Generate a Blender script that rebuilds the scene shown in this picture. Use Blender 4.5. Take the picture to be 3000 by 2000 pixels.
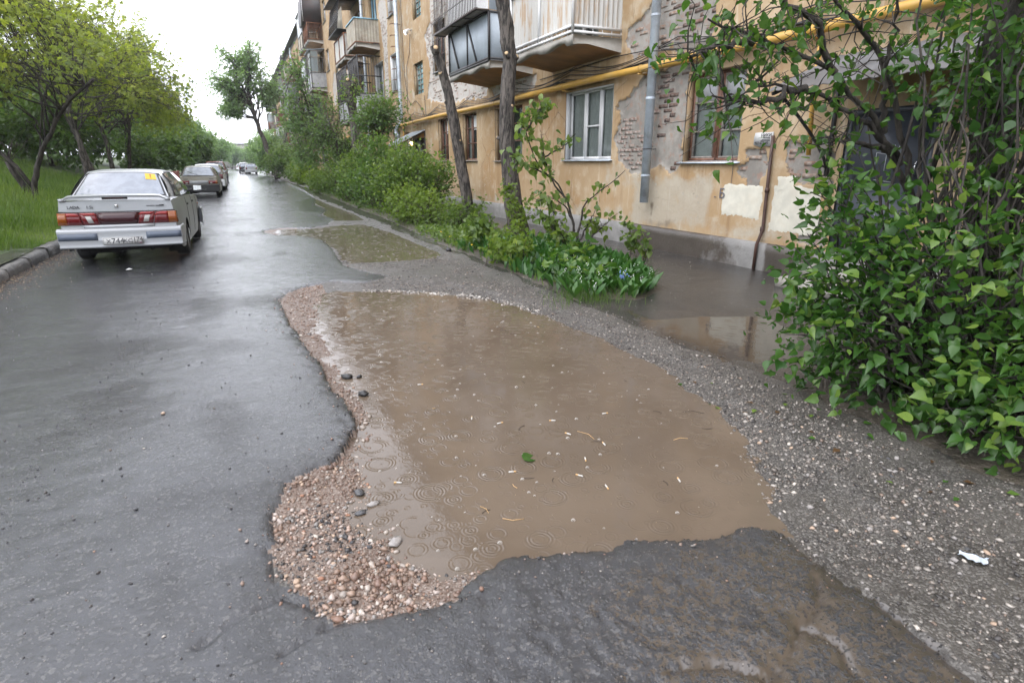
import bpy, math, random
import numpy as np
from mathutils import Vector, Matrix
for o in list(bpy.data.objects): bpy.data.objects.remove(o)
S = bpy.context.scene
COL = S.collection
R = math.radians
PI = math.pi
# ------------------------------------------------------------------ camera
cam_d = bpy.data.cameras.new('camera'); cam = bpy.data.objects.new('camera', cam_d); COL.objects.link(cam)
cam.location = (0, 0, 1.5)
cam.rotation_euler = (R(90 - 17.054), 0, R(-24.568))
cam_d.sensor_width = 36; cam_d.lens = 20.36
cam_d.clip_start = 0.05; cam_d.clip_end = 2000
cam_d.dof.use_dof = True; cam_d.dof.focus_distance = 5.5; cam_d.dof.aperture_fstop = 4.0
S.camera = cam
# ------------------------------------------------------------------ overcast sky, soft sun, exposure
wd = bpy.data.worlds.new('World'); S.world = wd; wd.use_nodes = True
wn, wl = wd.node_tree.nodes, wd.node_tree.links
bg = wn['Background']
sky = wn.new('ShaderNodeTexSky'); sky.sky_type = 'NISHITA'; sky.sun_disc = False
sky.sun_elevation = R(52); sky.sun_rotation = R(-60); sky.dust_density = 6; sky.air_density = 1.2
wtc = wn.new('ShaderNodeTexCoord')
wno = wn.new('ShaderNodeTexNoise'); wno.inputs['Scale'].default_value = 1.6; wno.inputs['Detail'].default_value = 4
wl.new(wtc.outputs['Generated'], wno.inputs['Vector'])
wrp = wn.new('ShaderNodeValToRGB')
wrp.color_ramp.elements[0].position = .3; wrp.color_ramp.elements[0].color = (9.5, 9.9, 11.3, 1)
wrp.color_ramp.elements[1].position = .7; wrp.color_ramp.elements[1].color = (12.6, 12.9, 14.0, 1)
wl.new(wno.outputs['Fac'], wrp.inputs[0])
wmx = wn.new('ShaderNodeMix'); wmx.data_type = 'RGBA'; wmx.inputs[0].default_value = .88
wl.new(sky.outputs[0], wmx.inputs[6]); wl.new(wrp.outputs[0], wmx.inputs[7])
wl.new(wmx.outputs[2], bg.inputs[0]); bg.inputs[1].default_value = .11
sun_d = bpy.data.lights.new('sun', 'SUN'); sun = bpy.data.objects.new('sun', sun_d); COL.objects.link(sun)
sun_d.energy = .8; sun_d.angle = R(50); sun_d.color = (1, .97, .93)
sun.rotation_euler = Vector((.62, .36, -.90)).to_track_quat('-Z', 'Y').to_euler()
vs = S.view_settings; vs.view_transform = 'Standard'; vs.look = 'None'; vs.gamma = 1; vs.use_curve_mapping = False
vs.exposure = 1.3
S.cycles.max_bounces = 8; S.cycles.transparent_max_bounces = 12
S.cycles.caustics_reflective = False; S.cycles.caustics_refractive = False

# ------------------------------------------------------------------ helpers
def tag(o, label=None, cat=None, group=None, kind=None):
    if label: o['label'] = label
    if cat: o['category'] = cat
    if group: o['group'] = group
    if kind: o['kind'] = kind
    return o
def empty(name, loc=(0, 0, 0), rz=0, label=None, cat=None, group=None):
    o = bpy.data.objects.new(name, None); COL.objects.link(o)
    o.location = loc; o.rotation_euler = (0, 0, rz); o.empty_display_size = .1
    return tag(o, label, cat, group)
def link(name, me, parent=None, loc=None, rot=None, scale=None):
    o = bpy.data.objects.new(name, me); COL.objects.link(o)
    if parent: o.parent = parent
    if loc is not None: o.location = loc
    if rot is not None: o.rotation_euler = rot
    if scale is not None: o.scale = scale
    return o
def mesh(name, V, F, mat=None, smooth=False, attrs=None, midx=None):
    """V (n,3); F ndarray (m,k) or list of such arrays / lists."""
    me = bpy.data.meshes.new(name)
    V = np.asarray(V, dtype=np.float32)
    if isinstance(F, np.ndarray): Fl = [F]
    elif len(F) and isinstance(F[0], np.ndarray) and F[0].ndim == 2: Fl = F
    else:
        d = {}
        for f in F: d.setdefault(len(f), []).append(f)
        Fl = [np.array(v) for v in d.values()]
    Fl = [f for f in Fl if len(f)]
    loops = np.concatenate([f.ravel() for f in Fl]).astype(np.int32)
    tot = np.concatenate([np.full(len(f), f.shape[1]) for f in Fl]).astype(np.int32)
    start = np.concatenate([[0], np.cumsum(tot)[:-1]]).astype(np.int32)
    me.vertices.add(len(V)); me.vertices.foreach_set('co', V.ravel())
    me.loops.add(len(loops)); me.loops.foreach_set('vertex_index', loops)
    me.polygons.add(len(tot)); me.polygons.foreach_set('loop_start', start); me.polygons.foreach_set('loop_total', tot)
    if smooth: me.polygons.foreach_set('use_smooth', np.ones(len(tot), bool))
    if attrs:
        for k, a in attrs.items():
            a = np.asarray(a, dtype=np.float32)
            if a.ndim == 1:
                at = me.attributes.new(k, 'FLOAT', 'POINT'); at.data.foreach_set('value', a)
            else:
                at = me.attributes.new(k, 'FLOAT_COLOR', 'POINT')
                if a.shape[1] == 3: a = np.concatenate([a, np.ones((len(a), 1), np.float32)], 1)
                at.data.foreach_set('color', a.ravel())
    if mat is not None:
        for m in (mat if isinstance(mat, (list, tuple)) else [mat]): me.materials.append(m)
    if midx is not None: me.polygons.foreach_set('material_index', np.asarray(midx, np.int32))
    me.update(calc_edges=True); me.validate()
    return me
def mk(name, V, F, mat=None, parent=None, smooth=False, attrs=None, loc=None, rot=None, midx=None):
    return link(name, mesh(name, V, F, mat, smooth, attrs, midx), parent, loc, rot)
class MB:
    def __init__(s): s.V = []; s.F = []; s.n = 0; s.A = []
    def add(s, V, F, a=0.):
        V = np.asarray(V, float); s.V.append(V)
        for f in ([F] if isinstance(F, np.ndarray) else F):
            f = np.asarray(f)
            if f.ndim == 1: f = f[None]
            s.F.append(f + s.n)
        s.A.append(np.full(len(V), a)); s.n += len(V); return s
    def box(s, a, b, rz=0, c=None, a_=0.):
        x0, y0, z0 = a; x1, y1, z1 = b
        V = np.array([[x0,y0,z0],[x1,y0,z0],[x1,y1,z0],[x0,y1,z0],[x0,y0,z1],[x1,y0,z1],[x1,y1,z1],[x0,y1,z1]], float)
        F = np.array([[0,3,2,1],[4,5,6,7],[0,1,5,4],[1,2,6,5],[2,3,7,6],[3,0,4,7]])
        return s.add(V, F, a_)
    def bar(s, p, q, w, h=None, a=0.):
        p = np.array(p, float); q = np.array(q, float); d = q - p; d /= np.linalg.norm(d) + 1e-9
        u = np.cross(d, [0, 0, 1.]) if abs(d[2]) < .95 else np.cross(d, [0, 1., 0]); u /= np.linalg.norm(u); v = np.cross(u, d)
        h = h or w
        V = [e + su * u * w / 2 + sv * v * h / 2 for e in (p, q) for su, sv in ((-1,-1),(1,-1),(1,1),(-1,1))]
        F = np.array([[0,1,2,3],[4,7,6,5],[0,4,5,1],[1,5,6,2],[2,6,7,3],[3,7,4,0]])
        return s.add(V, F, a)
    def tube(s, pts, rads, n=6, caps=True, a=0.):
        V, F = tube(pts, rads, n, caps); return s.add(V, F, a)
    def build(s, name, mat, parent=None, smooth=False, loc=None, rot=None, attr=None):
        d = {}
        for f in s.F: d.setdefault(f.shape[1], []).append(f)
        F = [np.concatenate(v) for v in d.values()]
        at = {attr: np.concatenate(s.A)} if attr else None
        return mk(name, np.concatenate(s.V), F, mat, parent, smooth, at, loc, rot)
    def mesh(s, name, mat, smooth=False, attr=None):
        d = {}
        for f in s.F: d.setdefault(f.shape[1], []).append(f)
        F = [np.concatenate(v) for v in d.values()]
        return mesh(name, np.concatenate(s.V), F, mat, smooth, {attr: np.concatenate(s.A)} if attr else None)
def tube(pts, rads, n=6, caps=True):
    P = np.asarray(pts, float); m = len(P); r = np.broadcast_to(np.asarray(rads, float), (m,))
    T = np.gradient(P, axis=0); T /= np.linalg.norm(T, axis=1, keepdims=True) + 1e-9
    ref = np.array([0.31, 0.17, 0.93]) if abs(T[:, 2]).mean() < .8 else np.array([0.9, 0.3, 0.1])
    U = np.cross(T, ref); U /= np.linalg.norm(U, axis=1, keepdims=True) + 1e-9; W = np.cross(T, U)
    a = np.arange(n) * 2 * PI / n
    V = P[:, None] + r[:, None, None] * (np.cos(a)[None, :, None] * U[:, None] + np.sin(a)[None, :, None] * W[:, None])
    V = V.reshape(-1, 3)
    i = np.arange(m - 1)[:, None] * n; j = np.arange(n)[None]; k = (j + 1) % n
    F = np.stack([i + j, i + k, i + n + k, i + n + j], -1).reshape(-1, 4)
    if not caps: return V, [F]
    return V, [F, np.arange(n)[None, ::-1], (np.arange(n) + (m - 1) * n)[None]]
def grid(nu, nv):
    i = np.arange(nu - 1)[:, None]; j = np.arange(nv - 1)[None]
    a = i * nv + j
    return np.stack([a, a + nv, a + nv + 1, a + 1], -1).reshape(-1, 4)
# value noise
_rs = np.random.RandomState(7); _tab = _rs.rand(512, 512)
def vn(x, y):
    xi = np.floor(x).astype(int); yi = np.floor(y).astype(int); fx = x - xi; fy = y - yi
    fx = fx * fx * (3 - 2 * fx); fy = fy * fy * (3 - 2 * fy)
    a = _tab[xi & 511, yi & 511]; b = _tab[(xi + 1) & 511, yi & 511]; c = _tab[xi & 511, (yi + 1) & 511]; d = _tab[(xi + 1) & 511, (yi + 1) & 511]
    return (a * (1 - fx) + b * fx) * (1 - fy) + (c * (1 - fx) + d * fx) * fy
def fbm(x, y, o=4):
    s = 0; a = .5; t = 0
    x = np.asarray(x, float); y = np.asarray(y, float)
    for i in range(o):
        s = s + a * vn(x * 2**i + 17.3 * i, y * 2**i + 9.1 * i); t += a; a *= .5
    return s / t - .5
def sdf(x, y, poly):
    """signed distance to polygon, negative inside"""
    sh = np.shape(x); x = np.ravel(x); y = np.ravel(y); p = np.asarray(poly, float); q = np.roll(p, -1, 0)
    out = np.empty(len(x))
    for c in range(0, len(x), 60000):
        X = x[c:c+60000, None]; Y = y[c:c+60000, None]
        ex, ey = (q - p).T; wx = X - p[:, 0]; wy = Y - p[:, 1]
        t = np.clip((wx * ex + wy * ey) / (ex**2 + ey**2 + 1e-12), 0, 1)
        d = ((wx - ex * t)**2 + (wy - ey * t)**2).min(1)**.5
        cr = ((p[:, 1] > Y) != (q[:, 1] > Y)) & (X < (q[:, 0] - p[:, 0]) * (Y - p[:, 1]) / (q[:, 1] - p[:, 1] + 1e-12) + p[:, 0])
        out[c:c+60000] = np.where(cr.sum(1) % 2 == 1, -d, d)
    return out.reshape(sh)
def sst(a, b, x): t = np.clip((x - a) / (b - a), 0, 1); return t * t * (3 - 2 * t)
# ------------------------------------------------------------------ node helper
class NT:
    def __init__(s, name):
        s.m = bpy.data.materials.new(name); s.m.use_nodes = True; s.t = s.m.node_tree; s.n = s.t.nodes; s.l = s.t.links
        s.b = s.n['Principled BSDF']; s.out = s.n['Material Output']
        s.geo = None
    def pos(s, sx=1, sy=1, sz=1, obj=True):
        if obj:
            g = s.n.new('ShaderNodeTexCoord'); o = g.outputs['Object']
        else:
            g = s.n.new('ShaderNodeNewGeometry'); o = g.outputs['Position']
        if (sx, sy, sz) == (1, 1, 1): return o
        mp = s.n.new('ShaderNodeMapping'); mp.inputs['Scale'].default_value = (sx, sy, sz); s.l.new(o, mp.inputs[0]); return mp.outputs[0]
    def noise(s, scale, detail=4, rough=.55, vec=None, dist=0, col=False):
        n = s.n.new('ShaderNodeTexNoise'); n.inputs['Scale'].default_value = scale; n.inputs['Detail'].default_value = detail
        n.inputs['Roughness'].default_value = rough; n.inputs['Distortion'].default_value = dist
        s.l.new(vec if vec is not None else s.pos(), n.inputs['Vector']); return n.outputs['Color' if col else 'Fac']
    def vor(s, scale, vec=None, feature='F1', out='Distance', rnd=1):
        n = s.n.new('ShaderNodeTexVoronoi'); n.feature = feature; n.inputs['Scale'].default_value = scale; n.inputs['Randomness'].default_value = rnd
        s.l.new(vec if vec is not None else s.pos(), n.inputs['Vector']); return n.outputs[out]
    def set(s, sock, v):
        if isinstance(v, bpy.types.NodeSocket): s.l.new(v, sock)
        elif isinstance(v, (tuple, list)): sock.default_value = tuple(v) + ((1,) if len(v) == 3 and len(sock.default_value) == 4 else ())
        else: sock.default_value = v
    def math(s, op, a, b=0., c=None, clamp=False):
        n = s.n.new('ShaderNodeMath'); n.operation = op; n.use_clamp = clamp; s.set(n.inputs[0], a); s.set(n.inputs[1], b)
        if c is not None: s.set(n.inputs[2], c)
        return n.outputs[0]
    def mix(s, f, a, b, mode='MIX'):
        n = s.n.new('ShaderNodeMix'); n.data_type = 'RGBA'; n.blend_type = mode; s.set(n.inputs[0], f); s.set(n.inputs[6], a); s.set(n.inputs[7], b); return n.outputs[2]
    def mixf(s, f, a, b):
        n = s.n.new('ShaderNodeMix'); s.set(n.inputs[0], f); s.set(n.inputs[2], a); s.set(n.inputs[3], b); return n.outputs[0]
    def ss(s, x, a, b):
        n = s.n.new('ShaderNodeMapRange'); n.interpolation_type = 'SMOOTHSTEP'; s.set(n.inputs[0], x); n.inputs[1].default_value = a; n.inputs[2].default_value = b; return n.outputs[0]
    def lin(s, x, a, b, c=0., d=1.):
        n = s.n.new('ShaderNodeMapRange'); s.set(n.inputs[0], x); n.inputs[1].default_value = a; n.inputs[2].default_value = b; n.inputs[3].default_value = c; n.inputs[4].default_value = d; return n.outputs[0]
    def ramp(s, f, *st):
        n = s.n.new('ShaderNodeValToRGB'); e = n.color_ramp.elements
        while len(e) < len(st): e.new(.5)
        for el, (p, c) in zip(e, st): el.position = p; el.color = tuple(c) + (1,)
        s.l.new(f, n.inputs[0]); return n.outputs[0]
    def attr(s, name, col=False):
        n = s.n.new('ShaderNodeAttribute'); n.attribute_name = name; return n.outputs['Color' if col else 'Fac']
    def rnd(s):
        return s.n.new('ShaderNodeObjectInfo').outputs['Random']
    def bump(s, h, strength=.5, dist=.01, normal=None):
        n = s.n.new('ShaderNodeBump'); n.inputs['Strength'].default_value = strength; n.inputs['Distance'].default_value = dist
        s.l.new(h, n.inputs['Height'])
        if normal is not None: s.l.new(normal, n.inputs['Normal'])
        return n.outputs[0]
    def fin(s, base=None, rough=None, normal=None, metal=None, spec=None, **kw):
        for k, v in (('Base Color', base), ('Roughness', rough), ('Normal', normal), ('Metallic', metal), ('Specular IOR Level', spec)):
            if v is not None: s.set(s.b.inputs[k], v)
        for k, v in kw.items(): s.set(s.b.inputs[k.replace('_', ' ')], v)
        return s.m
# ------------------------------------------------------------------ materials
M = {}
def simple(name, base, rough=.5, var=.25, scale=6, metal=0, bump=0, bscale=60, spec=.5, dirt=None, **kw):
    t = NT(name); n = t.noise(scale, 5, .6)
    c = t.mix(t.ss(n, .3, .7), tuple(v * (1 - var) for v in base), tuple(min(1, v * (1 + var)) for v in base))
    if dirt: c = t.mix(t.math('MULTIPLY', t.ss(t.noise(scale * .6, 6, .7), .45, .75), .8), c, dirt)
    nb = t.bump(t.noise(bscale, 3), bump, .01) if bump else None
    M[name] = t.fin(c, t.lin(t.noise(scale * 2, 3), .3, .7, rough * .85, min(1, rough * 1.15)), nb, metal, spec, **kw)
    return M[name]
# wet asphalt -------------------------------------------------------
def m_asphalt():
    t = NT('wet asphalt'); p = t.pos()
    big = t.noise(.8, 4, .55); mid = t.noise(6, 4, .6); fine = t.noise(140, 3, .6); mic = t.noise(420, 2, .5)
    streak = t.noise(1.2, 3, .5, t.pos(1, .25, 1))
    cell = t.vor(170, p); cc = t.vor(170, p, out='Color')
    sep = t.n.new('ShaderNodeSeparateColor'); t.l.new(cc, sep.inputs[0])
    speck = t.math('MULTIPLY', t.math('GREATER_THAN', sep.outputs[0], .9), t.ss(cell, .42, .2))
    c = t.mix(t.ss(mid, .3, .75), (.010, .011, .0145), (.026, .028, .034)); agg = t.vor(95, p, out='Color'); sa = t.n.new('ShaderNodeSeparateColor'); t.l.new(agg, sa.inputs[0]); c = t.mix(t.math('MULTIPLY', t.ss(sa.outputs[0], .28, .05), .9), c, (.005, .005, .006)); c = t.mix(t.math('MULTIPLY', t.ss(sa.outputs[1], .78, .95), .7), c, (.075, .073, .071))
    c = t.mix(t.math('MULTIPLY', speck, .6), c, t.mix(sep.outputs[1], (.10, .095, .085), (.26, .24, .21)))
    # brown silt carried out of the pothole over the broken end of the surface
    mud = t.math('MULTIPLY', t.attr('mud'), 1.)
    lumps = t.noise(70, 4, .66); low = t.noise(16, 4, .6, dist=.6)
    film = t.ss(t.math('ADD', t.math('MULTIPLY', mud, 1.0), t.math('ADD', t.math('MULTIPLY', t.math('SUBTRACT', .5, lumps), 1.9), t.math('MULTIPLY', t.math('SUBTRACT', low, .5), 1.1))), .56, .80)
    film = t.math('MULTIPLY', film, t.ss(mud, .02, .2))
    c = t.mix(film, c, t.mix(low, (.044, .035, .027), (.070, .056, .042)))
    # dry dust patches at the kerb side
    sx = t.n.new('ShaderNodeSeparateXYZ'); t.l.new(t.pos(), sx.inputs[0]); run = t.ss(t.math('ABSOLUTE', t.math('SUBTRACT', sx.outputs[0], .7)), 4.2, .8)
    wet = t.ss(t.math('ADD', t.math('ADD', big, t.math('MULTIPLY', run, .30)), t.math('MULTIPLY', t.math('SUBTRACT', streak, .5), .7)), .36, .80)
    r = t.mixf(wet, .25, .07)
    r = t.mixf(t.ss(mic, .4, .7), r, t.math('ADD', r, .08))
    r = t.mixf(film, r, .28)
    edge = t.attr('edge')
    h = t.math('ADD', t.math('MULTIPLY', fine, .9), t.math('ADD', t.math('MULTIPLY', mic, .35), t.math('MULTIPLY', lumps, t.mixf(t.math('MAXIMUM', mud, edge), .5, 3.2))))
    h = t.mixf(film, h, 1.55)
    h = t.mixf(t.math('MULTIPLY', wet, .82), h, 1.)
    h = t.math('ADD', h, t.math('MULTIPLY', t.noise(4.5, 4, .6, t.pos(.35, 1, 1), dist=.5), 1.0))
    nb = t.bump(h, 1., .017)
    c = t.mix(t.math('MULTIPLY', edge, .6), c, (.018, .018, .019))
    M['asphalt'] = t.fin(c, r, nb, spec=.8, Coat_Weight=.22, Coat_Roughness=.2)
m_asphalt()
def m_ground(name, c1, c2, c3, rough, sc=90, bs=.5, wetcol=None):
    t = NT(name); n1 = t.noise(3, 5, .6); n2 = t.noise(sc, 4, .65); cell = t.vor(sc * 1.3, None, out='Color')
    sep = t.n.new('ShaderNodeSeparateColor'); t.l.new(cell, sep.inputs[0])
    c = t.mix(t.ss(n1, .35, .65), c1, c2)
    c = t.mix(t.math('MULTIPLY', t.ss(sep.outputs[0], .6, .85), .7), c, c3)
    h = t.math('ADD', n2, t.math('MULTIPLY', t.vor(sc * 1.3), -.6))
    M[name] = t.fin(c, t.lin(n1, .3, .7, rough - .12, rough + .12), t.bump(h, bs, .012), spec=.5)
m_ground('pothole_bed', (.11, .075, .056), (.15, .108, .084), (.24, .20, .17), .45, 75, .6)
m_ground('shoulder', (.040, .036, .032), (.060, .054, .047), (.16, .15, .135), .34, 95, .6)
m_ground('soil', (.040, .034, .028), (.070, .058, .045), (.10, .085, .07), .5, 45, .7)
m_ground('path', (.028, .027, .0265), (.050, .045, .040), (.065, .06, .055), .15, 120, .22)
m_ground('bank', (.035, .060, .014), (.055, .085, .02), (.075, .085, .03), .8, 20, .6)
m_ground('kerb', (.050, .048, .045), (.17, .16, .148), (.05, .048, .045), .6, 40, .9)
# muddy water with rain rings ----------------------------------------
def m_water(name, c1, c2, ring=1., rip=1.):
    t = NT(name); p = t.pos()
    hs = None
    for k, (sc, off, rr) in enumerate(((5.5, (0, 0, 0), .5), (8.5, (3.7, 1.1, 0), .46), (13., (7.1, 5.3, 0), .42))):
        mp = t.n.new('ShaderNodeMapping'); mp.inputs['Location'].default_value = off; t.l.new(p, mp.inputs[0])
        v = t.n.new('ShaderNodeTexVoronoi'); v.inputs['Scale'].default_value = sc; v.voronoi_dimensions = '2D'; t.l.new(mp.outputs[0], v.inputs['Vector'])
        sep = t.n.new('ShaderNodeSeparateColor'); t.l.new(v.outputs['Color'], sep.inputs[0])
        d = v.outputs['Distance']
        rad = t.math('MULTIPLY', sep.outputs[0], rr)                    # how far this ring has run
        u = t.math('SUBTRACT', d, rad)
        env = t.math('POWER', 2.718, t.math('MULTIPLY', t.math('MULTIPLY', u, u), -90 if k else -60))
        env = t.math('MULTIPLY', env, t.math('GREATER_THAN', sep.outputs[1], .45))
        env = t.math('MULTIPLY', env, t.ss(d, .52, .4))
        w = t.math('MULTIPLY', t.math('SINE', t.math('MULTIPLY', u, (2 * PI) / (.018 * sc) * (1. if k < 2 else .8))), env)
        w = t.math('MULTIPLY', w, 1. / (1 + .5 * k))
        hs = w if hs is None else t.math('ADD', hs, w)
    wave = t.noise(24, 4, .6, t.pos(1, .7, 1))
    h = t.math('ADD', t.math('MULTIPLY', hs, .00052 * ring), t.math('MULTIPLY', wave, .0012 * rip))
    nb = t.bump(h, 1., 1.)
    sil = t.noise(1.4, 4, .6, dist=.8)
    M[name] = t.fin(t.mix(t.ss(sil, .3, .7), c1, c2), .035, nb, spec=.5, IOR=1.33)
m_water('muddy_water', (.096, .073, .053), (.116, .090, .067), 1.6, .7)
m_water('green_water', (.092, .074, .055), (.112, .092, .070), 1.6, .8)
m_water('path_water', (.045, .037, .030), (.060, .049, .039), .3, .2)
# stones --------------------------------------------------------------
def m_stone():
    t = NT('wet stone'); c = t.attr('Col', True)
    n = t.noise(45, 4, .6)
    M['stone'] = t.fin(t.mix(t.ss(n, .3, .75), t.mix(.45, c, (.05, .04, .035)), c), .38, t.bump(n, .4, .004), spec=.5)
m_stone()
for nm, c in (('tan', (.40, .29, .21)), ('pale', (.50, .45, .39)), ('rust', (.28, .14, .085)), ('slate', (.06, .06, .063)), ('grey', (.27, .25, .235))):
    simple('stone_' + nm, c, .38, .3, 30, bump=.4, bscale=70)
# leaves --------------------------------------------------------------
def m_leaf(name, c1, c2, c3, trans=.35, rough=.42, vein=False):
    t = NT(name); v = t.attr('v')
    c = t.ramp(v, (0., c1), (.55, c2), (1., c3))
    c = t.mix(t.ss(t.noise(30, 2), .35, .7), c, t.mix(.35, c, c1))
    t.fin(c, rough, None, spec=.45)
    tr = t.n.new('ShaderNodeBsdfTranslucent'); t.l.new(t.mix(.5, c, t.mix(1., c, (1.6, 1.7, .5), 'MULTIPLY')), tr.inputs[0])
    mx = t.n.new('ShaderNodeMixShader'); mx.inputs[0].default_value = trans
    t.l.new(t.b.outputs[0], mx.inputs[1]); t.l.new(tr.outputs[0], mx.inputs[2]); t.l.new(mx.outputs[0], t.out.inputs[0])
    M[name] = t.m
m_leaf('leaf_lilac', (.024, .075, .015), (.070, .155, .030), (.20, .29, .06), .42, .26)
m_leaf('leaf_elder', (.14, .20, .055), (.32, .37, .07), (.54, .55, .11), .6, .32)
m_leaf('leaf_rowan', (.095, .17, .060), (.16, .255, .095), (.24, .34, .14), .5, .3)
m_leaf('leaf_dark', (.060, .12, .035), (.115, .19, .050), (.19, .27, .075), .5, .34)
m_leaf('leaf_poplar', (.12, .20, .10), (.20, .30, .14), (.27, .37, .18), .55, .32)
m_leaf('leaf_shrub', (.065, .12, .030), (.13, .20, .045), (.22, .29, .07), .5, .36)
m_leaf('leaf_lime', (.095, .16, .022), (.16, .24, .035), (.24, .31, .05), .45)
m_leaf('leaf_lily', (.020, .075, .014), (.040, .115, .020), (.075, .165, .03), .3, .36)
m_leaf('leaf_brown', (.06, .035, .018), (.10, .055, .025), (.15, .08, .03), .3)
m_leaf('grass', (.065, .12, .025), (.125, .20, .04), (.22, .29, .075), .45, .4)
def m_bark(name, c1, c2, sc=14):
    t = NT(name); n = t.noise(sc, 5, .65, t.pos(1, 1, .22), dist=.6); w = t.noise(sc * 5, 3, .6, t.pos(1, 1, .3))
    c = t.mix(t.ss(n, .38, .62), c1, c2)
    M[name] = t.fin(c, .75, t.bump(t.math('ADD', n, t.math('MULTIPLY', w, .4)), .9, .03), spec=.35)
m_bark('bark', (.018, .016, .014), (.125, .108, .094), 20)
m_bark('bark_dark', (.022, .019, .017), (.070, .060, .052))
m_bark('twig', (.030, .022, .018), (.070, .052, .042), 30)
simple('cut_wood', (.42, .30, .17), .7, .25, 25)
# plaster wall ----------------------------------------------------------
def m_wall():
    t = NT('old ochre plaster'); peel = t.attr('peel'); white = t.attr('wash'); damp = t.attr('damp'); wb = t.attr('pale')
    n1 = t.noise(.55, 5, .6); n2 = t.noise(3.2, 6, .65); n3 = t.noise(22, 4, .6); st = t.noise(2.2, 5, .65, t.pos(1, 2.2, .16)); st2 = t.noise(7, 5, .7, t.pos(1, 2., .09))
    c = t.mix(t.ss(n1, .35, .65), (.33, .22, .115), (.405, .30, .185))
    c = t.mix(t.math('MULTIPLY', t.ss(n2, .48, .70), .75), c, (.48, .395, .285)); c = t.mix(t.math('MULTIPLY', t.ss(t.noise(1.7, 6, .7, dist=.4), .54, .72), .65), c, (.34, .195, .085))
    c = t.mix(t.math('MULTIPLY', t.ss(st, .54, .70), .65), c, (.25, .155, .078))
    c = t.mix(t.math('MULTIPLY', t.ss(st2, .58, .70), .65), c, (.54, .47, .37))
    crack = t.math('MULTIPLY', t.ss(t.vor(1.1, t.n and t.mix(.12, t.pos(), t.noise(5, 3, .6, col=True)), 'DISTANCE_TO_EDGE'), .012, .003), t.ss(t.noise(.7, 3), .5, .62))
    c = t.mix(t.math('MULTIPLY', crack, .6), c, (.12, .08, .05))
    chip = t.ss(t.math('ADD', t.noise(16, 5, .7), t.math('MULTIPLY', t.noise(1.3, 3), .5)), .93, .97)
    c = t.mix(t.math('MULTIPLY', chip, .7), c, (.60, .55, .47))
    wmask = t.ss(t.math('ADD', white, t.math('MULTIPLY', t.math('SUBTRACT', n2, .5), 1.3)), .40, .80)
    c = t.mix(t.math('MULTIPLY', wmask, .7), c, t.mix(n3, (.34, .315, .255), (.43, .40, .34)))
    dmask = t.ss(t.math('ADD', damp, t.math('MULTIPLY', t.math('SUBTRACT', n2, .5), 1.2)), .4, .75)
    c = t.mix(t.math('MULTIPLY', dmask, .8), c, t.mix(n2, (.085, .062, .042), (.15, .105, .065)))
    # where the plaster has come off
    pm = t.ss(t.math('ADD', peel, t.math('ADD', t.math('MULTIPLY', t.math('SUBTRACT', n3, .5), .35), t.math('MULTIPLY', t.math('SUBTRACT', n2, .5), .2))), .48, .53)
    mort = t.mix(t.ss(n2, .35, .7), (.20, .185, .165), (.30, .28, .25))
    mort = t.mix(wb, mort, t.mix(n2, (.38, .36, .33), (.50, .475, .44)))
    mort = t.mix(t.math('MULTIPLY', t.ss(t.noise(9, 5), .52, .66), .5), mort, (.30, .17, .12))
    c = t.mix(pm, c, mort)
    h = t.math('ADD', t.math('MULTIPLY', n3, .6), t.math('ADD', t.math('MULTIPLY', n2, .9), t.math('MULTIPLY', pm, -2.2)))
    h = t.math('SUBTRACT', h, t.math('MULTIPLY', t.math('MAXIMUM', crack, chip), 1.))
    M['wall'] = t.fin(c, t.mixf(dmask, .85, .4), t.bump(h, .7, .012), spec=.3)
m_wall()
def m_plinth():
    t = NT('cement plinth'); n2 = t.noise(3, 6, .65); n3 = t.noise(30, 4); damp = t.attr('damp')
    c = t.mix(t.ss(n2, .35, .68), (.18, .175, .167), (.26, .255, .245))
    dm = t.ss(t.math('ADD', damp, t.math('MULTIPLY', t.math('SUBTRACT', n2, .5), .8)), .4, .6)
    c = t.mix(t.math('MULTIPLY', dm, .9), c, t.mix(n2, (.035, .029, .024), (.075, .058, .045)))
    M['plinth'] = t.fin(c, t.mixf(dm, .75, .3), t.bump(t.math('ADD', n3, n2), .5, .01))
m_plinth()
def m_brick(name, a, b, d, wb):
    t = NT(name); r = t.rnd(); n = t.noise(20, 5, .65)
    c = t.ramp(r, (0., a), (.55, b), (1., d)); c = t.mix(t.math('MULTIPLY', t.ss(t.noise(7, 5, .65), .42, .6), wb), c, (.47, .44, .40))
    M[name] = t.fin(t.mix(t.ss(n, .3, .75), t.mix(.4, c, (.08, .06, .05)), c), .85, t.bump(n, .6, .006), spec=.3)
m_brick('brick_red', (.19, .105, .08), (.25, .155, .125), (.29, .215, .18), .85)
m_brick('brick_dark', (.075, .042, .034), (.11, .062, .047), (.18, .085, .06), .25)
m_brick('brick_orange', (.25, .14, .09), (.30, .19, .13), (.32, .23, .17), .7)
m_brick('brick_white', (.38, .345, .305), (.46, .43, .395), (.34, .24, .18), .75)
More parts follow.
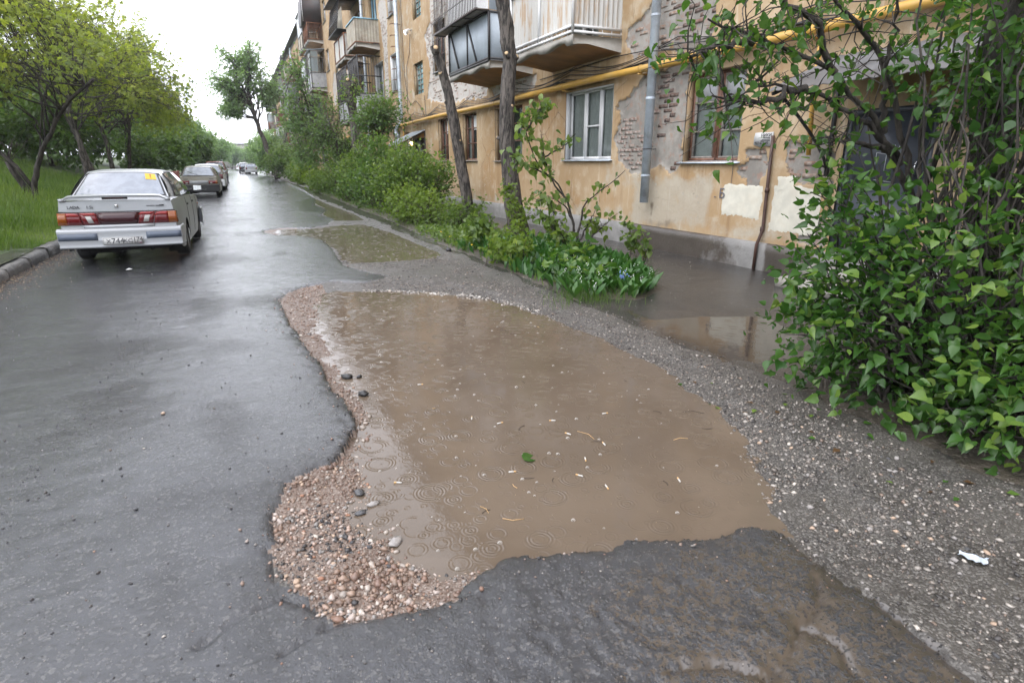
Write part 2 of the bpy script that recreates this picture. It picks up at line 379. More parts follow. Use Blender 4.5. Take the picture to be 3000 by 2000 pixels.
# metals, paints, glass ------------------------------------------------------
simple('galv', (.48, .54, .60), .32, .12, 5, .2, .1, 12, dirt=(.22, .23, .24))
simple('sheet_old', (.105, .11, .118), .45, .3, 2.5, dirt=(.16, .16, .165))
simple('sheet_blue', (.38, .43, .48), .55, .12, 2.2, dirt=(.28, .32, .35))
t_ = NT('rusting white sheet'); sv_ = t_.noise(7, 5, .7, t_.pos(1, 1, .10)); sw_ = t_.noise(2.2, 4)
M['sheet_white'] = t_.fin(t_.mix(t_.math('MULTIPLY', t_.ss(t_.math('ADD', sv_, t_.math('MULTIPLY', sw_, .4)), .70, .84), .75), t_.mix(sw_, (.44, .43, .40), (.56, .55, .52)), (.38, .24, .12)), .5, None)
simple('sheet_asb', (.36, .33, .27), .8, .2, 3, bump=.2, dirt=(.22, .16, .11))
simple('sheet_grey', (.33, .34, .35), .7, .18, 3, dirt=(.22, .21, .2))
simple('sheet_dark', (.028, .022, .021), .5, .4, 2, dirt=(.07, .03, .022))
simple('steel_brown', (.045, .034, .030), .55, .35, 8)
simple('iron_dark', (.022, .021, .022), .5, .3, 8)
simple('rust', (.17, .075, .04), .8, .35, 10)
simple('pipe_yellow', (.46, .265, .050), .42, .12, 3, dirt=(.40, .27, .10))
simple('pipe_brown', (.060, .030, .022), .5, .3, 8)
simple('cable', (.016, .016, .018), .5, .3, 4)
simple('paint_white', (.62, .62, .615), .4, .06, 4)
simple('paint_cream', (.55, .53, .45), .75, .10, 6, bump=.15, bscale=25, dirt=(.55, .50, .40))
simple('paint_blue', (.20, .37, .47), .55, .15, 5)
simple('wood_brown', (.13, .058, .034), .6, .3, 14, dirt=(.22, .14, .10))
simple('wood_grey', (.20, .18, .16), .8, .25, 14)
simple('door_steel', (.060, .068, .085), .42, .15, 3, dirt=(.09, .095, .11))
simple('concrete', (.29, .275, .245), .85, .16, 4, bump=.5, bscale=14, dirt=(.24, .22, .19))
simple('soffit', (.34, .19, .085), .9, .22, 2.5, bump=.3, bscale=9, dirt=(.20, .13, .075))
simple('roofing', (.10, .10, .105), .7, .2, 3)
simple('room', (.16, .16, .155), .9, .3, 1)
simple('curtain', (.66, .68, .65), .9, .10, 8)
simple('net_curtain', (.62, .62, .62), .9, .12, 30)
simple('paper', (.44, .44, .43), .8, .08, 8)
simple('ink', (.025, .025, .03), .7, .2, 8)
simple('scrawl', (.10, .10, .12), .8, .2, 8)
simple('scrawl_white', (.60, .62, .64), .7, .2, 8)
simple('fence_red', (.27, .085, .065), .6, .25, 6, dirt=(.35, .22, .18))
simple('litter_white', (.42, .47, .54), .5, .12, 20)
simple('butt_tan', (.52, .33, .15), .8, .15, 20)
simple('butt_white', (.50, .48, .44), .8, .08, 20)
simple('chunk', (.018, .018, .019), .35, .4, 40, bump=.6, bscale=60)
simple('petal_white', (.75, .76, .72), .6, .05, 10)
simple('petal_blue', (.16, .24, .55), .6, .15, 10)
simple('petal_yellow', (.75, .50, .03), .6, .1, 10)
simple('petal_lilac', (.20, .11, .22), .7, .2, 10)
simple('cloth_red', (.22, .03, .05), .9, .2, 5)
simple('cloth_navy', (.04, .05, .12), .9, .2, 5)
def m_glass(name, tint, rough=.03, see=.75):
    t = NT(name); t.fin(tint, rough, None, spec=.9)
    tr = t.n.new('ShaderNodeBsdfTransparent'); tr.inputs[0].default_value = (.82, .86, .85, 1)
    fr = t.n.new('ShaderNodeFresnel'); fr.inputs[0].default_value = 1.45
    mx = t.n.new('ShaderNodeMixShader'); t.l.new(t.math('SUBTRACT', see, fr.outputs[0], clamp=True), mx.inputs[0])
    t.l.new(t.b.outputs[0], mx.inputs[1]); t.l.new(tr.outputs[0], mx.inputs[2]); t.l.new(mx.outputs[0], t.out.inputs[0]); M[name] = t.m
m_glass('glass', (.05, .06, .06)); m_glass('glass_block', (.14, .27, .29), .15, .1); m_glass('glass_pale', (.30, .36, .37), .1, .45)
t_ = NT('car glass'); M['car_glass'] = t_.fin((.035, .042, .048), .05, t_.bump(t_.noise(60, 3, .6), .05, .01), spec=.9, Coat_Weight=.6)
t_ = NT('misted car glass'); n_ = t_.ss(t_.noise(5, 4, .6), .35, .65)
M['car_glass_wet'] = t_.fin(t_.mix(n_, (.09, .11, .14), (.15, .175, .21)), .10, t_.bump(t_.noise(90, 3, .6), .12, .006), spec=1., Coat_Weight=.8)
def m_paint(name, c, metal=.4, rough=.32, dirtc=(.13, .11, .09)):
    t = NT(name); d = t.ss(t.math('ADD', t.noise(3, 6, .65), t.math('MULTIPLY', t.math('SUBTRACT', .38, t.math('MULTIPLY', t.sepz(), 1.)), .8)), .62, 1.05)
    M[name] = t.fin(t.mix(t.math('MULTIPLY', d, .7), c, dirtc), t.mixf(d, rough, .6), t.bump(t.noise(130, 2), .05, .004), metal, .5, Coat_Weight=.3, Coat_Roughness=.15)
def sepz(s):
    n = s.n.new('ShaderNodeSeparateXYZ'); s.l.new(s.pos(), n.inputs[0]); return n.outputs[2]
NT.sepz = sepz
m_paint('car_silver', (.335, .348, .36), .15, .32); m_paint('car_beige', (.27, .25, .205), .3, .4); m_paint('car_white', (.72, .73, .74), 0, .3)
m_paint('car_dark', (.035, .036, .045), .2, .3); m_paint('car_red', (.23, .025, .025), .1, .35); m_paint('car_silver_far', (.42, .43, .45), .4, .35)
simple('bumper_band', (.085, .105, .14), .5, .1, 8); simple('plastic_black', (.018, .018, .019), .55, .25, 10)
simple('rubber', (.014, .014, .014), .75, .3, 20); simple('rim', (.30, .31, .32), .4, .2, 10, .7, dirt=(.12, .11, .1))
simple('underside', (.010, .010, .010), .8, .3, 6); simple('chrome', (.75, .76, .78), .15, .05, 5, 1)
def m_lamp(name, c): 
    t = NT(name); w = t.n.new('ShaderNodeTexWave'); w.inputs['Scale'].default_value = 28; t.l.new(t.pos(), w.inputs[0])
    M[name] = t.fin(t.mix(t.math('MULTIPLY', w.outputs['Fac'], .35), c, tuple(v * .5 for v in c)), .25, None, spec=.45, Coat_Weight=.15)
m_lamp('lamp_red', (.13, .008, .010)); m_lamp('lamp_dark', (.040, .006, .009)); m_lamp('lamp_amber', (.24, .060, .006)); m_lamp('lamp_clear', (.36, .35, .33)); m_lamp('lamp_red_bright', (.28, .018, .016))
simple('sticker', (.62, .37, .012), .5, .05, 5); simple('plate', (.48, .48, .47), .45, .08, 8)
def m_emit(name, c, s):
    t = NT(name); t.fin(c, .3, None); t.set(t.b.inputs['Emission Color'], c); t.b.inputs['Emission Strength'].default_value = s; M[name] = t.m
m_emit('bulb_warm', (1., .62, .25), 6.); m_emit('lamp_cool', (.9, .95, 1.), 1.2)
t_ = NT('rain bubble'); gl = t_.n.new('ShaderNodeBsdfGlass'); gl.inputs['IOR'].default_value = 1.2; gl.inputs['Roughness'].default_value = .02
em = t_.b; t_.fin((.55, .52, .47), .12, None, spec=.8)
mx_ = t_.n.new('ShaderNodeMixShader'); tr_ = t_.n.new('ShaderNodeBsdfTransparent'); lw_ = t_.n.new('ShaderNodeLayerWeight'); lw_.inputs[0].default_value = .45
t_.l.new(t_.math('ADD', t_.math('MULTIPLY', lw_.outputs['Facing'], .9), .12, clamp=True), mx_.inputs[0]); t_.l.new(tr_.outputs[0], mx_.inputs[1]); t_.l.new(t_.b.outputs[0], mx_.inputs[2]); t_.l.new(mx_.outputs[0], t_.out.inputs[0])
M['bubble'] = t_.m
# ------------------------------------------------------------------ ground: road, pothole, gravel, soil, path
HOLE_EDGE = [(1.94,1.50),(1.84,1.58),(1.72,1.58),(1.58,1.58),(1.47,1.62),(1.34,1.68),(1.21,1.69),(1.09,1.73),(.92,1.78),(.77,1.80),(.69,1.78),(.62,1.74),(.54,1.70),(.47,1.66),(.40,1.67),(.31,1.68),(.19,1.70),(.12,1.73),(.08,1.79),(.06,1.86),(.03,1.92),(-.04,1.98),(-.07,2.04),(-.07,2.18),(-.05,2.33),(-.03,2.53),(-.01,2.68),(.04,2.79),(.14,2.87),(.27,2.93),(.35,3.0),(.45,3.23),(.49,3.49),(.47,3.73),(.43,3.96),(.43,4.26),(.42,4.59),(.36,5.13),(.29,6.05),(.29,6.66),(.27,7.14),(.40,7.53),(.63,7.81),(.98,7.97),(1.34,7.74),(1.65,7.83)]
ASPHALT = [(-3.02,-8),(1.7,-8),(1.84,.1),(1.88,.66),(1.90,.88),(1.92,1.03),(1.91,1.16),(1.95,1.35)] + HOLE_EDGE + [(1.75,8.05),(1.62,8.35),(1.45,8.8),(1.35,9.3),(1.38,10.1),(1.46,11.2),(1.45,12.6),(1.11,13.6),(.68,13.9),(.42,14.6),(.45,15.1),(.79,15.5),(1.52,15.25),(2.0,15.9),(2.4,17.5),(2.2,19),(2.7,21),(2.6,24),(3.1,28),(3.4,36),(3.7,60),(3.8,300),(-3.02,300)]
WATER1 = [(.80,7.44),(.62,6.62),(.52,5.85),(.53,4.78),(.56,4.30),(.57,3.81),(.55,3.42),(.50,3.12),(.43,2.81),(.37,2.69),(.37,2.51),(.33,2.33),(.40,2.26),(.40,2.12),(.46,1.99),(.52,1.85),(.61,1.81),(.70,1.78),(.77,1.74),(1.3,1.60),(1.85,1.50),(2.02,1.50),(2.12,1.63),(2.31,1.85),(2.42,2.06),(2.60,2.28),(2.74,2.66),(2.84,3.15),(2.90,3.83),(2.86,4.46),(2.84,5.17),(2.72,5.90),(2.48,6.39),(2.08,6.85),(1.62,7.20),(1.12,7.44)]
WATER2 = [(.62,14.6),(.70,15.1),(.95,15.3),(1.52,15.1),(2.07,15.6),(2.85,15.7),(3.14,13.64),(3.16,11.46),(3.16,9.73),(2.72,9.40),(1.99,9.42),(1.55,9.45),(1.42,10.08),(1.50,11.2),(1.50,12.65),(1.15,13.7),(.74,13.95)]
WATER3 = [(2.3,17),(3.2,16.6),(3.4,19),(3.2,24),(3.2,29),(2.7,26),(2.7,22),(2.3,20)]
WATER4 = [(3.52,4.95),(3.68,4.95),(3.6,4.5),(4.18,4.37),(4.75,4.14),(4.5,3.5),(3.9,3.0),(3.55,2.9),(3.42,3.2),(3.42,3.7),(3.40,4.3)]
BED = [(3.30,5.55),(3.90,5.15),(4.55,5.5),(4.95,6.5),(5.35,8.5),(5.5,12),(5.55,20),(5.6,40),(5.6,112),(3.95,112),(3.95,60),(3.85,35),(3.62,22),(3.60,17.2),(3.50,13.5),(3.42,11),(3.38,9.15),(3.35,7.0)]
BUSH = [(3.22,-8),(3.22,.1),(3.20,1.0),(3.25,1.8),(3.28,2.6),(3.5,3.05),(4.2,3.2),(5.5,3.1),(5.9,2),(6,.1),(6,-8)]
WL1, WL2, WL3, WL4 = -.055, -.030, -.018, .018
def seg(a, b, h): return np.linspace(a, b, max(2, int(round((b - a) / h)) + 1))[:-1]
def asph_sd(x, y):
    near = sst(9, 4, y) * .5 + .5
    return sdf(x, y, ASPHALT) + (fbm(x * 6, y * 6, 4) * .07 + fbm(x * 24, y * 24, 3) * .045) * near
CRACKS = [[(-.30,1.80),(-.16,1.90),(-.03,1.93),(.05,1.86),(.09,1.79)], [(-.05,1.66),(.04,1.70),(.12,1.74)], [(1.84,1.20),(1.72,1.10),(1.57,1.06),(1.44,.98),(1.30,.95),(1.12,.90)], [(1.57,1.06),(1.62,.95),(1.55,.84)], [(1.30,.95),(1.22,1.04),(1.05,1.10)]]
def line_d(x, y, ln):
    x = np.asarray(x, float); y = np.asarray(y, float); out = np.full(x.shape, 9.); m = (x > -.7) & (x < 2.2) & (y < 2.3)
    X = x[m]; Y = y[m]; d = np.full(X.shape, 9.)
    for (ax, ay), (bx_, by_) in zip(ln[:-1], ln[1:]):
        ex, ey = bx_ - ax, by_ - ay; t = np.clip(((X - ax) * ex + (Y - ay) * ey) / (ex * ex + ey * ey), 0, 1); d = np.minimum(d, np.hypot(X - ax - ex * t, Y - ay - ey * t))
    out[m] = d; return out
def ground_fields(x, y):
    s1 = sdf(x, y, WATER1); s2 = sdf(x, y, WATER2); s3 = sdf(x, y, WATER3); s4 = sdf(x, y, WATER4)
    a = asph_sd(x, y); b = sdf(x, y, BED) + fbm(x * 5, y * 5) * .10; u = sdf(x, y, BUSH) + fbm(x * 5, y * 5) * .15
    def pool(s, wl, up, dn): return wl + np.where(s > 0, up * s, np.maximum(dn * s, -.09))
    upx = .085 + .16 * sst(2.3, 2.85, x)
    lumpy = fbm(x * 9, y * 9, 3) * .022 + fbm(x * 3, y * 3, 2) * .02
    zs = np.minimum(np.minimum(pool(s1, WL1, upx, .22) + lumpy * .8, pool(s2, WL2, .06, .2) + lumpy * .5), pool(s3, WL3, .05, .1))
    zs = np.minimum(zs, 0.0) + lumpy * .35
    rise = .045 * sst(2.9, 3.6, x)
    zs = zs + rise * sst(.0, .35, s1)
    zs = zs - .060 * sst(.28, -.40, s4) * (x > 2.9)
    zs = zs + .035 * sst(.05, -.3, b) + .05 * sst(.05, -.5, u)
    ed = np.maximum(-a, 0)
    za = fbm(x * .9, y * .9, 3) * .014 * sst(-3, -2, x) + fbm(x * 11, y * 11, 3) * .006 - .012 * np.exp(-ed / .03) - .011 * np.exp(-ed / .09) * (.3 + 1.6 * np.clip(fbm(x * 4, y * 4, 3) + .3, 0, 1)) + fbm(x * 30, y * 30, 2) * .012 * np.exp(-ed / .14)
    # cracked, sagging scab of surface at the near right
    near = sst(1.75, 1.3, y) * sst(.2, .9, x)
    za = za + near * (fbm(x * 5 + 3, y * 5, 3) * .016 + fbm(x * 32, y * 32, 3) * .013) - .012 * near
    for ln in CRACKS:
        dl = line_d(x, y, ln) + fbm(x * 20, y * 20, 2) * .012; za = za - .018 * np.exp(-(dl / .009)**2) - .003 * np.exp(-(dl / .03)**2)
    z = np.where(a < 0, za, np.minimum(zs, za * 0 + np.where((s1 < 1.2) & (x < 2.2), -.004, 9)))
    return z, a, b, u, s1, s2, s4
def gz(x, y):
    return ground_fields(np.atleast_1d(np.asarray(x, float)), np.atleast_1d(np.asarray(y, float)))[0]
xs = np.concatenate([seg(-3.02, -1, .045), seg(-1, -.15, .022), seg(-.15, 3.45, .0155), seg(3.45, 6.72, .05), [6.72]])
ys = np.concatenate([seg(-6, .3, .12), seg(.3, 3.4, .0155), seg(3.4, 8.4, .0215), seg(8.4, 16.5, .04), seg(16.5, 40, .2), seg(40, 320, 4), [320]])
GX, GY = np.meshgrid(xs, ys, indexing='ij')
GZ, GA, GB, GU, G1, G2, G4 = ground_fields(GX, GY)
Fq = grid(len(xs), len(ys))
cx = GX.ravel()[Fq].mean(1); cy = GY.ravel()[Fq].mean(1); fa = GA.ravel()[Fq].mean(1); fb = GB.ravel()[Fq].mean(1); fu = GU.ravel()[Fq].mean(1); f1 = G1.ravel()[Fq].mean(1); f2 = G2.ravel()[Fq].mean(1)
reg = np.full(len(Fq), 2)
reg[(cx > 3.28 + fbm(cy * 1.5, cy * 0) * .25)] = 4
reg[(fu < 0)] = 3; reg[fb < 0] = 3
reg[(f1 < .42) & (cx < np.where(cy < 2.2, 1.2, np.where(cy > 7.0, .85, 2.0))) & (cy < 7.9)] = 1; reg[(f2 < .3) & (cx < 1.2) & (cy > 9)] = 1
reg[fa < 0] = 0
GV = np.stack([GX, GY, GZ], -1).reshape(-1, 3)
mudA = .62 * sst(1.78, 1.35, GY) * sst(.35, 1.15, GX + .35 * fbm(GX * 2, GY * 2)) * (G1 > -.1)
mudA = mudA + .55 * sst(-.5, .0, fbm(GX * 1.3 + 5, GY * 1.3, 3) - .75) + .28 * np.exp(-np.maximum(-GA, 0) / .12) * (GX > .5) * (GY < 2)
for ln in CRACKS[2:]: mudA = mudA + .22 * np.exp(-(line_d(GX, GY, ln) / .05)**2)
edA = np.exp(-np.maximum(-GA, 0) / .13) * np.clip(.75 + fbm(GX * 3, GY * 3, 3) * 1.6, .2, 1)
for k, (nm, m) in enumerate((('road', 'asphalt'), ('pothole_bed', 'pothole_bed'), ('gravel_shoulder', 'shoulder'), ('soil', 'soil'), ('footpath', 'path'))):
    f = Fq[reg == k]; u, inv = np.unique(f, return_inverse=True)
    o = mk(nm, GV[u], inv.reshape(f.shape), M[m], smooth=True, attrs={'mud': mudA.ravel()[u], 'edge': edA.ravel()[u]} if k == 0 else None)
    tag(o, kind='structure')
    if k == 1: BEDOBJ = o
    if k == 2: SHOULDER = o
del GX, GY, GA, GB, GU, G1, G2, G4, cx, cy, fa, fb, fu, f1, f2
def pool_mesh(name, poly, wl, m, grow=.5):
    p = np.array(poly); x0, y0 = p.min(0) - grow; x1, y1 = p.max(0) + grow
    X, Y = np.meshgrid(np.linspace(x0, x1, 60), np.linspace(y0, y1, 90), indexing='ij')
    F = grid(60, 90); s = sdf(X, Y, poly).ravel()
    F = F[(s[F].min(1) < grow * .8)]; u, inv = np.unique(F, return_inverse=True)
    V = np.stack([X, Y, np.full_like(X, wl)], -1).reshape(-1, 3)[u]
    return tag(mk(name, V, inv.reshape(F.shape), M[m], smooth=True), kind='structure')
pool_mesh('puddle_water', WATER1, WL1, 'muddy_water', .16)
pool_mesh('puddle_water', WATER2, WL2, 'green_water', .22)
pool_mesh('puddle_water', WATER3, WL3, 'green_water', .25)
pool_mesh('puddle_water', WATER4, WL4, 'path_water', .16)
# far ground under everything, out to the horizon
tag(mk('terrain', [(-700,-200,-.45),(700,-200,-.45),(700,1400,-.45),(-700,1400,-.45)], [[0,1,2,3]], M['bank']), kind='structure')
# grassy bank on the left --------------------------------------------
def bank_z(x, y):
    d = -3.15 - np.asarray(x, float)
    z = .13 + .05 * sst(0, .5, d) + .34 * sst(.3, 2.6, d) + .75 * sst(1.8, 6, d) + .8 * sst(4.5, 10.5, d) + .5 * sst(8, 17, d)
    return z * (.85 + .15 * sst(0, 20, y)) + fbm(np.asarray(x) * .8, np.asarray(y) * .8, 3) * .12 * sst(0, 1.5, d)
bx = np.concatenate([seg(-40, -12, 1.0), seg(-12, -3.15, .2), [-3.15]]); by = np.concatenate([seg(-6, 30, .4), seg(30, 330, 4), [330]])
BX, BY = np.meshgrid(bx, by, indexing='ij')
tag(mk('grass_bank', np.stack([BX, BY, bank_z(BX, BY)], -1).reshape(-1, 3), grid(len(bx), len(by)), M['bank'], smooth=True), kind='structure')
# strip of old asphalt behind the kerb, near left
px = np.linspace(-4.4, -3.14, 12); py = np.linspace(4, 11.9, 60); PX, PY = np.meshgrid(px, py, indexing='ij')
tag(mk('pavement', np.stack([PX, PY, bank_z(PX, PY) * sst(-4.6, -4.2, PX) * 0 + .155 + fbm(PX * 3, PY * 3) * .015 - .25 * sst(-4.2, -4.4, PX)], -1).reshape(-1, 3), grid(12, 60), M['path'], smooth=True), kind='structure')
# kerb of single stones
kerb = empty('kerb'); kerb['kind'] = 'structure'
rng = np.random.RandomState(3)
def kerb_stone(x0, x1, y0, y1, z1, rg, sub=10):
    yy = np.linspace(y0 + .006, y1 - .006, sub); V = []
    for y in yy:
        w = rg.uniform(-.02, .02, 4); c = rg.uniform(0, .022) + .05 * (rg.rand() < .18)
        V += [(x1 + w[0] * .6, y, -.05), (x1 + w[1] - .003, y, z1 * .55), (x1 - .018 - c + w[1], y, z1 - .012 + w[2] * .7), (x1 - .06 - c, y, z1 + w[3] * .6), (x0, y, z1 + w[2] * .5), (x0, y, -.05)]
    F = [[i * 6 + j, i * 6 + j + 1, i * 6 + 7 + j, i * 6 + 6 + j] for i in range(sub - 1) for j in range(5)]
    F += [list(range(6)), list(range((sub - 1) * 6 + 5, (sub - 1) * 6 - 1, -1))]
    return V, F
y = 3.0
while y < 75:
    L = 1.0 if y < 40 else 2.0
    V, F = kerb_stone(-3.20, -3.0, y, y + L, .15 + rng.uniform(-.018, .018), rng, 14 if y < 25 else 5); mk('kerb_stone', V, F, M['kerb'], kerb); y += L
kerb2 = empty('kerb'); kerb2['kind'] = 'structure'
y = 38.
while y < 90:
    V, F = kerb_stone(3.85, 4.0, y, y + 2, .11 + rng.uniform(-.05, .02), rng, 3); V = [(7.85 - a, b, c) for a, b, c in V]; mk('kerb_stone', V, [f[::-1] for f in F], M['kerb'], kerb2); y += 2
# ------------------------------------------------------------------ loose stones
def ico():
    t = (1 + 5**.5) / 2
    V = np.array([(-1,t,0),(1,t,0),(-1,-t,0),(1,-t,0),(0,-1,t),(0,1,t),(0,-1,-t),(0,1,-t),(t,0,-1),(t,0,1),(-t,0,-1),(-t,0,1)], float); V /= np.linalg.norm(V[0])
    F = np.array([(0,11,5),(0,5,1),(0,1,7),(0,7,10),(0,10,11),(1,5,9),(5,11,4),(11,10,2),(10,7,6),(7,1,8),(3,9,4),(3,4,2),(3,2,6),(3,6,8),(3,8,9),(4,9,5),(2,4,11),(6,2,10),(8,6,7),(9,8,1)])
    return V, F
IV, IF = ico()
def stone_shape(rg):
    V = IV * rg.uniform(.45, 1.3, (12, 1)); V = V * np.array([1, rg.uniform(.6, .95), rg.uniform(.4, .7)]); return V
SHAPES = [stone_shape(np.random.RandomState(100 + i)) for i in range(10)]
OV = np.array([(1,0,0),(0,.8,0),(-1,0,0),(0,-.8,0),(0,0,.6),(.1,.1,-.5)], float); OF = np.array([(0,1,4),(1,2,4),(2,3,4),(3,0,4),(1,0,5),(2,1,5),(3,2,5),(0,3,5)])
OSH = [OV * np.random.RandomState(500 + i).uniform(.6, 1.25, (6, 1)) for i in range(10)]
TRIS = [0]
def stones_mesh(name, P, size, cols, rg, parent=None, kind='stuff'):
    big = size > .0075
    if big.any() and (~big).any():
        A = stones_raw(P[big], size[big], cols[big], rg, SHAPES, IF); Bq = stones_raw(P[~big], size[~big], cols[~big], rg, OSH, OF)
        V = np.concatenate([A[0], Bq[0]]); F = np.concatenate([A[1], Bq[1] + len(A[0])]); C = np.concatenate([A[2], Bq[2]])
    else: V, F, C = stones_raw(P, size, cols, rg, SHAPES if big.any() else OSH, IF if big.any() else OF)
    return tag(mk(name, V, F, M['stone'], parent, attrs={'Col': C}), kind=kind)
def stones_raw(P, size, cols, rg, SHAPES, IF):
    n = len(P); nv = len(SHAPES[0]); si = rg.randint(0, 10, n); a = rg.uniform(0, 2 * PI, n); SV = np.array(SHAPES)[si] * size[:, None, None]
    c, s = np.cos(a), np.sin(a)
    V = np.stack([SV[..., 0] * c[:, None] - SV[..., 1] * s[:, None], SV[..., 0] * s[:, None] + SV[..., 1] * c[:, None], SV[..., 2]], -1) + P[:, None]
    F = (IF[None] + nv * np.arange(n)[:, None, None]).reshape(-1, 3)
    return V.reshape(-1, 3), F, np.repeat(cols, nv, 0)
def pick(rg, n, pal, w): 
    i = rg.choice(len(pal), n, p=np.array(w) / sum(w)); c = np.array(pal)[i]; return np.clip(c * rg.uniform(.75, 1.25, (n, 1)), 0, 1)
rg = np.random.RandomState(11)
# gravel in the pothole: near lobe, and a thin red strip along the left side
N = 60000; X = rg.uniform(-.15, 1.3, N); Y = rg.uniform(1.6, 7.95, N)
z, a, b, u, s1, s2, s4 = ground_fields(X, Y)
ok = (a > .004) & (s1 > -.07) & (X < np.where(Y > 7, .85, 1.25)) & (rg.rand(N) < np.where(Y < 3.0, 1., .42))
X, Y, z, s1 = X[ok], Y[ok], z[ok], s1[ok]
size = np.exp(rg.normal(-5.1, .5, len(X))) * np.where(Y < 3, 1., .85); size = np.clip(size, .003, .021)
pal = [(.37,.27,.215),(.44,.37,.325),(.25,.145,.10),(.025,.025,.027),(.21,.195,.18),(.30,.21,.16)]
lobe = (Y < 2.55)
cl_ = fbm(X * 5, Y * 5, 3); cols = np.where((lobe & (cl_ > -.12))[:, None], np.where((cl_ > .09)[:, None], pick(rg, len(X), pal, (3,2,1.2,6,2,1.5)), pick(rg, len(X), pal, (4,6,1.0,1.6,3,1.2))), pick(rg, len(X), [(.22,.145,.105),(.28,.195,.145),(.17,.105,.078),(.37,.32,.275)], (4,4,3,2)))
size = size * (1 + 1.1 * np.clip(fbm(X * 4 + 3, Y * 4, 3), -.3, .4))
size[~lobe & (Y < 3)] *= .8
stones_mesh('gravel', np.stack([X, Y, z + size * .25], -1), size, cols, rg)
# shoulder gravel: pale chips in dark grit
N = 140000; Y = .3 + 9.9 * rg.rand(N)**1.5; X = rg.uniform(1.3, 3.6, N)
z, a, b, u, s1, s2, s4 = ground_fields(X, Y)
dens = np.clip(.45 + 1.1 * sst(.95, .1, s1) * sst(-.12, .02, s1) + fbm(X * 2.5, Y * 2.5, 3) * 2.2, .05, 1.3) * sst(3.45, 2.9, X)
rim = np.exp(-(np.maximum(s1, -.02) / .07)**2) * sst(4.5, 6.5, Y) + .8 * np.exp(-(np.maximum(s2, 0) / .1)**2) * (Y > 14); dens = dens + 1.2 * rim
dens = np.where((Y < 1.7), np.clip(.50 + fbm(X * 2.2, Y * 2.2, 4) * 2.8, .05, 1.1) * sst(3.5, 2.9, X), dens)
ok = (a > .004) & (s1 > -.10) & (s2 > -.02) & (s4 > -.02) & (b > -.1) & (rg.rand(N) < dens)
rim = rim[ok]; X, Y, z, s1 = X[ok], Y[ok], z[ok], s1[ok]
size = (1 + .7 * rim) * np.clip(np.exp(rg.normal(-5.35, .5, len(X))), .0022, .019)
cols = pick(rg, len(X), [(.33,.30,.265),(.23,.20,.17),(.065,.06,.055),(.145,.13,.115),(.20,.145,.11),(.03,.028,.027)], (4,3.5,3,4.5,1.2,2.5)); pale_ = (rim > .3) & (rg.rand(len(X)) < .6); cols[pale_] = pick(rg, pale_.sum(), [(.50,.47,.43),(.42,.37,.31)], (2, 1))
stones_mesh('gravel', np.stack([X, Y, z + size * .2], -1), size, cols, rg)
# stones kicked up over the broken rim
N = 9000; X = rg.uniform(-.4, 2.1, N); Y = .9 + 7.4 * rg.rand(N)**1.4; a = asph_sd(X, Y); ok = (a < .0) & (rg.rand(N) < np.exp(a / .07) * .8); X, Y = X[ok], Y[ok]; size = np.clip(np.exp(rg.normal(-5.35, .5, len(X))), .002, .012)
stones_mesh('grit', np.stack([X, Y, gz(X, Y) + size * .3], -1), size, pick(rg, len(X), pal, (3,3,2,3,2,2)), rg)
# sparse grit on the asphalt and the footpath
N = 5200; Y = .5 + 22 * rg.rand(N)**1.7; X = rg.uniform(-2.95, 6.4, N)
z, a, b, u, s1, s2, s4 = ground_fields(X, Y); ok = ((a < -.03) | (X > 3.4)) & (s1 > .02) & (s2 > .02)
X, Y, z = X[ok], Y[ok], z[ok]; size = np.clip(np.exp(rg.normal(-5.75, .45, len(X))), .0015, .008)
stones_mesh('grit', np.stack([X, Y, z + size * .2], -1), size, pick(rg, len(X), [(.46,.42,.37),(.20,.18,.16),(.05,.05,.05),(.25,.16,.11)], (3,3,3,1)), rg)
# black tar crumbs strewn on the road, thicker along a worn tyre line
N = 1600; Y = 1.5 + 9 * rg.rand(N)**1.3; X = np.where(rg.rand(N) < .35, -1.15 + .22 * (Y - 3) * .25 + rg.normal(0, .10, N), rg.uniform(-2.9, .3, N)); size = np.clip(np.exp(rg.normal(-5.5, .5, N)), .002, .011); ok = asph_sd(X, Y) < -.05
stones_mesh('grit', np.stack([X, Y, gz(X, Y) + size * .2], -1)[ok], size[ok], pick(rg, ok.sum(), [(.02,.02,.022),(.05,.045,.04),(.12,.10,.08)], (4,2,1)), rg)
# crumbs of wet leaf litter along the left kerb
N = 3200; Y = 4.5 + 12 * rg.rand(N)**1.5; X = -3.0 + np.abs(rg.normal(0, .20, N)) * (.5 + rg.rand(N)); size = rg.uniform(.004, .013, N)
stones_mesh('litter', np.stack([X, Y, np.full(N, .004)], -1), size, pick(rg, N, [(.30,.20,.12),(.16,.10,.06),(.42,.33,.22)], (3,3,2)), rg)
# the biggest stones of the pothole, each its own piece of the bed
SM = {}
for i in range(6):
    for mname in ('tan', 'pale', 'rust', 'slate', 'grey'):
        V = stone_shape(np.random.RandomState(300 + i)); SM[i, mname] = mesh('stone', V, IF, M['stone_' + mname])
N = 900; X = rg.uniform(-.08, 1.1, N); Y = np.where(rg.rand(N) < .72, rg.uniform(1.68, 2.9, N), rg.uniform(2.9, 7.8, N)); z, a, b, u, s1, s2, s4 = ground_fields(X, Y)
ok = (a > .02) & (s1 > -.06) & (X < 1.15); k = 0
for x_, y_, z_, s_ in zip(X[ok], Y[ok], z[ok], s1[ok]):
    if k >= 190: break
    r_ = np.clip(np.exp(rg.normal(-4.55, .3)), .008, .020)
    link('stone', SM[rg.randint(6), rg.choice(['tan', 'pale', 'rust', 'slate', 'grey'], p=[.36,.22,.16,.12,.14])], BEDOBJ, (x_, y_, z_ + r_ * .22), (rg.uniform(-.3,.3), rg.uniform(-.3,.3), rg.uniform(0, 6)), (r_, r_, r_)); k += 1
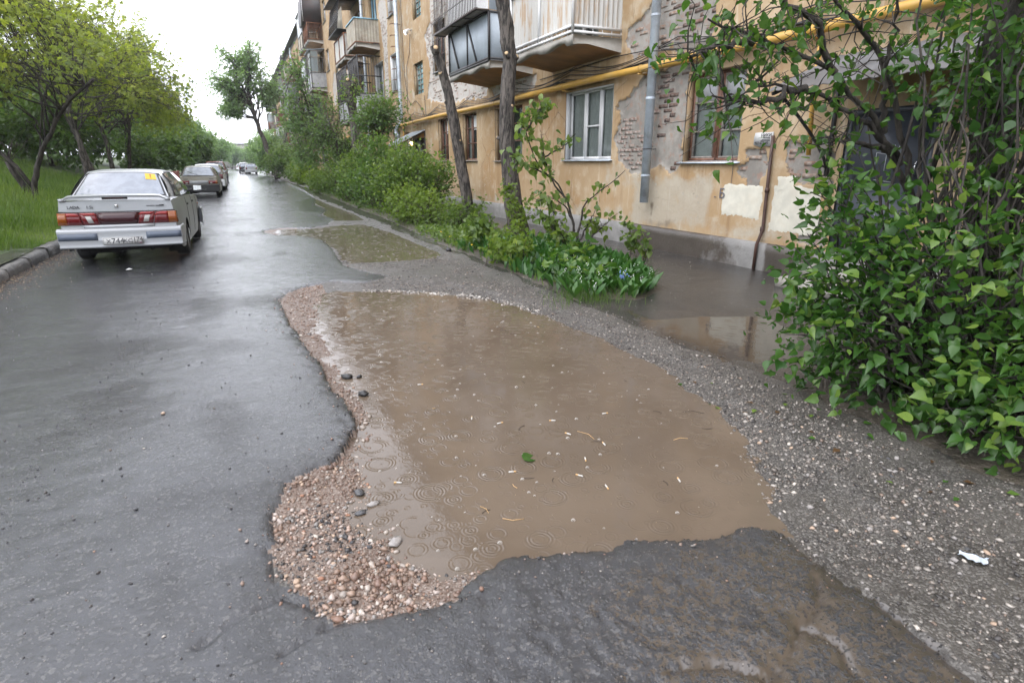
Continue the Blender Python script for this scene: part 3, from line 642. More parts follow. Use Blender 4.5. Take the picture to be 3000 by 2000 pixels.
N = 500; Y = np.where(rg.rand(N) < .6, rg.uniform(.5, 2.2, N), rg.uniform(2.2, 8.6, N)); X = rg.uniform(1.3, 3.15, N); z, a, b, u, s1, s2, s4 = ground_fields(X, Y); ok = (a > .02) & (s1 > -.05) & (s1 < .9) & (s2 > .02); k = 0
for x_, y_, z_ in zip(X[ok], Y[ok], z[ok]):
    if k >= 110: break
    r_ = np.clip(np.exp(rg.normal(-4.4, .25)), .008, .020)
    link('stone', SM[rg.randint(6), rg.choice(['tan', 'pale', 'grey', 'slate'], p=[.3,.25,.3,.15])], SHOULDER, (x_, y_, z_ + r_ * .15), (rg.uniform(-.3,.3), rg.uniform(-.3,.3), rg.uniform(0, 6)), (r_, r_, r_)); k += 1
# ------------------------------------------------------------------ apartment building
W = 6.68; BY0, BY1, BH = -6.0, 113.0, 13.0
bld = empty('apartment_building', (W, 20, 0), 0, 'long apartment block of peeling ochre plaster with a yellow gas pipe and balconies', 'building')
def B(o):                                  # keep world coordinates while hanging a part on the building
    o.parent = bld; o.matrix_parent_inverse = Matrix.Translation((-W, -20, 0)); return o
bpy.context.view_layer.update()
OPEN = []                                  # (y0, y1, z0, z1, style)
OPEN += [(6.69, 7.90, 1.53, 2.84, 'brown_wide'), (9.98, 11.80, 1.58, 2.95, 'white_three'), (14.0, 15.75, 1.58, 2.92, 'brown_two'), (17.15, 18.33, 1.60, 2.97, 'brown_two'), (19.78, 20.85, 1.60, 2.97, 'brown_two'),
         (24.75, 25.5, 1.6, 2.75, 'white_one'), (26.3, 27.8, 1.6, 2.85, 'white_two'), (29.6, 31.0, 1.6, 2.85, 'brown_two'), (32.8, 34.4, 1.6, 2.85, 'white_two'), (36.6, 38.2, 1.6, 2.85, 'brown_two')]
OPEN += [(3.98, 5.02, .42, 2.1, 'door'), (22.65, 24.0, .42, 2.45, 'door_dark')]
OPEN += [(10.6, 11.9, 3.75, 6.0, 'white_two'), (14.2, 15.5, 3.85, 6.0, 'white_two'), (19.9, 21.1, 4.5, 6.0, 'barred'), (22.45, 23.7, 4.02, 5.12, 'block'), (22.45, 23.5, 6.58, 7.75, 'block'), (22.45, 23.5, 9.4, 10.6, 'block'),
         (25.95, 27.4, 4.5, 5.97, 'white_deep'), (25.95, 27.3, 7.42, 8.9, 'white_deep'), (28.75, 30.6, 4.4, 6.0, 'white_deep'), (29.4, 31.0, 6.75, 9.0, 'blue_door'), (33.1, 34.6, 6.75, 9.0, 'white_two'), (33.1, 34.6, 3.7, 6.0, 'white_two'),
         (38.2, 39.4, 4.6, 6.0, 'brown_two'), (38.2, 39.2, 7.5, 9.0, 'brown_two'), (38.2, 39.4, 10.4, 11.9, 'white_two')]
rg = np.random.RandomState(5)
for k in range(2, 6):
    e = 4.4 + 18.65 * k
    OPEN.append((e - .6, e + .7, .42, 2.4, 'door_dark'))
    for f in range(3): OPEN.append((e - .5, e + .6, 4.05 + 2.95 * f, 5.2 + 2.95 * f, 'block'))
    for f in range(4):
        for dy in (2.8, 5.9, 9.6, 13.0, 15.9):
            if e + dy + 1.4 < BY1: OPEN.append((e + dy, e + dy + 1.35, 1.6 + 3.02 * f, 2.95 + 3.02 * f, rg.choice(['white_two', 'brown_two', 'white_two'])))
# --- the plastered wall: a fine sheet with real openings, set back where plaster is lost
PEELS = [([(9.88,2.5),(9.5,2.68),(9.25,2.9),(8.9,2.98),(8.42,2.98),(8.25,2.2),(8.3,1.55),(8.75,1.35),(9.3,1.28),(9.75,1.55),(9.86,1.95),(9.7,2.25)], 0, 'red'),
         ([(8.5,3.02),(7.93,3.0),(7.93,1.60),(8.2,1.42),(8.55,1.5)], 0, 'dark'),
         ([(9.62,3.72),(9.25,3.92),(8.7,4.1),(8.35,4.6),(8.35,3.28),(9.4,3.3),(9.66,3.5)], .35, 'orange'),
         ([(8.4,4.3),(7.8,4.2),(7.35,3.9),(7.5,3.22),(8.4,3.22)], 0, 'dark'),
         ([(6.60,1.70),(6.25,1.68),(6.18,1.45),(6.28,1.20),(6.42,1.18),(6.50,1.36),(6.66,1.40),(6.52,1.52)], 0, 'orange'),
         ([(5.78,1.75),(5.3,1.85),(5.12,1.6),(5.15,1.25),(5.6,1.22),(5.8,1.4)], 0, 'orange'),
         ([(22.1,3.75),(19.7,3.42),(16.4,3.32),(16.0,4.0),(17.2,4.5),(18.6,5.0),(19.2,7.6),(21.2,7.7),(21.4,6.2),(22.2,5.8),(21.6,4.7)], 1, 'white'),
         ([(29.1,8.2),(28.0,9.4),(27.55,7.6),(27.8,6.1),(27.9,4.5),(28.5,3.5),(28.7,4.6),(28.5,6.3)], 1, 'white'),
         ([(16.0,3.5),(13.2,3.55),(13.35,3.22),(15.8,3.24)], .8, 'white'),
         ([(26.0,3.9),(25.7,3.2),(27.5,3.25),(27.2,3.8)], .8, 'white'),
         ([(40.2,9.0),(37.8,7.4),(37.3,5.6),(38.0,4.9),(38.1,7.0),(39.8,8.4)], .8, 'white'),
         ([(5.4,.75),(5.15,.8),(5.1,.5),(5.45,.52)], .2, 'red')]
def snap(c, e):
    c = np.unique(np.round(np.concatenate([c, e]), 4)); keep = np.ones(len(c), bool); es = set(np.round(e, 4).tolist())
    for i in range(1, len(c)):
        if c[i] - c[i-1] < .012:
            if c[i] in es: keep[i-1] = (c[i-1] in es)
            else: keep[i] = False
    return c[keep]
oy = np.array([v for o in OPEN for v in o[:2]]); oz = np.array([v for o in OPEN for v in o[2:4]])
wy = snap(np.concatenate([seg(BY0, 4.8, .2), seg(4.8, 13, .028), seg(13, 30, .075), seg(30, 46, .18), seg(46, BY1, .8), [BY1]]), oy)
wz = snap(np.concatenate([seg(.40, 4.6, .028), seg(4.6, 9.6, .08), seg(9.6, BH, .4), [BH]]), oz)
YY, ZZ = np.meshgrid(wy, wz, indexing='ij')
peel = np.full(YY.shape, -9.); pale = np.zeros(YY.shape)
for poly, pl, kind in PEELS:
    p = np.array(poly); m = (YY > p[:,0].min()-.6) & (YY < p[:,0].max()+.6) & (ZZ > p[:,1].min()-.6) & (ZZ < p[:,1].max()+.6)
    d = -sdf(YY[m], ZZ[m], poly) + fbm(YY[m]*5, ZZ[m]*5, 4)*.22 + fbm(YY[m]*1.6, ZZ[m]*1.6, 2)*.12
    cur = peel[m]; pale_m = pale[m]; pale_m[d > cur] = pl; pale[m] = pale_m; peel[m] = np.maximum(cur, d)
rand = fbm(YY*.5, ZZ*.35, 5); farp = np.where(YY > 30, (rand - .2) * 1.5, -9); peel = np.maximum(peel, farp); pale[(farp > -.2) & (peel == farp)] = .7
pa = np.clip(.5 + peel * 3.2, 0, 1)
depth = sst(-.004, .014, peel) * .034
bulge = fbm(YY * 1.3, ZZ * 1.3, 4) * .012 + fbm(YY*.3, ZZ*.3, 2)*.02
wash = np.zeros(YY.shape)
def blob(y0, y1, z0, z1, s, v, tgt):
    d = np.maximum(np.maximum(y0 - YY, YY - y1), np.maximum(z0 - ZZ, ZZ - z1)); np.maximum(tgt, v * sst(s, -s*.4, d), out=tgt)
blob(8.2, 9.1, .5, 1.15, .35, .95, wash); blob(7.2, 8.5, .55, 1.25, .35, .85, wash); blob(-6, 30, .42, .62, .35, .62, wash); blob(8.9, 10.2, 1.1, 1.5, .35, .6, wash); blob(8.5,9.3,3.4,5,.3,.5,wash); blob(21,25,.4,3.6,.4,.42,wash); blob(23.6,25.8,3.4,8,.5,.5,wash)
damp = np.zeros(YY.shape); blob(8.0, 8.7, .42, .56, .3, .62, damp); blob(8.56, 8.64, .6, .84, .12, .7, damp); blob(5.0,6.1,.42,.47,.15,.6,damp); blob(7.95,8.5,1.35,1.7,.3,.55,damp); blob(8.5,9.0,2.2,2.9,.3,.35,damp)
WX = W + depth + bulge
F = grid(len(wy), len(wz)); V = np.stack([WX, YY, ZZ], -1).reshape(-1, 3)
cy = V[F, 1].mean(1); cz = V[F, 2].mean(1); keep = np.ones(len(F), bool)
for y0, y1, z0, z1, st in OPEN: keep &= ~((cy > y0) & (cy < y1) & (cz > z0) & (cz < z1))
B(mk('wall', V, F[keep][:, ::-1], M['wall'], smooth=True, attrs={'peel': pa.ravel(), 'wash': wash.ravel(), 'damp': damp.ravel(), 'pale': pale.ravel()}))
m = MB(); m.box((W + .06, BY1 - .02, .4), (W + 12, BY1, BH)); m.box((W + .06, BY0, .4), (W + 12, BY0 + .02, BH)); m.box((W + 11.9, BY0 + .03, .4), (W + 12, BY1 - .03, BH))
B(m.build('side_wall', M['wall']))
m = MB(); m.box((W + .62, BY0 + .1, 0), (W + .66, BY1 - .1, BH - .1)); B(m.build('interior', M['room']))
m = MB(); m.box((W - .45, BY0 - .2, BH), (W + 12.2, BY1 + .2, BH + .14)); m.box((W - .02, BY0, BH - .3), (W + .03, BY1, BH - .003)); B(m.build('roof', M['roofing']))
# plinth, with a weathered top ledge
py = np.concatenate([seg(BY0, 3.9, .3), seg(3.9, 20, .06), seg(20, BY1, .8), [BY1]]); prof = [(W + .05, .435), (W - .015, .43), (W - .055, .405), (W - .06, .3), (W - .062, .15), (W - .065, -.1)]
V = []; dm = []
for j, yy in enumerate(py):
    for i, (a, b_) in enumerate(prof):
        n = float(fbm(yy * 4 + i, i * 1.7, 3)); V.append((a + n * .016, yy, b_ + n * .012 * (i > 0)))
        dm.append(max(.95 * float(sst(1.5, .5, abs(yy - 8.1))) , .9 * float(sst(.55, .25, abs(yy - 5.55))), .55 * float(sst(2.2, .7, abs(yy - 7.6))) ))
B(mk('plinth', V, grid(len(py), len(prof)), M['plinth'], smooth=False, attrs={'damp': dm}))
# --- bricks showing where the plaster is gone, one object each in the near patches
BR = {}
for k in ('red', 'dark', 'orange', 'white'):
    for j in range(3):
        r_ = np.random.RandomState(40 + j); V = np.array([[sx * .06, sy * .12 * r_.uniform(.9, 1), sz * .0315 * r_.uniform(.86, 1)] for sx in (-1, 1) for sy in (-1, 1) for sz in (-1, 1)], float); V[:4, 0] -= r_.uniform(0, .012, 4)
        BR[k, j] = mesh('brick', V, np.array([[0,1,3,2],[4,6,7,5],[0,4,5,1],[2,3,7,6],[0,2,6,4],[1,5,7,3]]), M['brick_' + k])
nb = 0; far = {}
for poly, pl, kind in PEELS:
    p = np.array(poly)
    for r_ in range(int(p[:,1].min() / .077), int(p[:,1].max() / .077) + 1):
        z = r_ * .077 + .04; y = p[:,0].min() - .3 + (.125 if r_ % 2 else 0)
        while y < p[:,0].max() + .2:
            y += .255
            d = -sdf(np.array([y, y - .1, y + .1]), np.array([z] * 3), poly).min() + float(fbm(y*5, z*5, 4)*.22 + fbm(y*1.6, z*1.6, 2)*.12)
            if d < .06 or any(a - .1 < y < b_ + .1 and c - .02 < z < e + .02 for a, b_, c, e, s_ in OPEN): continue
            show = fbm(y * 1.1 + 9, z * 1.1, 3) + {'red': -.20, 'dark': -.08, 'orange': .03, 'white': -.03}[kind]
            show = show + (vn(np.array(y * 9), np.array(z * 14)) - .5) * .25
            if show < 0 and rg.rand() < .965: continue
            x = W + .090 + rg.uniform(-.003, .012) + float(fbm(y*1.3, z*1.3, 4)*.012 + fbm(y*.3, z*.3, 2)*.02)
            if kind == 'white' or nb >= 295: far.setdefault(kind, []).append((x, y, z)); continue
            o = link('brick', BR[kind, rg.randint(3)], None, (x, y, z), (rg.uniform(-.03,.03), 0, rg.uniform(-.03,.03)), (1, rg.choice([1., 1., .95, .6]), rg.uniform(.85, 1))); B(o); nb += 1
for kind, pts in far.items():
    m = MB()
    for x, y, z in pts: w_ = rg.uniform(.098, .12); m.box((x - .06, y - w_, z - .03), (x + .05, y + w_, z + .03))
    tag(B(m.build('bricks', M['brick_' + kind])), kind='stuff')
# --- windows
def window(y0, y1, z0, z1, st, curtain=True):
    w = y1 - y0; h = z1 - z0; fr = MB(); gl = []; bars_ = []; mat = M['wood_brown'] if 'brown' in st or st == 'barred' else M['paint_white']
    if st == 'blue_door': mat = M['paint_blue']
    fx = .13 if st != 'white_deep' else .2; t = .055
    def rect(a, b_, c, d, tt=t, dp=.06, x=fx):
        fr.box((x, a, c), (x + dp, b_, c + tt)); fr.box((x, a, d - tt), (x + dp, b_, d)); fr.box((x, a, c + tt), (x + dp, a + tt, d - tt)); fr.box((x, b_ - tt, c + tt), (x + dp, b_, d - tt))
        gl.append((a + tt, b_ - tt, c + tt, d - tt))
    e = .004
    if st == 'white_three':
        c1 = w * .34; c2 = w * .66; t = .05
        rect(e, c1, e, h - e); rect(c1 + .002, c2, e, h - e); rect(c2 + .002, w - e, e, h - e); fr.box((fx + .004, c1 + .05, h * .47), (fx + .05, c2 - .05, h * .47 + .035))
    elif st in ('white_two', 'white_deep', 'blue_door'):
        c1 = w * .6; rect(e, c1, e, h - e); rect(c1 + .002, w - e, e, h - e)
        if st == 'blue_door': fr.box((fx, .06, .06), (fx + .05, c1 - .06, .75))
    elif st == 'white_one': rect(e, w - e, e, h - e)
    elif st == 'brown_wide':
        c1 = w * .5
        for a, b_ in ((e, c1 - .015), (c1 + .015, w - e)):
            rect(a, b_, e, h - e, .05)
            bars_.append((a, b_))
        fr.box((fx - .01, c1 - .014, e), (fx + .07, c1 + .014, h - e))
    elif st in ('brown_two', 'barred'):
        c1 = w * .6
        for a, b_ in ((e, c1 - .01), (c1 + .01, w - e)):
            rect(a, b_, e, h - e, .05); fr.box((fx + .002, a + .05, h * .36), (fx + .05, b_ - .05, h * .36 + .03)); fr.box((fx + .002, a + .05, h * .68), (fx + .05, b_ - .05, h * .68 + .03))
    elif st == 'block':
        rect(e, w - e, e, h - e, .03); mat = M['concrete']
        for i in range(1, 3): fr.box((fx - .004, w * i / 3 - .01, .03), (fx + .03, w * i / 3 + .01, h - .03))
        for i in range(1, 6): fr.box((fx - .002, .03, h * i / 6 - .01), (fx + .03, w - .03, h * i / 6 + .01))
    elif st in ('door', 'door_dark'): pass
    loc = (W, y0, z0)
    if st in ('door', 'door_dark'):
        fr.box((.06, .05, .0), (.11, w - .05, h - .05)); fr.box((.02, .002, 0), (.12, .05, h)); fr.box((.02, w - .05, 0), (.12, w - .002, h)); fr.box((.02, .05, h - .05), (.12, w - .05, h - .002))
        fr.box((.045, .14, .2), (.06, w - .14, h * .45)); fr.box((.045, .14, h * .52), (.06, w - .14, h - .2))
        o = fr.build('door', M['door_steel'] if st == 'door' else M['iron_dark'], loc=loc); B(o)
        m = MB(); m.tube([(.055, .16, .95), (.0, .16, .95), (-.0, .16, 1.1), (.055, .16, 1.1)], .012); m.build('handle', M['chrome'], o)
    else:
        o = fr.build('window', mat, loc=loc); B(o)
        if bars_:
            m = MB()
            for a, b_ in bars_:
                for q in (.335, .66): m.box((fx + .002, a + .05, h * q), (fx + .05, b_ - .05, h * q + .028))
                for z_ in (.052, h - .085): m.box((fx + .002, a + .052, z_), (fx + .05, b_ - .052, z_ + .03))
                for y_ in (a + .052, b_ - .082): m.box((fx + .004, y_, .083), (fx + .05, y_ + .03, h - .086))
            m.build('sash', M['wood_grey'], o)
        pm = M['glass_block'] if st == 'block' else M['glass']
        for a, b_, c, d in gl:
            mk('pane', [(fx + .03, a - .006, c - .006), (fx + .03, b_ + .006, c - .006), (fx + .03, b_ + .006, d + .006), (fx + .03, a - .006, d + .006)], [[0,3,2,1]], pm, o)
        if st != 'block':
            m = MB(); n = max(14, int(w / .05)); yy = np.linspace(.03, w - .03, n); xx = fx + .075 + .012 * np.sin(np.arange(n) * 1.9 + rg.uniform(0, 6)); cov = rg.uniform(.35, .5)
            V = []; 
            for j, (a, b_) in enumerate(zip(xx, yy)): V += [(a, b_, .02), (a, b_, h - .02)]
            Fc = [[2*j, 2*j+1, 2*j+3, 2*j+2] for j in range(n - 1) if (yy[j] / w < cov * .75 or yy[j] / w > 1 - cov * .6 or st in ('white_three', 'brown_wide'))]
            mk('curtain', V, Fc, M['curtain'], o)
        m = MB()
        if st in ('white_three', 'white_deep'):
            m.box((.0, -.03, .0), (.0001, -.029, .0001)) if False else None
            m.box((.012, .001, .003), (fx - .002, .022, h - .003)); m.box((.012, w - .022, .003), (fx - .002, w - .001, h - .003)); m.box((.012, .022, h - .024), (fx - .002, w - .022, h - .003)); m.build('reveal', M['paint_white'], o)
        else:
            m.box((.012, .0, .0), (fx - .002, .004, h)); m.box((.012, w - .004, .0), (fx - .002, w, h)); m.box((.012, .004, h - .004), (fx - .002, w - .004, h)); m.box((.012, .004, 0), (fx - .002, w - .004, .004))
            rv = m.build('reveal', M['wall'], o)
        if st != 'block':
            m = MB(); V = [(-.07, -.05, -.03), (-.07, w + .05, -.03), (-.07, w + .05, -.012), (-.07, -.05, -.012), (fx, -.05, -.004), (fx, w + .05, -.004), (fx, w + .05, .012), (fx, -.05, .012)]
            m.add(V, np.array([[0,1,2,3],[3,2,6,7],[0,4,5,1],[0,3,7,4],[1,5,6,2]])); m.build('sill', M['galv'] if st in ('white_three', 'brown_wide') else M['wood_grey'] if 'brown' in st else M['sheet_grey'], o)
        if st == 'barred':
            m = MB()
            for i in range(9): y = w * i / 8; m.bar((-.03, y, -.05), (-.03, y, h + .05), .016)
            for z in (0, h * .3, h * .65, h): m.bar((-.03, -.05, z), (-.03, w + .05, z), .018)
            m.build('window_bars', M['iron_dark'], o)
    return o
WIN = [window(*o) for o in OPEN]
# details inside single windows
o = WIN[0]; m = MB(); m.box((.15, .06, .90), (.155, .58, 1.24)); m.box((.15, .66, .90), (.155, 1.15, 1.24)); m.build('board', M['sheet_grey'], o)
for o, ya in ((WIN[3], .12), (WIN[4], .10)):
    V = []; n = 12
    for j in range(n): y = ya + .5 * j / (n - 1); V += [(.185, y, .86 + .05 * abs(math.sin(j * 1.3))), (.185, y, 1.30)]
    V = [(a_ - .03, b_, c_) for a_, b_, c_ in V]; mk('net_curtain', V, [[2*j, 2*j+1, 2*j+3, 2*j+2] for j in range(n - 1)], M['net_curtain'], o)
# --- yellow gas pipe, brackets, cables, rain pipes
gy = np.linspace(.5, 40, 120); m = MB(); m.tube(np.stack([np.full(120, W - .16) + .004*np.sin(gy*1.1), gy, 3.045 + .012 * np.sin(gy * .7)], -1), .062, 12); o = B(m.build('gas_pipe', M['pipe_yellow'], smooth=True))
m = MB(); m.tube([(W - .16, 25.1, 3.0), (W - .16, 25.1, 2.6), (W - .13, 25.1, 2.2)], .03, 8); mm = MB(); mm.tube([(W - .16, 5.42, 3.0), (W - .15, 5.42, 2.2), (W - .12, 5.4, 1.6)], .03, 8); mm.build('branch_pipe', M['pipe_yellow'], o, smooth=True); m.build('branch_pipe', M['pipe_yellow'], o, smooth=True, loc=None)
for y in (5.6, 8.95, 11.6, 15.3, 19.2, 23.4, 27.5, 31, 35):
    m = MB(); a = np.linspace(0, 2 * PI, 14); m.tube(np.stack([W - .16 + .068 * np.cos(a), np.full(14, y), 3.045 + .068 * np.sin(a)], -1), .006, 4); m.bar((W - .22, y, 2.965), (W + .02, y, 2.965), .03, .02); m.build('pipe_clamp', M['pipe_yellow'] if y < 12 else M['rust'], o)
for i in range(7):
    yy = np.linspace(2, 39, 260); sag = .05 * np.abs(np.sin(yy / 3.1 * PI + i * .2)) * (1 + .5 * i); base = 3.14 + .022 * i + (.0 if i < 4 else .06 + .05 * (i - 4))
    zz = base - sag + .012 * np.sin(yy * 2.3 + i * 2); xx = W - .05 - .018 * (i % 3) - .02 * np.sin(yy * 1.7 + i)
    m = MB(); m.tube(np.stack([xx, yy, zz], -1), .008 + .006 * (i in (0, 2)), 5); B(m.build('cable', M['cable'], smooth=True))
for pts in ([(25.05, 8.2), (25.0, 5), (24.7, 4.1), (24.2, 3.75), (23.5, 3.85), (22.9, 3.6), (22.4, 3.2)], [(23.9, 6.2), (24.1, 5.6), (24.6, 5.2), (24.75, 3.4)], [(22.3, 3.9), (22.2, 3.2)], [(13, 3.35), (10, 3.42), (7, 3.3), (3, 3.5)]):
    P = np.array(pts); t_ = np.linspace(0, 1, len(P)); tt = np.linspace(0, 1, 40); m = MB(); m.tube(np.stack([np.full(40, W - .03), np.interp(tt, t_, P[:,0]), np.interp(tt, t_, P[:,1]) - .03 * np.sin(tt * PI)], -1), .009, 5); B(m.build('cable', M['cable'], smooth=True))
def drain(y, z0, z1, elbow=None, r=.078, x=W - .16):
    pts = [(x, y, z1), (x, y, z0)]
    if elbow: pts = [(x, y, z1), (x, y, z0 + .05), (x + .02, y, z0)] + elbow
    m = MB(); m.tube(pts, r, 14, caps=True); o = B(m.build('rain_pipe', M['galv'], smooth=True))
    z = z0 + .45
    while z < z1:
        m = MB(); m.tube([(x, y, z), (x, y, z + .035)], r + .006, 14, False); m.build('pipe_collar', M['galv'], o, smooth=True); z += 1.25
    for z in np.arange(z0 + .9, z1, 2.5):
        m = MB(); a = np.linspace(0, 2 * PI, 14); m.tube(np.stack([x + (r + .01) * np.cos(a), y + (r + .01) * np.sin(a), np.full(14, z)], -1), .007, 4); m.bar((x + r, y, z), (W + .02, y, z), .014); m.build('pipe_bracket', M['iron_dark'], o)
    return o
drain(8.63, .84, 12.8, r=.076); drain(25.35, 3.4, 12.8, [(W - .16, 25.45, 3.1), (W - .3, 25.7, 2.95), (W - .32, 25.75, 2.72), (W - .3, 25.5, 2.6)]); drain(32.0, 3.0, 12.8, [(W - .2, 32, 2.7), (W - .2, 32.2, 1.5)])
for y in (50.5, 69, 88): drain(y, 1, 12.8)
m = MB(); m.tube([(W - .04, 6.06, 1.86), (W - .04, 6.05, 1.2), (W - .04, 6.04, .62), (W - .07, 6.05, .50), (W - .09, 6.07, .40), (W - .085, 6.08, .02)], .024, 8); o = B(m.build('wall_pipe', M['pipe_brown'], smooth=True))
for z in (1.15, .62): mm = MB(); mm.tube([(W - .04, 6.05, z - .03), (W - .04, 6.05, z + .03)], .031, 8); mm.build('pipe_collar', M['pipe_brown'], o)
# iron rungs beside the second rain pipe
for i in range(22):
    z = 3.55 + i * .42; m = MB(); y = 26.0 + .04 * math.sin(i * 2.1); m.tube([(W, y - .12, z), (W - .26, y - .16, z + .02), (W - .24, y + .18, z + .03), (W, y + .12, z + .10)], .010, 5); B(m.build('iron_rung', M['rust']))
# flood lamp between the stair windows
m = MB(); m.tube([(W - .02, 23.7, 6.30), (W - .14, 23.7, 6.32), (W - .18, 23.72, 6.26), (W - .26, 23.74, 6.20)], [.03, .03, .075, .10], 10); o = B(m.build('flood_lamp', M['paint_white'], smooth=True))
m = MB(); m.tube([(W - .262, 23.74, 6.199), (W - .275, 23.742, 6.19)], [.088, .07], 10); m.build('lens', M['lamp_cool'], o)
# --- door canopies
def corrug(n, pitch, amp):
    return np.stack([np.arange(n) * pitch / 2, amp * (np.arange(n) % 2)], -1)
def canopy(y0, y1, xf, zf, zb, lamp, col='galv'):
    n = int((y1 - y0) / .06); yy = np.linspace(y0, y1, n); V = []
    for i, y in enumerate(yy):
        a = .012 * (i % 2)
        for t in (0, .5, 1): V.append((xf + (W - xf) * t, y, zf + (zb - zf) * t + a - .03 * (1 - t)**2))
    F = grid(n, 3); V = np.array(V); V2 = V - [0, 0, .006]
    o = B(mk('door_canopy', np.concatenate([V, V2]), [F, F[:, ::-1] + len(V)], M[col]))
    for y in (y0 + .06, y1 - .06):
        m = MB(); zw = zf - .95
        m.bar((W, y, zb - .06), (xf + .05, y, zf - .05), .035); m.bar((W - .015, y, zb - .1), (W - .015, y, zw), .04); 
        t_ = np.linspace(0, 1, 12); m.tube(np.stack([W - .03 + (xf - W + .2) * t_, np.full(12, y), zw + .1 + (zf - .05 - zw - .1) * t_ ** .75], -1), .02, 6)
        a = np.linspace(-.5, PI * 1.2, 14); m.tube(np.stack([W - .10 - .055 * np.sin(a), np.full(14, y), zw + .06 - .06 * np.cos(a)], -1), .012, 5)
        a = np.linspace(0, PI * 1.6, 14); m.tube(np.stack([xf + .16 + .07 * np.cos(a), np.full(14, y), zf - .14 + .07 * np.sin(a)], -1), .012, 5)
        m.build('bracket', M['iron_dark'], o)
    if lamp:
        m = MB(); m.tube([(W - .45, (y0 + y1) / 2 - .45, zf + .22), (W - .45, (y0 + y1) / 2 - .45, zf + .10)], .03, 8); l_ = m.build('lamp_holder', M['iron_dark'], o)
        V = IV * [.062, .062, .085] + [W - .45, (y0 + y1) / 2 - .45, zf + .03]; mk('bulb', V, IF, M['bulb_warm'], l_, smooth=True)
    return o
canopy(22.45, 24.25, 5.55, 2.2, 2.72, True)
canopy(2.0, 5.25, 5.55, 2.30, 2.72, False, 'sheet_old')
for k in range(2, 6): canopy(3.7 + 18.65 * k, 5.4 + 18.65 * k, 5.6, 2.25, 2.7, False)
m = MB(); m.box((W - .75, 3.9, 0.02), (W - .07, 5.1, .16)); m.box((W - .42, 3.9, .16), (W - .07, 5.1, .30)); B(m.build('door_step', M['concrete']))
# white marks scratched on the steel door
m = MB()
for a, b_ in (((4.62, 1.62), (4.62, 1.40)), ((4.62, 1.62), (4.50, 1.60)), ((4.50, 1.60), (4.50, 1.42)), ((4.60, 1.32), (4.40, 1.30)), ((4.42, 1.70), (4.36, 1.48)), ((4.36, 1.70), (4.42, 1.55)), ((4.55, .98), (4.50, .90))): m.bar((W + .0425, *a), (W + .0425, *b_), .012, .004)
B(m.build('scratched_marks', M['scrawl_white']))
# --- paint patches, notice, scrawls
def patch(name, y0, y1, z0, z1, m, seed):
    n = 56; a = np.linspace(y0 - .06, y1 + .06, n); b_ = np.linspace(z0 - .10, z1 + .06, n); A, Z = np.meshgrid(a, b_, indexing='ij')
    d = np.maximum(np.maximum(y0 - A, A - y1), np.maximum(z0 - Z, Z - z1)) + fbm(A * 9 + seed, Z * 9, 4) * .07 + fbm(A * 28 + seed, Z * 3, 3) * .06 * (Z < z0 + .1)
    X = W + fbm(A * 1.3, Z * 1.3, 4) * .012 + fbm(A * .3, Z * .3, 2) * .02 - .003 + .004 * sst(-.02, .02, d)
    F = grid(n, n); F = F[(d.ravel()[F].max(1) < .02)][:, ::-1]; u, inv = np.unique(F, return_inverse=True)
    return B(mk(name, np.stack([X, A, Z], -1).reshape(-1, 3)[u], inv.reshape(F.shape), M[m], smooth=True))
def bulge_at(y, z): return float(fbm(y * 1.3, z * 1.3, 4) * .012 + fbm(y*.3, z*.3, 2)*.02)
patch('paint_patch', 6.17, 6.90, .76, 1.20, 'paint_cream', 1); patch('paint_patch', 5.22, 5.95, .62, 1.20, 'paint_cream', 2); patch('paint_patch', 5.66, 5.92, 1.1, 1.32, 'paint_cream', 4)
nt = empty('paper_notice', (W - .02, 6.24, 1.82), 0, 'torn white paper notice with black printing glued to the ochre wall', 'notice')
r_ = np.random.RandomState(8); P = np.array([(-.16,-.07),(-.1,-.085),(-.04,-.10),(.03,-.085),(.10,-.095),(.155,-.075),(.15,0),(.158,.09),(.06,.085),(-.05,.092),(-.15,.088),(-.165,.02)]); n = len(P)
mk('sheet', [(-.003, -a, b_) for a, b_ in P] + [(.012, -a, b_) for a, b_ in P], [list(range(n)), ] + [[i, n + i, n + (i + 1) % n, (i + 1) % n] for i in range(n)], M['paper'], nt)
def text(name, s, size, loc, rot, m, parent=None, ext=.0015, ax='LEFT'):
    cu = bpy.data.curves.new(name, 'FONT'); cu.body = s; cu.size = size; cu.extrude = ext; cu.align_x = ax; cu.resolution_u = 2
    t_ = bpy.data.objects.new('tmp', cu); COL.objects.link(t_); bpy.context.view_layer.update()
    me = bpy.data.meshes.new_from_object(t_.evaluated_get(bpy.context.evaluated_depsgraph_get())); bpy.data.objects.remove(t_); bpy.data.curves.remove(cu)
    me.materials.clear(); me.materials.append(M[m]); o = link(name, me, parent, loc, rot); return o
WR = (PI / 2, 0, -PI / 2)                       # text on a wall that faces -X
text('lettering', 'НИКИ', .062, (-.006, .04, .030), WR, 'ink', nt); text('lettering', '922 633-40', .052, (-.006, .145, -.065), WR, 'ink', nt)
m = MB()
for i, z in enumerate((.018, -.002, -.020)): m.box((-.0055, -.12, z - .006), (-.0045, .0 + .02 * i, z + .004))
m.build('printing', M['ink'], nt)
B(text('graffiti', 'Б', .20, (W - .016, 6.98, 1.0), WR, 'scrawl', None, .002)); B(text('graffiti', '-', .14, (W - .016, 7.08, .98), WR, 'scrawl', None, .002))
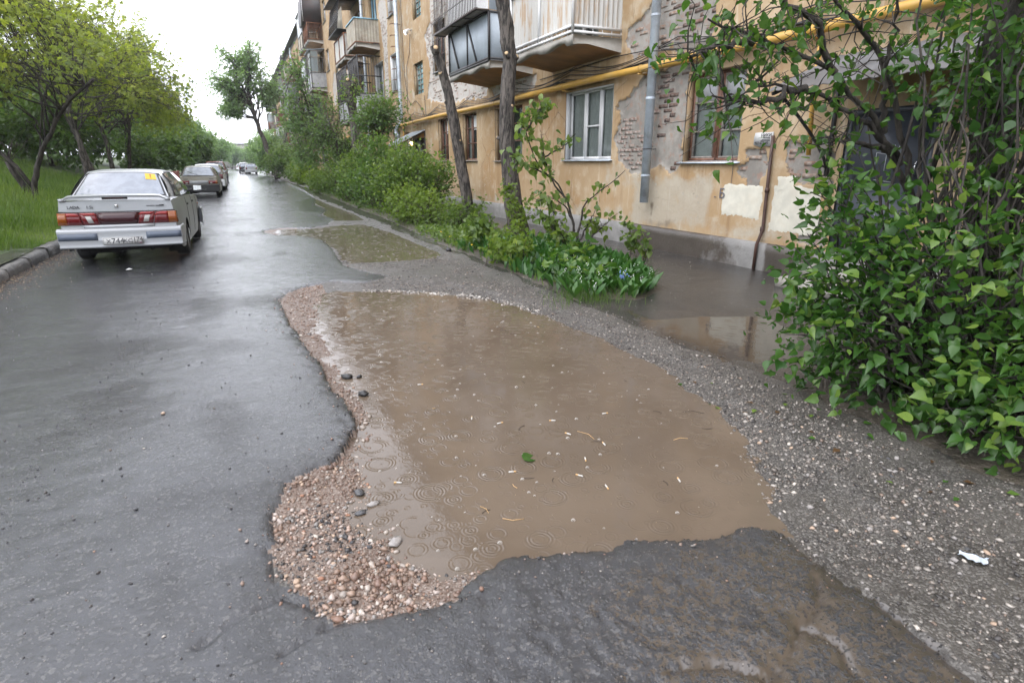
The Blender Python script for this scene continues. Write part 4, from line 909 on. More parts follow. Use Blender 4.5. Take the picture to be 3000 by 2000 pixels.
# --- balconies
def slab(y0, y1, z, xf, rg, th=.17, deep=.07):
    n = 26; yy = np.linspace(y0, y1, n); V = []
    for i, y in enumerate(yy):
        t = i / (n - 1); bite = .075 * abs(math.sin(t * PI * 2.1 + .4))**1.5 * (.08 < t < .97) + .015 * rg.rand()
        V += [(W + .05, y, z), (xf + .0, y, z), (xf - .004, y, z - th + bite), (xf + .10, y, z - th + bite * .9 + .015), (xf + .3, y, z - th - deep * .1 + .04), (W + .05, y, z - th - deep)]
    F = grid(n, 6); Fe = [[0,1,2,3,4,5][::-1], [ (n-1)*6 + j for j in range(6)]]
    return mk('balcony', V, [F, np.array(Fe)], [M['concrete'], M['soffit']], midx=[1 if (k % 5) >= 3 else 0 for k in range(len(F))] + [0, 0])
def sheet(p0, p1, z0, z1, pitch=.085, amp=.02, split=1):
    """corrugated sheet standing on the line p0-p1"""
    p0 = np.array(p0); p1 = np.array(p1); L = np.linalg.norm(p1 - p0); d = (p1 - p0) / L; nrm = np.array([-d[1], d[0]]); n = max(4, int(L / pitch * 4))
    V = []
    for i in range(n + 1):
        k = [0, 1, 1, 0][i % 4]; q = p0 + d * L * i / n + nrm * amp * k; V += [(q[0], q[1], z0), (q[0], q[1], z1)]
    return np.array(V), np.array([[2*i, 2*i+2, 2*i+3, 2*i+1] for i in range(n)])
def balcony(y0, y1, z, st, xf=5.62, seed=0):
    rg = np.random.RandomState(seed + 50); o = B(slab(y0, y1, z, xf, rg)); a, b_ = y0 + .03, y1 - .03; f = xf + .015
    def fsheet(name, mat, z0, z1, pitch=.085, amp=.018, sides=True):
        for p, q in (((f, b_), (f, a)), ((f, a), (W, a)), ((W, b_), (f, b_))):
            V, F = sheet(p, q, z0, z1, pitch, amp); mk(name, V, F, M[mat], o)
    def frame(mat, zs, w=.035, posts=None, sides=True):
        m = MB(); ps = posts if posts is not None else [a, (a + b_) / 2, b_]
        for zz in zs:
            m.bar((f - .012, a, zz), (f - .012, b_, zz), w); m.bar((f, a, zz), (W, a, zz), w); m.bar((f, b_, zz), (W, b_, zz), w)
        for y in ps:
            if zs[-1] - zs[0] > .1: m.bar((f - .013, y, zs[0]), (f - .013, y, zs[-1]), w)
        m.build('frame', M[mat], o)
    def roofp(mat, zz, over=.12):
        m = MB(); V = [(f - over, a - .06, zz), (f - over, b_ + .06, zz), (W, b_ + .06, zz + .14), (W, a - .06, zz + .14)]; V = V + [(x, y, q + .02) for x, y, q in V]
        m.add(V, np.array([[0,3,2,1],[4,5,6,7],[0,1,5,4],[1,2,6,5],[3,0,4,7]])); m.build('balcony_roof', M[mat], o)
    def glaze(zz0, zz1, mat='wood_grey', nn=4, frames=.045):
        for p, q, k in (((f, a), (f, b_), nn), ((f, a), (W, a), 2), ((f, b_), (W, b_), 2)):
            p = np.array(p); q = np.array(q); mm = MB()
            for i in range(k + 1): c = p + (q - p) * i / k; mm.bar((*c, zz0), (*c, zz1), frames)
            for zz in (zz0, zz1, zz0 + (zz1 - zz0) * .7): mm.bar((*p, zz), (*q, zz), frames)
            mm.build('glazing_frame', M[mat], o)
            for i in range(k):
                c0 = p + (q - p) * i / k; c1 = p + (q - p) * (i + 1) / k
                if rg.rand() < .93: mk('pane', [(*c0, zz0), (*c1, zz0), (*c1, zz1), (*c0, zz1)], [[0,1,2,3]], M['glass_pale'], o)
    def bars(mat, z0_, z1_, step=.11, w=.014, sides=True, bulge=0):
        m = MB()
        for y in np.arange(a, b_ + .01, step): m.bar((f - bulge, y, z0_), (f - bulge * .3, y, z1_), w)
        for x in np.arange(f, W, step): m.bar((x, a, z0_), (x, a, z1_), w); m.bar((x, b_, z0_), (x, b_, z1_), w)
        m.build('bars', M[mat], o)
    if st == 'corrug_white':
        fsheet('cladding', 'sheet_white', z + .13, z + 1.1, .10, .032); frame('paint_white', [z + .05, z + .14, z + 1.1], .04); bars('paint_white', z, z + .14, .2, .012)
    elif st == 'blue_sheet':
        m = MB(); h = 1.0
        m.box((f - .006, a, z + .04), (f, b_, z + h)); m.box((f, a - .004, z + .04), (W, a, z + h)); m.box((f, b_, z + .04), (W, b_ + .004, z + h)); m.build('cladding', M['sheet_blue'], o)
        frame('iron_dark', [z + .0, z + .05, z + h], .045, [a, a + (b_ - a) * .5, b_])
        m = MB(); m.bar((f - .03, b_ - .15, z + h + .0), (f - .03, b_ - .75, z + .08), .035); m.bar((f - .03, a + 1.35, z + h), (f - .03, a + .75, z + .08), .035); m.build('strut', M['iron_dark'], o)
        # the caged flower shelf that hangs out over it
        zz = z + 1.02; m = MB(); m.box((f - .30, a - .02, zz), (f + .0, b_ + .35, zz + .02)); m.build('shelf', M['wood_grey'], o)
        m = MB(); m.bar((f - .30, a, zz + .01), (f - .30, b_ + .35, zz + .01), .05)
        for y in (a + .02, a + .9, a + 1.8, b_ + .3): m.bar((f - .30, y, zz - .01), (W if y < a + .1 else f, y, zz - .01), .035)
        for y in np.arange(a + .02, b_ + .35, .105): m.bar((f - .31, y, zz), (f - .31, y + rg.uniform(-.02, .02), zz + 1.3), .014)
        for y in np.arange(a + .1, b_ + .3, .21): m.bar((f - .315, y, zz + rg.uniform(.2, .9)), (f - .315, y + rg.uniform(-.08, .08), zz + 1.2), .010)
        for h_ in (.35, 1.0): m.bar((f - .31, a, zz + h_), (f - .31, b_ + .35, zz + h_), .014)
        m.build('cage', M['steel_brown'], o)
        V, F = sheet((f - .02, b_), (f - .02, a + .0), zz + .03, zz + 1.3, .3, .02); mk('lining', V, F, M['net_curtain'], o)
        m = MB(); m.box((f, a - .004, zz + .02), (W, a, zz + 1.5)); m.build('side_cladding', M['sheet_blue'], o)
    elif st == 'asb':
        fsheet('cladding', 'sheet_asb', z + .06, z + 1.0, .13, .022); frame('paint_blue', [z + 1.02], .05, []); frame('rust', [z + .05], .04, [a, b_])
    elif st == 'bars_rust':
        bars('rust', z + .03, z + 1.05, .10, .022); frame('rust', [z + .05, z + 1.05], .05)
        m = MB(); m.box((f + .05, a, z + .02), (f + .07, b_, z + 1.0)); m.build('lining', M['sheet_dark'], o)
    elif st == 'dark_box':
        bars('rust', z + .03, z + 1.05, .10, .022); frame('rust', [z + .05, z + 1.05], .05)
        m = MB(); m.box((f + .06, a + .02, z + .02), (f + .08, b_ - .02, z + 1.0)); m.build('lining', M['sheet_dark'], o)
        m = MB(); zz = z + 1.1; V = [(f - .22, a, zz), (f - .22, b_, zz), (f - .22, b_, zz + 1.6), (f - .22, a, zz + 1.6), (W, a, zz), (W, b_, zz), (W, b_, zz + 2.1), (W, a, zz + 2.1)]
        m.add(V, np.array([[0,1,2,3],[0,3,7,4],[1,5,6,2],[3,2,6,7],[0,4,5,1]])); m.build('cladding', M['sheet_dark'], o); mm = MB(); mm.bar((f - .23, b_, zz), (f - .23, b_, zz + 1.6), .05); mm.bar((f - .23, a, zz), (f - .23, a, zz + 1.6), .03); mm.build('edge_trim', M['paint_white'], o)
    elif st == 'glazed':
        fsheet('cladding', ['sheet_grey', 'sheet_blue', 'sheet_asb'][seed % 3], z + .05, z + 1.0, .2, .012); frame('iron_dark', [z + .03, z + 1.02], .04); glaze(z + 1.04, z + 2.4, ['wood_grey', 'iron_dark', 'paint_white'][seed % 3]); roofp(['galv', 'sheet_dark', 'sheet_grey'][seed % 3], z + 2.43)
        if seed % 2 == 0:
            for k, c in enumerate(('cloth_red', 'cloth_navy', 'curtain', 'cloth_navy')): mm = MB(); y = a + .5 + .45 * k; mm.box((f + .35, y, z + 1.2), (f + .37, y + .3, z + 2.05)); mm.build('laundry', M[c], o)
    elif st == 'cage':
        bars('iron_dark', z + .9, z + 2.55, .12, .014); frame('iron_dark', [z + .04, z + .95, z + 1.7, z + 2.55], .04); fsheet('cladding', 'sheet_grey' if seed % 2 else 'wood_brown', z + .04, z + .92, .16, .012)
        m = MB(); 
        for y in np.arange(a + .1, b_ - .15, .26): 
            m.bar((f - .004, y, z + 1.75), (f - .004, y + .13, z + 2.5), .012); m.bar((f - .004, y + .26, z + 1.75), (f - .004, y + .13, z + 2.5), .012)
        m.build('lattice', M['iron_dark'], o)
        m = MB(); m.box((f + .1, (a + b_) / 2, z + .95), (f + .11, b_, z + 2.5)); m.build('lining', M['wood_grey'], o)
    elif st == 'white_cage':
        fsheet('cladding', 'sheet_white', z + .06, z + 1.05, .10, .018); frame('rust', [z + .05, z + 1.07], .05)
        zz = z + 1.25; m = MB()
        for y in np.arange(a, b_, .13): m.bar((f - .30, y, zz), (f - .12, y, zz + 1.3), .014)
        for h_ in (0, .5, 1.3): m.bar((f - .30 + .18 * h_ / 1.3, a, zz + h_), (f - .30 + .18 * h_ / 1.3, b_, zz + h_), .03)
        m.box((f - .32, a, zz - .03), (W, b_, zz)); m.build('cage', M['iron_dark'], o)
        m = MB(); m.box((f - .02, a + .1, zz + .02), (f, b_ - .4, zz + 1.0)); m.build('lining', M['sheet_asb'], o)
        roofp('sheet_dark', zz + 1.4, .45)
    return o
balcony(9.80, 12.45, 3.67, 'corrug_white', 5.66); balcony(13.43, 16.25, 3.76, 'blue_sheet', 5.575)
balcony(29.16, 31.4, 6.70, 'asb', 5.60, 1); balcony(29.16, 31.6, 3.66, 'cage', 5.62, 5); balcony(32.55, 35.7, 6.64, 'white_cage', 5.68, 2); balcony(32.55, 35.7, 3.66, 'cage', 5.66, 3)
balcony(29.16, 31.4, 9.72, 'bars_rust', 5.62, 6); balcony(32.55, 35.7, 9.72, 'glazed', 5.62, 7)
balcony(46.4, 48.9, 9.75, 'dark_box', 5.66, 4); balcony(49.8, 52.8, 9.75, 'glazed', 5.66, 5); balcony(46.4, 48.9, 6.65, 'glazed', 5.66, 6); balcony(49.8, 52.8, 6.65, 'glazed', 5.66, 8); balcony(46.4, 48.9, 3.62, 'cage', 5.66, 9); balcony(49.8, 52.8, 3.62, 'glazed', 5.66, 10)
for k, e in enumerate((66.0, 84.6, 103.2)):
    for j, dy in enumerate((0, 3.4)):
        for f in range(3): balcony(e + dy, e + dy + 2.7, 3.62 + 3.05 * f, ['glazed', 'cage', 'glazed', 'bars_rust', 'asb', 'glazed'][(k * 2 + j * 3 + f * 5) % 6], 5.66, 11 + k * 6 + j * 3 + f)
# ------------------------------------------------------------------ cars (local frame: x right, y forward, rear at y = 0)
def wheel(parent, x, y, r, side, wdt=.175, rimr=None):
    rimr = rimr or r * .60; n = 28
    prof = [(rimr * .98, -.5), (rimr * 1.05, -.52), (r * .93, -.5), (r * .985, -.40), (r, -.2), (r, .2), (r * .985, .40), (r * .93, .5), (rimr * 1.05, .52), (rimr * .98, .5)]
    a = np.arange(n) * 2 * PI / n
    V = [(k * wdt, p * math.cos(t), p * math.sin(t)) for p, k in prof for t in a]
    F = [[i * n + j, i * n + (j + 1) % n, (i + 1) * n + (j + 1) % n, (i + 1) * n + j] for i in range(len(prof) - 1) for j in range(n)]
    tyre = mk('wheel', V, F, M['rubber'], parent, smooth=True, loc=(x, y, r))
    m = MB(); s = side
    pr = [(rimr, .46), (rimr * .92, .40), (rimr * .80, .34), (rimr * .45, .42), (rimr * .2, .46), (.001, .46)]
    V = [(s * k * wdt, p * math.cos(t), p * math.sin(t)) for p, k in pr for t in a]; m.add(V, np.array([[i * n + j, i * n + (j + 1) % n, (i + 1) * n + (j + 1) % n, (i + 1) * n + j] for i in range(len(pr) - 1) for j in range(n)]))
    m.build('rim', M['rim'], tyre, smooth=False)
    m = MB()
    for k in range(8):
        t = k * PI / 4; c = rimr * .62; m.box((s * wdt * .375, c * math.cos(t) - .016, c * math.sin(t) - .016), (s * wdt * .405, c * math.cos(t) + .016, c * math.sin(t) + .016))
    m.build('rim_hole', M['plastic_black'], tyre)
    return tyre
def car(name, label, loc, rz, paint, p, group=None):
    root = empty(name, loc, rz, label, 'car', group)
    L, Wd, zs, r = p['L'], p['W'], p.get('sill', .20), p.get('r', .285); hw = Wd / 2
    yr, yf = p['yr'], p['yf']; ra = r + .055
    bl = p['belt']                                  # [(y, z)] belt / deck line
    by_, bz_ = zip(*bl); belt = lambda y: np.interp(y, by_, bz_)
    ys = np.unique(np.round(np.concatenate([np.linspace(0, L, 48), yr + ra * np.cos(np.linspace(0, PI, 15)), yf + ra * np.cos(np.linspace(0, PI, 15)), [0, .03, .08, .16, L - .16, L - .05]]), 3)); ys = ys[(ys >= 0) & (ys <= L)]
    def zb(y):
        b = zs + .10 * sst(.35, 0, y) + .05 * sst(L - .5, L, y)
        for c in (yr, yf):
            if abs(y - c) < ra: b = max(b, r + math.sqrt(max(0, ra**2 - (y - c)**2)))
        return b
    def wid(y, z):
        e = 1 - .055 * sst(.45, 0, y) - .02 * sst(.12, 0, y)**2 - .16 * sst(L - .8, L, y)
        f = np.interp(z, [.15, .38, .58, .80, .97, 1.15], [.955, .99, 1., .992, .955, .93])
        return hw * e * f
    T = np.array([0, .12, .28, .45, .62, .78, .9, 1.])
    Rv = []; 
    for y in ys:
        b0, b1 = zb(y), belt(y)
        for t in T: z = b0 + (b1 - b0) * t; Rv.append((wid(y, z) - (.012 if abs(z - .62) < .0 else 0), y, z))
    Rv = np.array(Rv); F = grid(len(ys), len(T)); body = MB()
    body.add(Rv, F); body.add(Rv * [-1, 1, 1], F[:, ::-1])
    # deck / bonnet rows, crowned
    nx = 11; u = np.linspace(-1, 1, nx); top = []
    for y in ys:
        w_ = wid(y, belt(y)); top += [(w_ * k, y, belt(y) + p.get('crown', .022) * (1 - k**2)) for k in u]
    body.add(np.array(top), grid(len(ys), nx)[:, ::-1])
    # rear and nose faces
    for y, s in ((0., -1), (L, 1)):
        b0, b1 = zb(y), belt(y); G = []
        for t in np.linspace(0, 1, 9):
            z = b0 + (b1 - b0) * t; w_ = wid(y, z); zz = z + (p.get('crown', .022) * (1 - u**2) if t == 1 else 0 * u); G += [(w_ * k, y + s * .045 * (1 - k**2) + (.05 * (t - .4) if s < 0 and p.get('slant') else 0) * 0, q) for k, q in zip(u, zz)]
        body.add(np.array(G), grid(9, nx) if s < 0 else grid(9, nx)[:, ::-1])
    # greenhouse
    rb, rt, ft, fb = p['gh']                        # rear bottom, rear top, front top, front bottom: (y, z, half width)
    nS, nT = 22, 7
    def rail(t, top):                               # side rails from rear to front
        if top: pts = [rt, (rt[0] + .25, p['H'] - .025, rt[2] + .03), ((rt[0] + ft[0]) / 2, p['H'] - .02, rt[2] + .045), (ft[0] - .2, p['H'] - .03, ft[2] + .03), ft]
        else: pts = [rb, (rb[0] + .45, belt(rb[0] + .45) - .0, wid(rb[0] + .6, .95) - .015), ((rb[0] + fb[0]) / 2, belt((rb[0] + fb[0]) / 2), wid(2, .95) - .01), (fb[0] - .3, belt(fb[0] - .3), wid(2.6, .93) - .015), fb]
        q = np.array([(x[2], x[0], x[1]) for x in pts]); k = np.array([0, .2, .5, .85, 1.])
        return np.stack([np.interp(t, k, q[:, i]) for i in range(3)], -1)
    def side(s, t, off=0):
        s = np.asarray(s, float); a = rail(s, False); b = rail(s, True); q = a + (b - a) * np.asarray(t)[..., None]
        q = q + np.stack([.035 * np.sin(np.asarray(t) * PI) + off, 0 * s, 0 * s + off * .4], -1); return q
    SS, TT = np.meshgrid(np.linspace(0, 1, nS), np.linspace(0, 1, nT), indexing='ij')
    Sv = side(SS.ravel(), TT.ravel()); Fg = grid(nS, nT); body.add(Sv, Fg); body.add(Sv * [-1, 1, 1], Fg[:, ::-1])
    rl = rail(np.linspace(0, 1, nS), True); ro = []
    for q in rl: ro += [(q[0] * k, q[1], q[2] + .035 * (1 - k**4)) for k in u]
    body.add(np.array(ro), grid(nS, nx)[:, ::-1])
    def endg(b, t, v, k, off, s):                   # point on rear / front screen
        w_ = b[2] + (t[2] - b[2]) * v; y = b[0] + (t[0] - b[0]) * v; z = b[1] + (t[1] - b[1]) * v
        bow = .05 * (1 - k**2); return (w_ * k, y + s * (bow + off * .8), z + off * .6 + .035 * v * (1 - k**4) + (p.get('crown', .022) * (1 - k**2)) * (1 - v) * .9)
    for b, t, s in ((rb, rt, -1), (fb, ft, 1)):
        G = np.array([endg(b, t, v, k, 0, s) for v in np.linspace(0, 1, 6) for k in u]); body.add(G, grid(6, nx) if s < 0 else grid(6, nx)[:, ::-1])
    bo = body.build('body', M[paint], root, smooth=True)
    md = bo.modifiers.new('weld', 'WELD'); md.merge_threshold = .004
    ed = bo.modifiers.new('edge', 'EDGE_SPLIT'); ed.split_angle = R(34)
    # screens with rubber surrounds
    for b, t, s, nm in ((rb, rt, -1, 'rear_window'), (fb, ft, 1, 'windscreen')):
        for k0, off, mt in ((.965, .006, 'plastic_black'), (.92, .012, p.get('rearglass', 'car_glass') if s < 0 else 'car_glass')):
            v0, v1 = (.02, .955) if k0 > .95 else (.055, .925)
            G = np.array([endg(b, t, v, k * k0, off, s) for v in np.linspace(v0, v1, 6) for k in u]); F_ = grid(6, nx) if s < 0 else grid(6, nx)[:, ::-1]
            if mt == 'plastic_black': sur = mk(nm, G, F_, M[mt], root, smooth=True)
            else: rg_ = mk('glass', G, F_, M[mt], sur, smooth=True)
    # side windows
    for sgn in (1, -1):
        for (s0, s1) in p['sidewin']:
            for mrg, off, mt in ((0, .010, 'plastic_black'), (.022, .015, 'car_glass')):
                A, Bq = np.meshgrid(np.linspace(s0 + mrg * .7, s1 - mrg * .7, 16), np.linspace(.03 + mrg, .95 - mrg, 9), indexing='ij')
                G = side(A.ravel(), Bq.ravel(), off) * [sgn, 1, 1]; F_ = grid(16, 9) if sgn > 0 else grid(16, 9)[:, ::-1]
                if mt == 'plastic_black': sw = mk('side_window', G, F_, M[mt], root, smooth=True)
                else: mk('glass', G, F_, M[mt], sw, smooth=True)
        # door seams, handles, side moulding
        for yy in p['seams']:
            z0, z1 = zs + .08, belt(yy) - .01; zz = np.linspace(z0, z1, 8); m = MB(); m.tube([(sgn * (wid(yy, z) + .001), yy + .03 * math.sin((z - z0) * 2), z) for z in zz], .004, 4); m.build('door_seam', M['plastic_black'], root)
        for yy in p['handles']: m = MB(); m.box((sgn * (wid(yy, .82) - .01) - .012, yy - .09, .80), (sgn * (wid(yy, .82) - .01) + .018 * 1, yy + .09, .83)) if sgn > 0 else m.box((sgn * (wid(yy, .82) - .01) - .018, yy - .09, .80), (sgn * (wid(yy, .82) - .01) + .012, yy + .09, .83)); m.build('door_handle', M['plastic_black'], root)
        # mirror
        y = fb[0] - .28; m = MB(); x0 = sgn * (wid(y, .95) - .02); x1 = sgn * (hw + .17); z0 = belt(y) + .07
        V = [(x0 + sgn * .06, y, z0), (x1, y + .02, z0 + .015), (x1, y + .02, z0 + .11), (x0 + sgn * .06, y, z0 + .12), (x0 + sgn * .08, y + .09, z0 + .01), (x1 - sgn * .03, y + .09, z0 + .03), (x1 - sgn * .03, y + .09, z0 + .10), (x0 + sgn * .08, y + .09, z0 + .11)]
        m.add(V, np.array([[0,1,2,3],[4,7,6,5],[0,4,5,1],[1,5,6,2],[2,6,7,3],[3,7,4,0]])); m.bar((x0 - sgn * .03, y + .05, z0 + .0), (x0 + sgn * .09, y + .05, z0 + .05), .05)
        mo = m.build('mirror', M['plastic_black'] if p.get('blackmirror', True) else M[paint], root)
        mk('mirror_glass', [(x0 + sgn * .075, y - .003, z0 + .012), (x1 - sgn * .012, y + .015, z0 + .025), (x1 - sgn * .012, y + .015, z0 + .100), (x0 + sgn * .075, y - .003, z0 + .108)], [[0,1,2,3] if sgn > 0 else [3,2,1,0]], M['chrome'], mo)
    for sx in (-1, 1):
        for yy in (yr, yf): wheel(root, sx * (hw - .11), yy, r, sx)
    # floor, arches
    m = MB(); m.box((-hw + .22, .10, zs + .02), (hw - .22, L - .15, .60)); m.tube([(-hw + .2, yr, r), (hw - .2, yr, r)], .04, 6); m.tube([(hw * .45, .02, zs + .03), (hw * .45, .7, zs + .05)], .028, 8); m.box((-hw + .3, .25, zs - .03), (hw - .9, .75, zs + .03)); m.build('underside', M['underside'], root)
    # bumpers
    def bumper(y, s, z0, z1, mat, proud=.07, band=None):
        n = 17; k = np.linspace(-1, 1, n); wb = hw * p.get('bw', .985)
        prof = [(0, z1 + .0), (.60, z1 - .004), (.95, z1 - .022), (1., z1 - .05), (.93, z1 - .075), (.93, z0 + (z1 - z0) * .42), (.98, z0 + (z1 - z0) * .38), (.55, z0 + .055), (.78, z0 + .028), (.72, z0), (.1, z0 + .01)]
        V = []
        for kk in k:
            yy = y + s * (.05 * (1 - kk**2)) - s * .34 * max(0, abs(kk) - .86)**1.0 * 3.2 * 0
            for d, z in prof: V.append((wb * kk * (1 - (.0 if d > .5 else 0)), yy + s * proud * d, z))
        for sx in (-1, 1):                          # wrap round the corner
            pass
        ends = []
        F_ = grid(n, len(prof)); F_ = F_ if s < 0 else F_[:, ::-1]
        b = MB(); b.add(np.array(V), F_[:, ::-1])
        for sx in (-1, 1):
            W2 = []
            for t in np.linspace(0, 1, 6):
                for d, z in prof:
                    a_ = t * PI / 2; x = sx * (wb - .03 + .03 + (.028 * d - .0) * math.sin(a_) ); yy = y + s * proud * d * math.cos(a_) - s * .42 * max(0, t - .2) ** 1.2
                    W2.append((x, yy, z))
            Fw = grid(6, len(prof)); b.add(np.array(W2), Fw if (sx * s) > 0 else Fw[:, ::-1])
        o = b.build('bumper', M[mat], root, smooth=True); return o
    rbp = bumper(0, -1, *p['rbump'], p['bmat']); bumper(L, 1, .24, .58, p['bmat'])
    if p.get('detail'): p['detail'](root, p, rbp, wid, belt)
    return root
def slant_quad(x0, x1, z0, z1, sl0, sl1, y, th=.012, bow=.045, hw=.8, n=7):
    """panel on the bowed tail: bottom edge x0..x1, top edge shifted by sl0, sl1"""
    V = []
    for t in np.linspace(0, 1, n):
        for z, a, b in ((z0, x0, x1), (z1, x0 + sl0, x1 + sl1)):
            x = a + (b - a) * t; V.append((x, y - bow * (1 - (x / hw)**2) - th, z))
    m = len(V); V2 = [(a, b + th + .02, c) for a, b, c in V]
    F = [[2*i, 2*i+2, 2*i+3, 2*i+1] for i in range(n - 1)] + [[2*i, m+2*i, m+2*i+2, 2*i+2] for i in range(n - 1)] + [[2*i+1, 2*i+3, m+2*i+3, m+2*i+1] for i in range(n - 1)] + [[0, 1, m + 1, m], [m-2, 2*m-2, 2*m-1, m-1]]
    return V + V2, F
TR = (PI / 2, 0, 0)
def plate(root, y, z, x=0., main='X744KC', reg='174'):
    o = link('number_plate', MB().box((-.26, 0, -.056), (.26, .012, .056)).mesh('number_plate', M['plate']), root, (x, y, z))
    m = MB(); m.box((-.252, -.002, -.050), (.252, -.0005, -.047)); m.box((-.252, -.002, .047), (.252, -.0005, .050)); m.box((-.252, -.002, -.047), (-.249, -.0005, .047)); m.box((.249, -.002, -.047), (.252, -.0005, .047)); m.box((.118, -.002, -.047), (.121, -.0005, .047)); m.build('border', M['ink'], o)
    if main:
        def tx(s, size, x_, z_): text('lettering', s, size, (x_, -.001, z_), TR, 'ink', o, .0012)
        tx(main[0], .085, -.215, -.030); tx(main[1:4], .112, -.150, -.036); tx(main[4:], .085, .008, -.030); tx(reg, .088, .130, -.012); tx('RUS', .028, .145, -.040)
        m = MB(); m.box((.205, -.002, -.026), (.240, -.0006, -.020)); m.build('flag', M['plate'], o); mk('flag', [(.205, -.0022, -.040), (.240, -.0022, -.040), (.240, -.0022, -.033), (.205, -.0022, -.033)], [[0,1,2,3]], M['cloth_red'], o); mk('flag', [(.205, -.0022, -.033), (.240, -.0022, -.033), (.240, -.0022, -.026), (.205, -.0022, -.026)], [[0,1,2,3]], M['cloth_navy'], o)
    return o
def det_sedan(root, p, bump, wid, belt):
    hw = .80; y = 0.0; z0, z1 = .625, .80
    for s in (-1, 1):
        # outer cluster on the wing, inner cluster on the lid
        def q(a, b, sa, sb, m, nm, par, th=.014, zz0=z0, zz1=z1):
            V, F = slant_quad(*( (a, b) if s > 0 else (-b, -a)), zz0, zz1, *( (sa, sb) if s > 0 else (-sb, -sa)), y, th, hw=hw); return mk(nm, V, F, M[m], par, smooth=False)
        o = q(.455, .655, .045, .0, 'lamp_red', 'tail_lamp', root); q(.657, .775, .0, -.012, 'lamp_amber', 'indicator', o); q(.455, .655, .10, .0, 'lamp_red_bright', 'upper_lens', o, .017, z1 - .055, z1 - .004)
        i_ = q(.245, .445, .05, .045, 'lamp_red', 'tail_lamp', root); q(.315, .385, .035, .035, 'lamp_clear', 'reversing_lamp', i_, .017, z0 + .025, z1 - .05); q(.262, .44, .04, .038, 'lamp_red_bright', 'upper_lens', i_, .016, z1 - .04, z1 - .004)
        # wrap of the amber lens round the corner
        m = MB(); m.add([(s * .775, -.012, z0 + .0), (s * (wid(.10, .66) + .006), .10, z0 + .005), (s * (wid(.10, .78) + .004), .10, z1 - .005), (s * .765, -.012, z1)], np.array([[0,1,2,3] if s > 0 else [3,2,1,0]])); m.build('corner_lens', M['lamp_amber'], o)
    V, F = slant_quad(-.240, .240, z0, z1, -.05, .05, y, .013, hw=hw); mk('tail_panel', V, F, M['lamp_dark'], root)
    V, F = slant_quad(-.44, .44, .575, .617, -.02, .02, y, .018, hw=hw); mk('lid_strip', V, F, M['car_silver'], root)
    for s in (-1, 1): m = MB(); m.tube([(s * .452, -.035, .58), (s * .452, -.037, .62), (s * .50, -.03, .81), (s * .75, -.0, .82)], .004, 4); m.build('lid_seam', M['plastic_black'], root)
    m = MB(); m.tube([(x, -.047 * (1 - (x / hw)**2) - .002, .812) for x in np.linspace(-.76, .76, 13)], .005, 4); m.build('lid_seam', M['plastic_black'], root)
    # spoiler on the lid edge, with the high brake lamp in a gap
    n = 25; sp = MB(); X = np.linspace(-.705, .705, n); V = []
    for x in X:
        k = x / .705; lift = .055 * (1 - sst(.80, 1., abs(k))); ye = .0 - .05 * (1 - k**2); zz = belt(.05) + .02 * (1 - k**2) + .003
        V += [(x, ye - .055 + .05 * abs(k)**6, zz + lift + .010), (x, ye - .045 + .05 * abs(k)**6, zz + lift - .016), (x, ye + .11, zz + lift * .75 + .006), (x, ye + .13, zz + lift * .9 + .022), (x, ye + .02, zz + lift + .028)]
    F = [[i * 5 + j, i * 5 + (j + 1) % 5, (i + 1) * 5 + (j + 1) % 5, (i + 1) * 5 + j] for i in range(n - 1) for j in range(5)]; F += [[0,1,2,3,4], [(n-1)*5 + j for j in range(5)][::-1]]
    so = mk('spoiler', V, F, M['car_silver'], root, smooth=True); so.modifiers.new('e', 'EDGE_SPLIT').split_angle = R(40)
    m = MB()
    for x in (-.68, .68): m.box((x - .03, -.03, belt(.05) - .0), (x + .03, .10, belt(.05) + .04))
    m.build('spoiler_foot', M['car_silver'], so)
    m = MB(); m.box((-.16, -.075, belt(.05) + .028), (.16, -.02, belt(.05) + .080)); b = m.build('brake_lamp', M['plastic_black'], so); mk('lens', [(-.12, -.078, belt(.05) + .038), (.12, -.078, belt(.05) + .038), (.12, -.078, belt(.05) + .070), (-.12, -.078, belt(.05) + .070)], [[0,1,2,3]], M['lamp_dark'], b)
    # badges
    text('lettering', 'LADA', .060, (-.62, -.036, .862), TR, 'plastic_black', root, .003); text('lettering', '1.5i', .060, (-.385, -.046, .862), TR, 'plastic_black', root, .003)
    m = MB(); a = np.linspace(0, 2 * PI, 14)[:-1]; m.tube([(.0, -.05, .90), (0, -.062, .90)], .022, 12); m.box((-.022, -.060, .865), (.022, -.046, .90)); m.build('lock', M['chrome'], root)
    m = MB(); m.box((.39, -.038, .883), (.50, -.033, .891)); m.box((.51, -.035, .880), (.62, -.026, .892)); m.box((.56, -.030, .886), (.62, -.024, .900)); m.build('badge', M['plastic_black'], root)
    # bumper band, plate
    for a, b, q_ in ((-.80, -.30, .05), (.33, .80, -.05)): V, F = slant_quad(a, b, .405, .505, q_ * (a < 0) * 0, q_ * 0, -.066, .008, .05, .81, 9); mk('band', V, F, M['bumper_band'], bump)
    plate(root, -.145, .385, .02)
    for sx in (-1, 1): m = MB(); m.box((sx * .62 - .11, .62, .10), (sx * .62 + .11, .635, .34)); m.build('mud_flap', M['plastic_black'], root)
    # warning sticker in the rear window
    rb, rt = p['gh'][0], p['gh'][1]
    def pt(k, v, off): w_ = rb[2] + (rt[2] - rb[2]) * v; return (w_ * k, rb[0] + (rt[0] - rb[0]) * v - .05 * (1 - k * k) - off * .8, rb[1] + (rt[1] - rb[1]) * v + off * .6 + .035 * v * (1 - k**4) + .02 * (1 - k*k) * (1 - v))
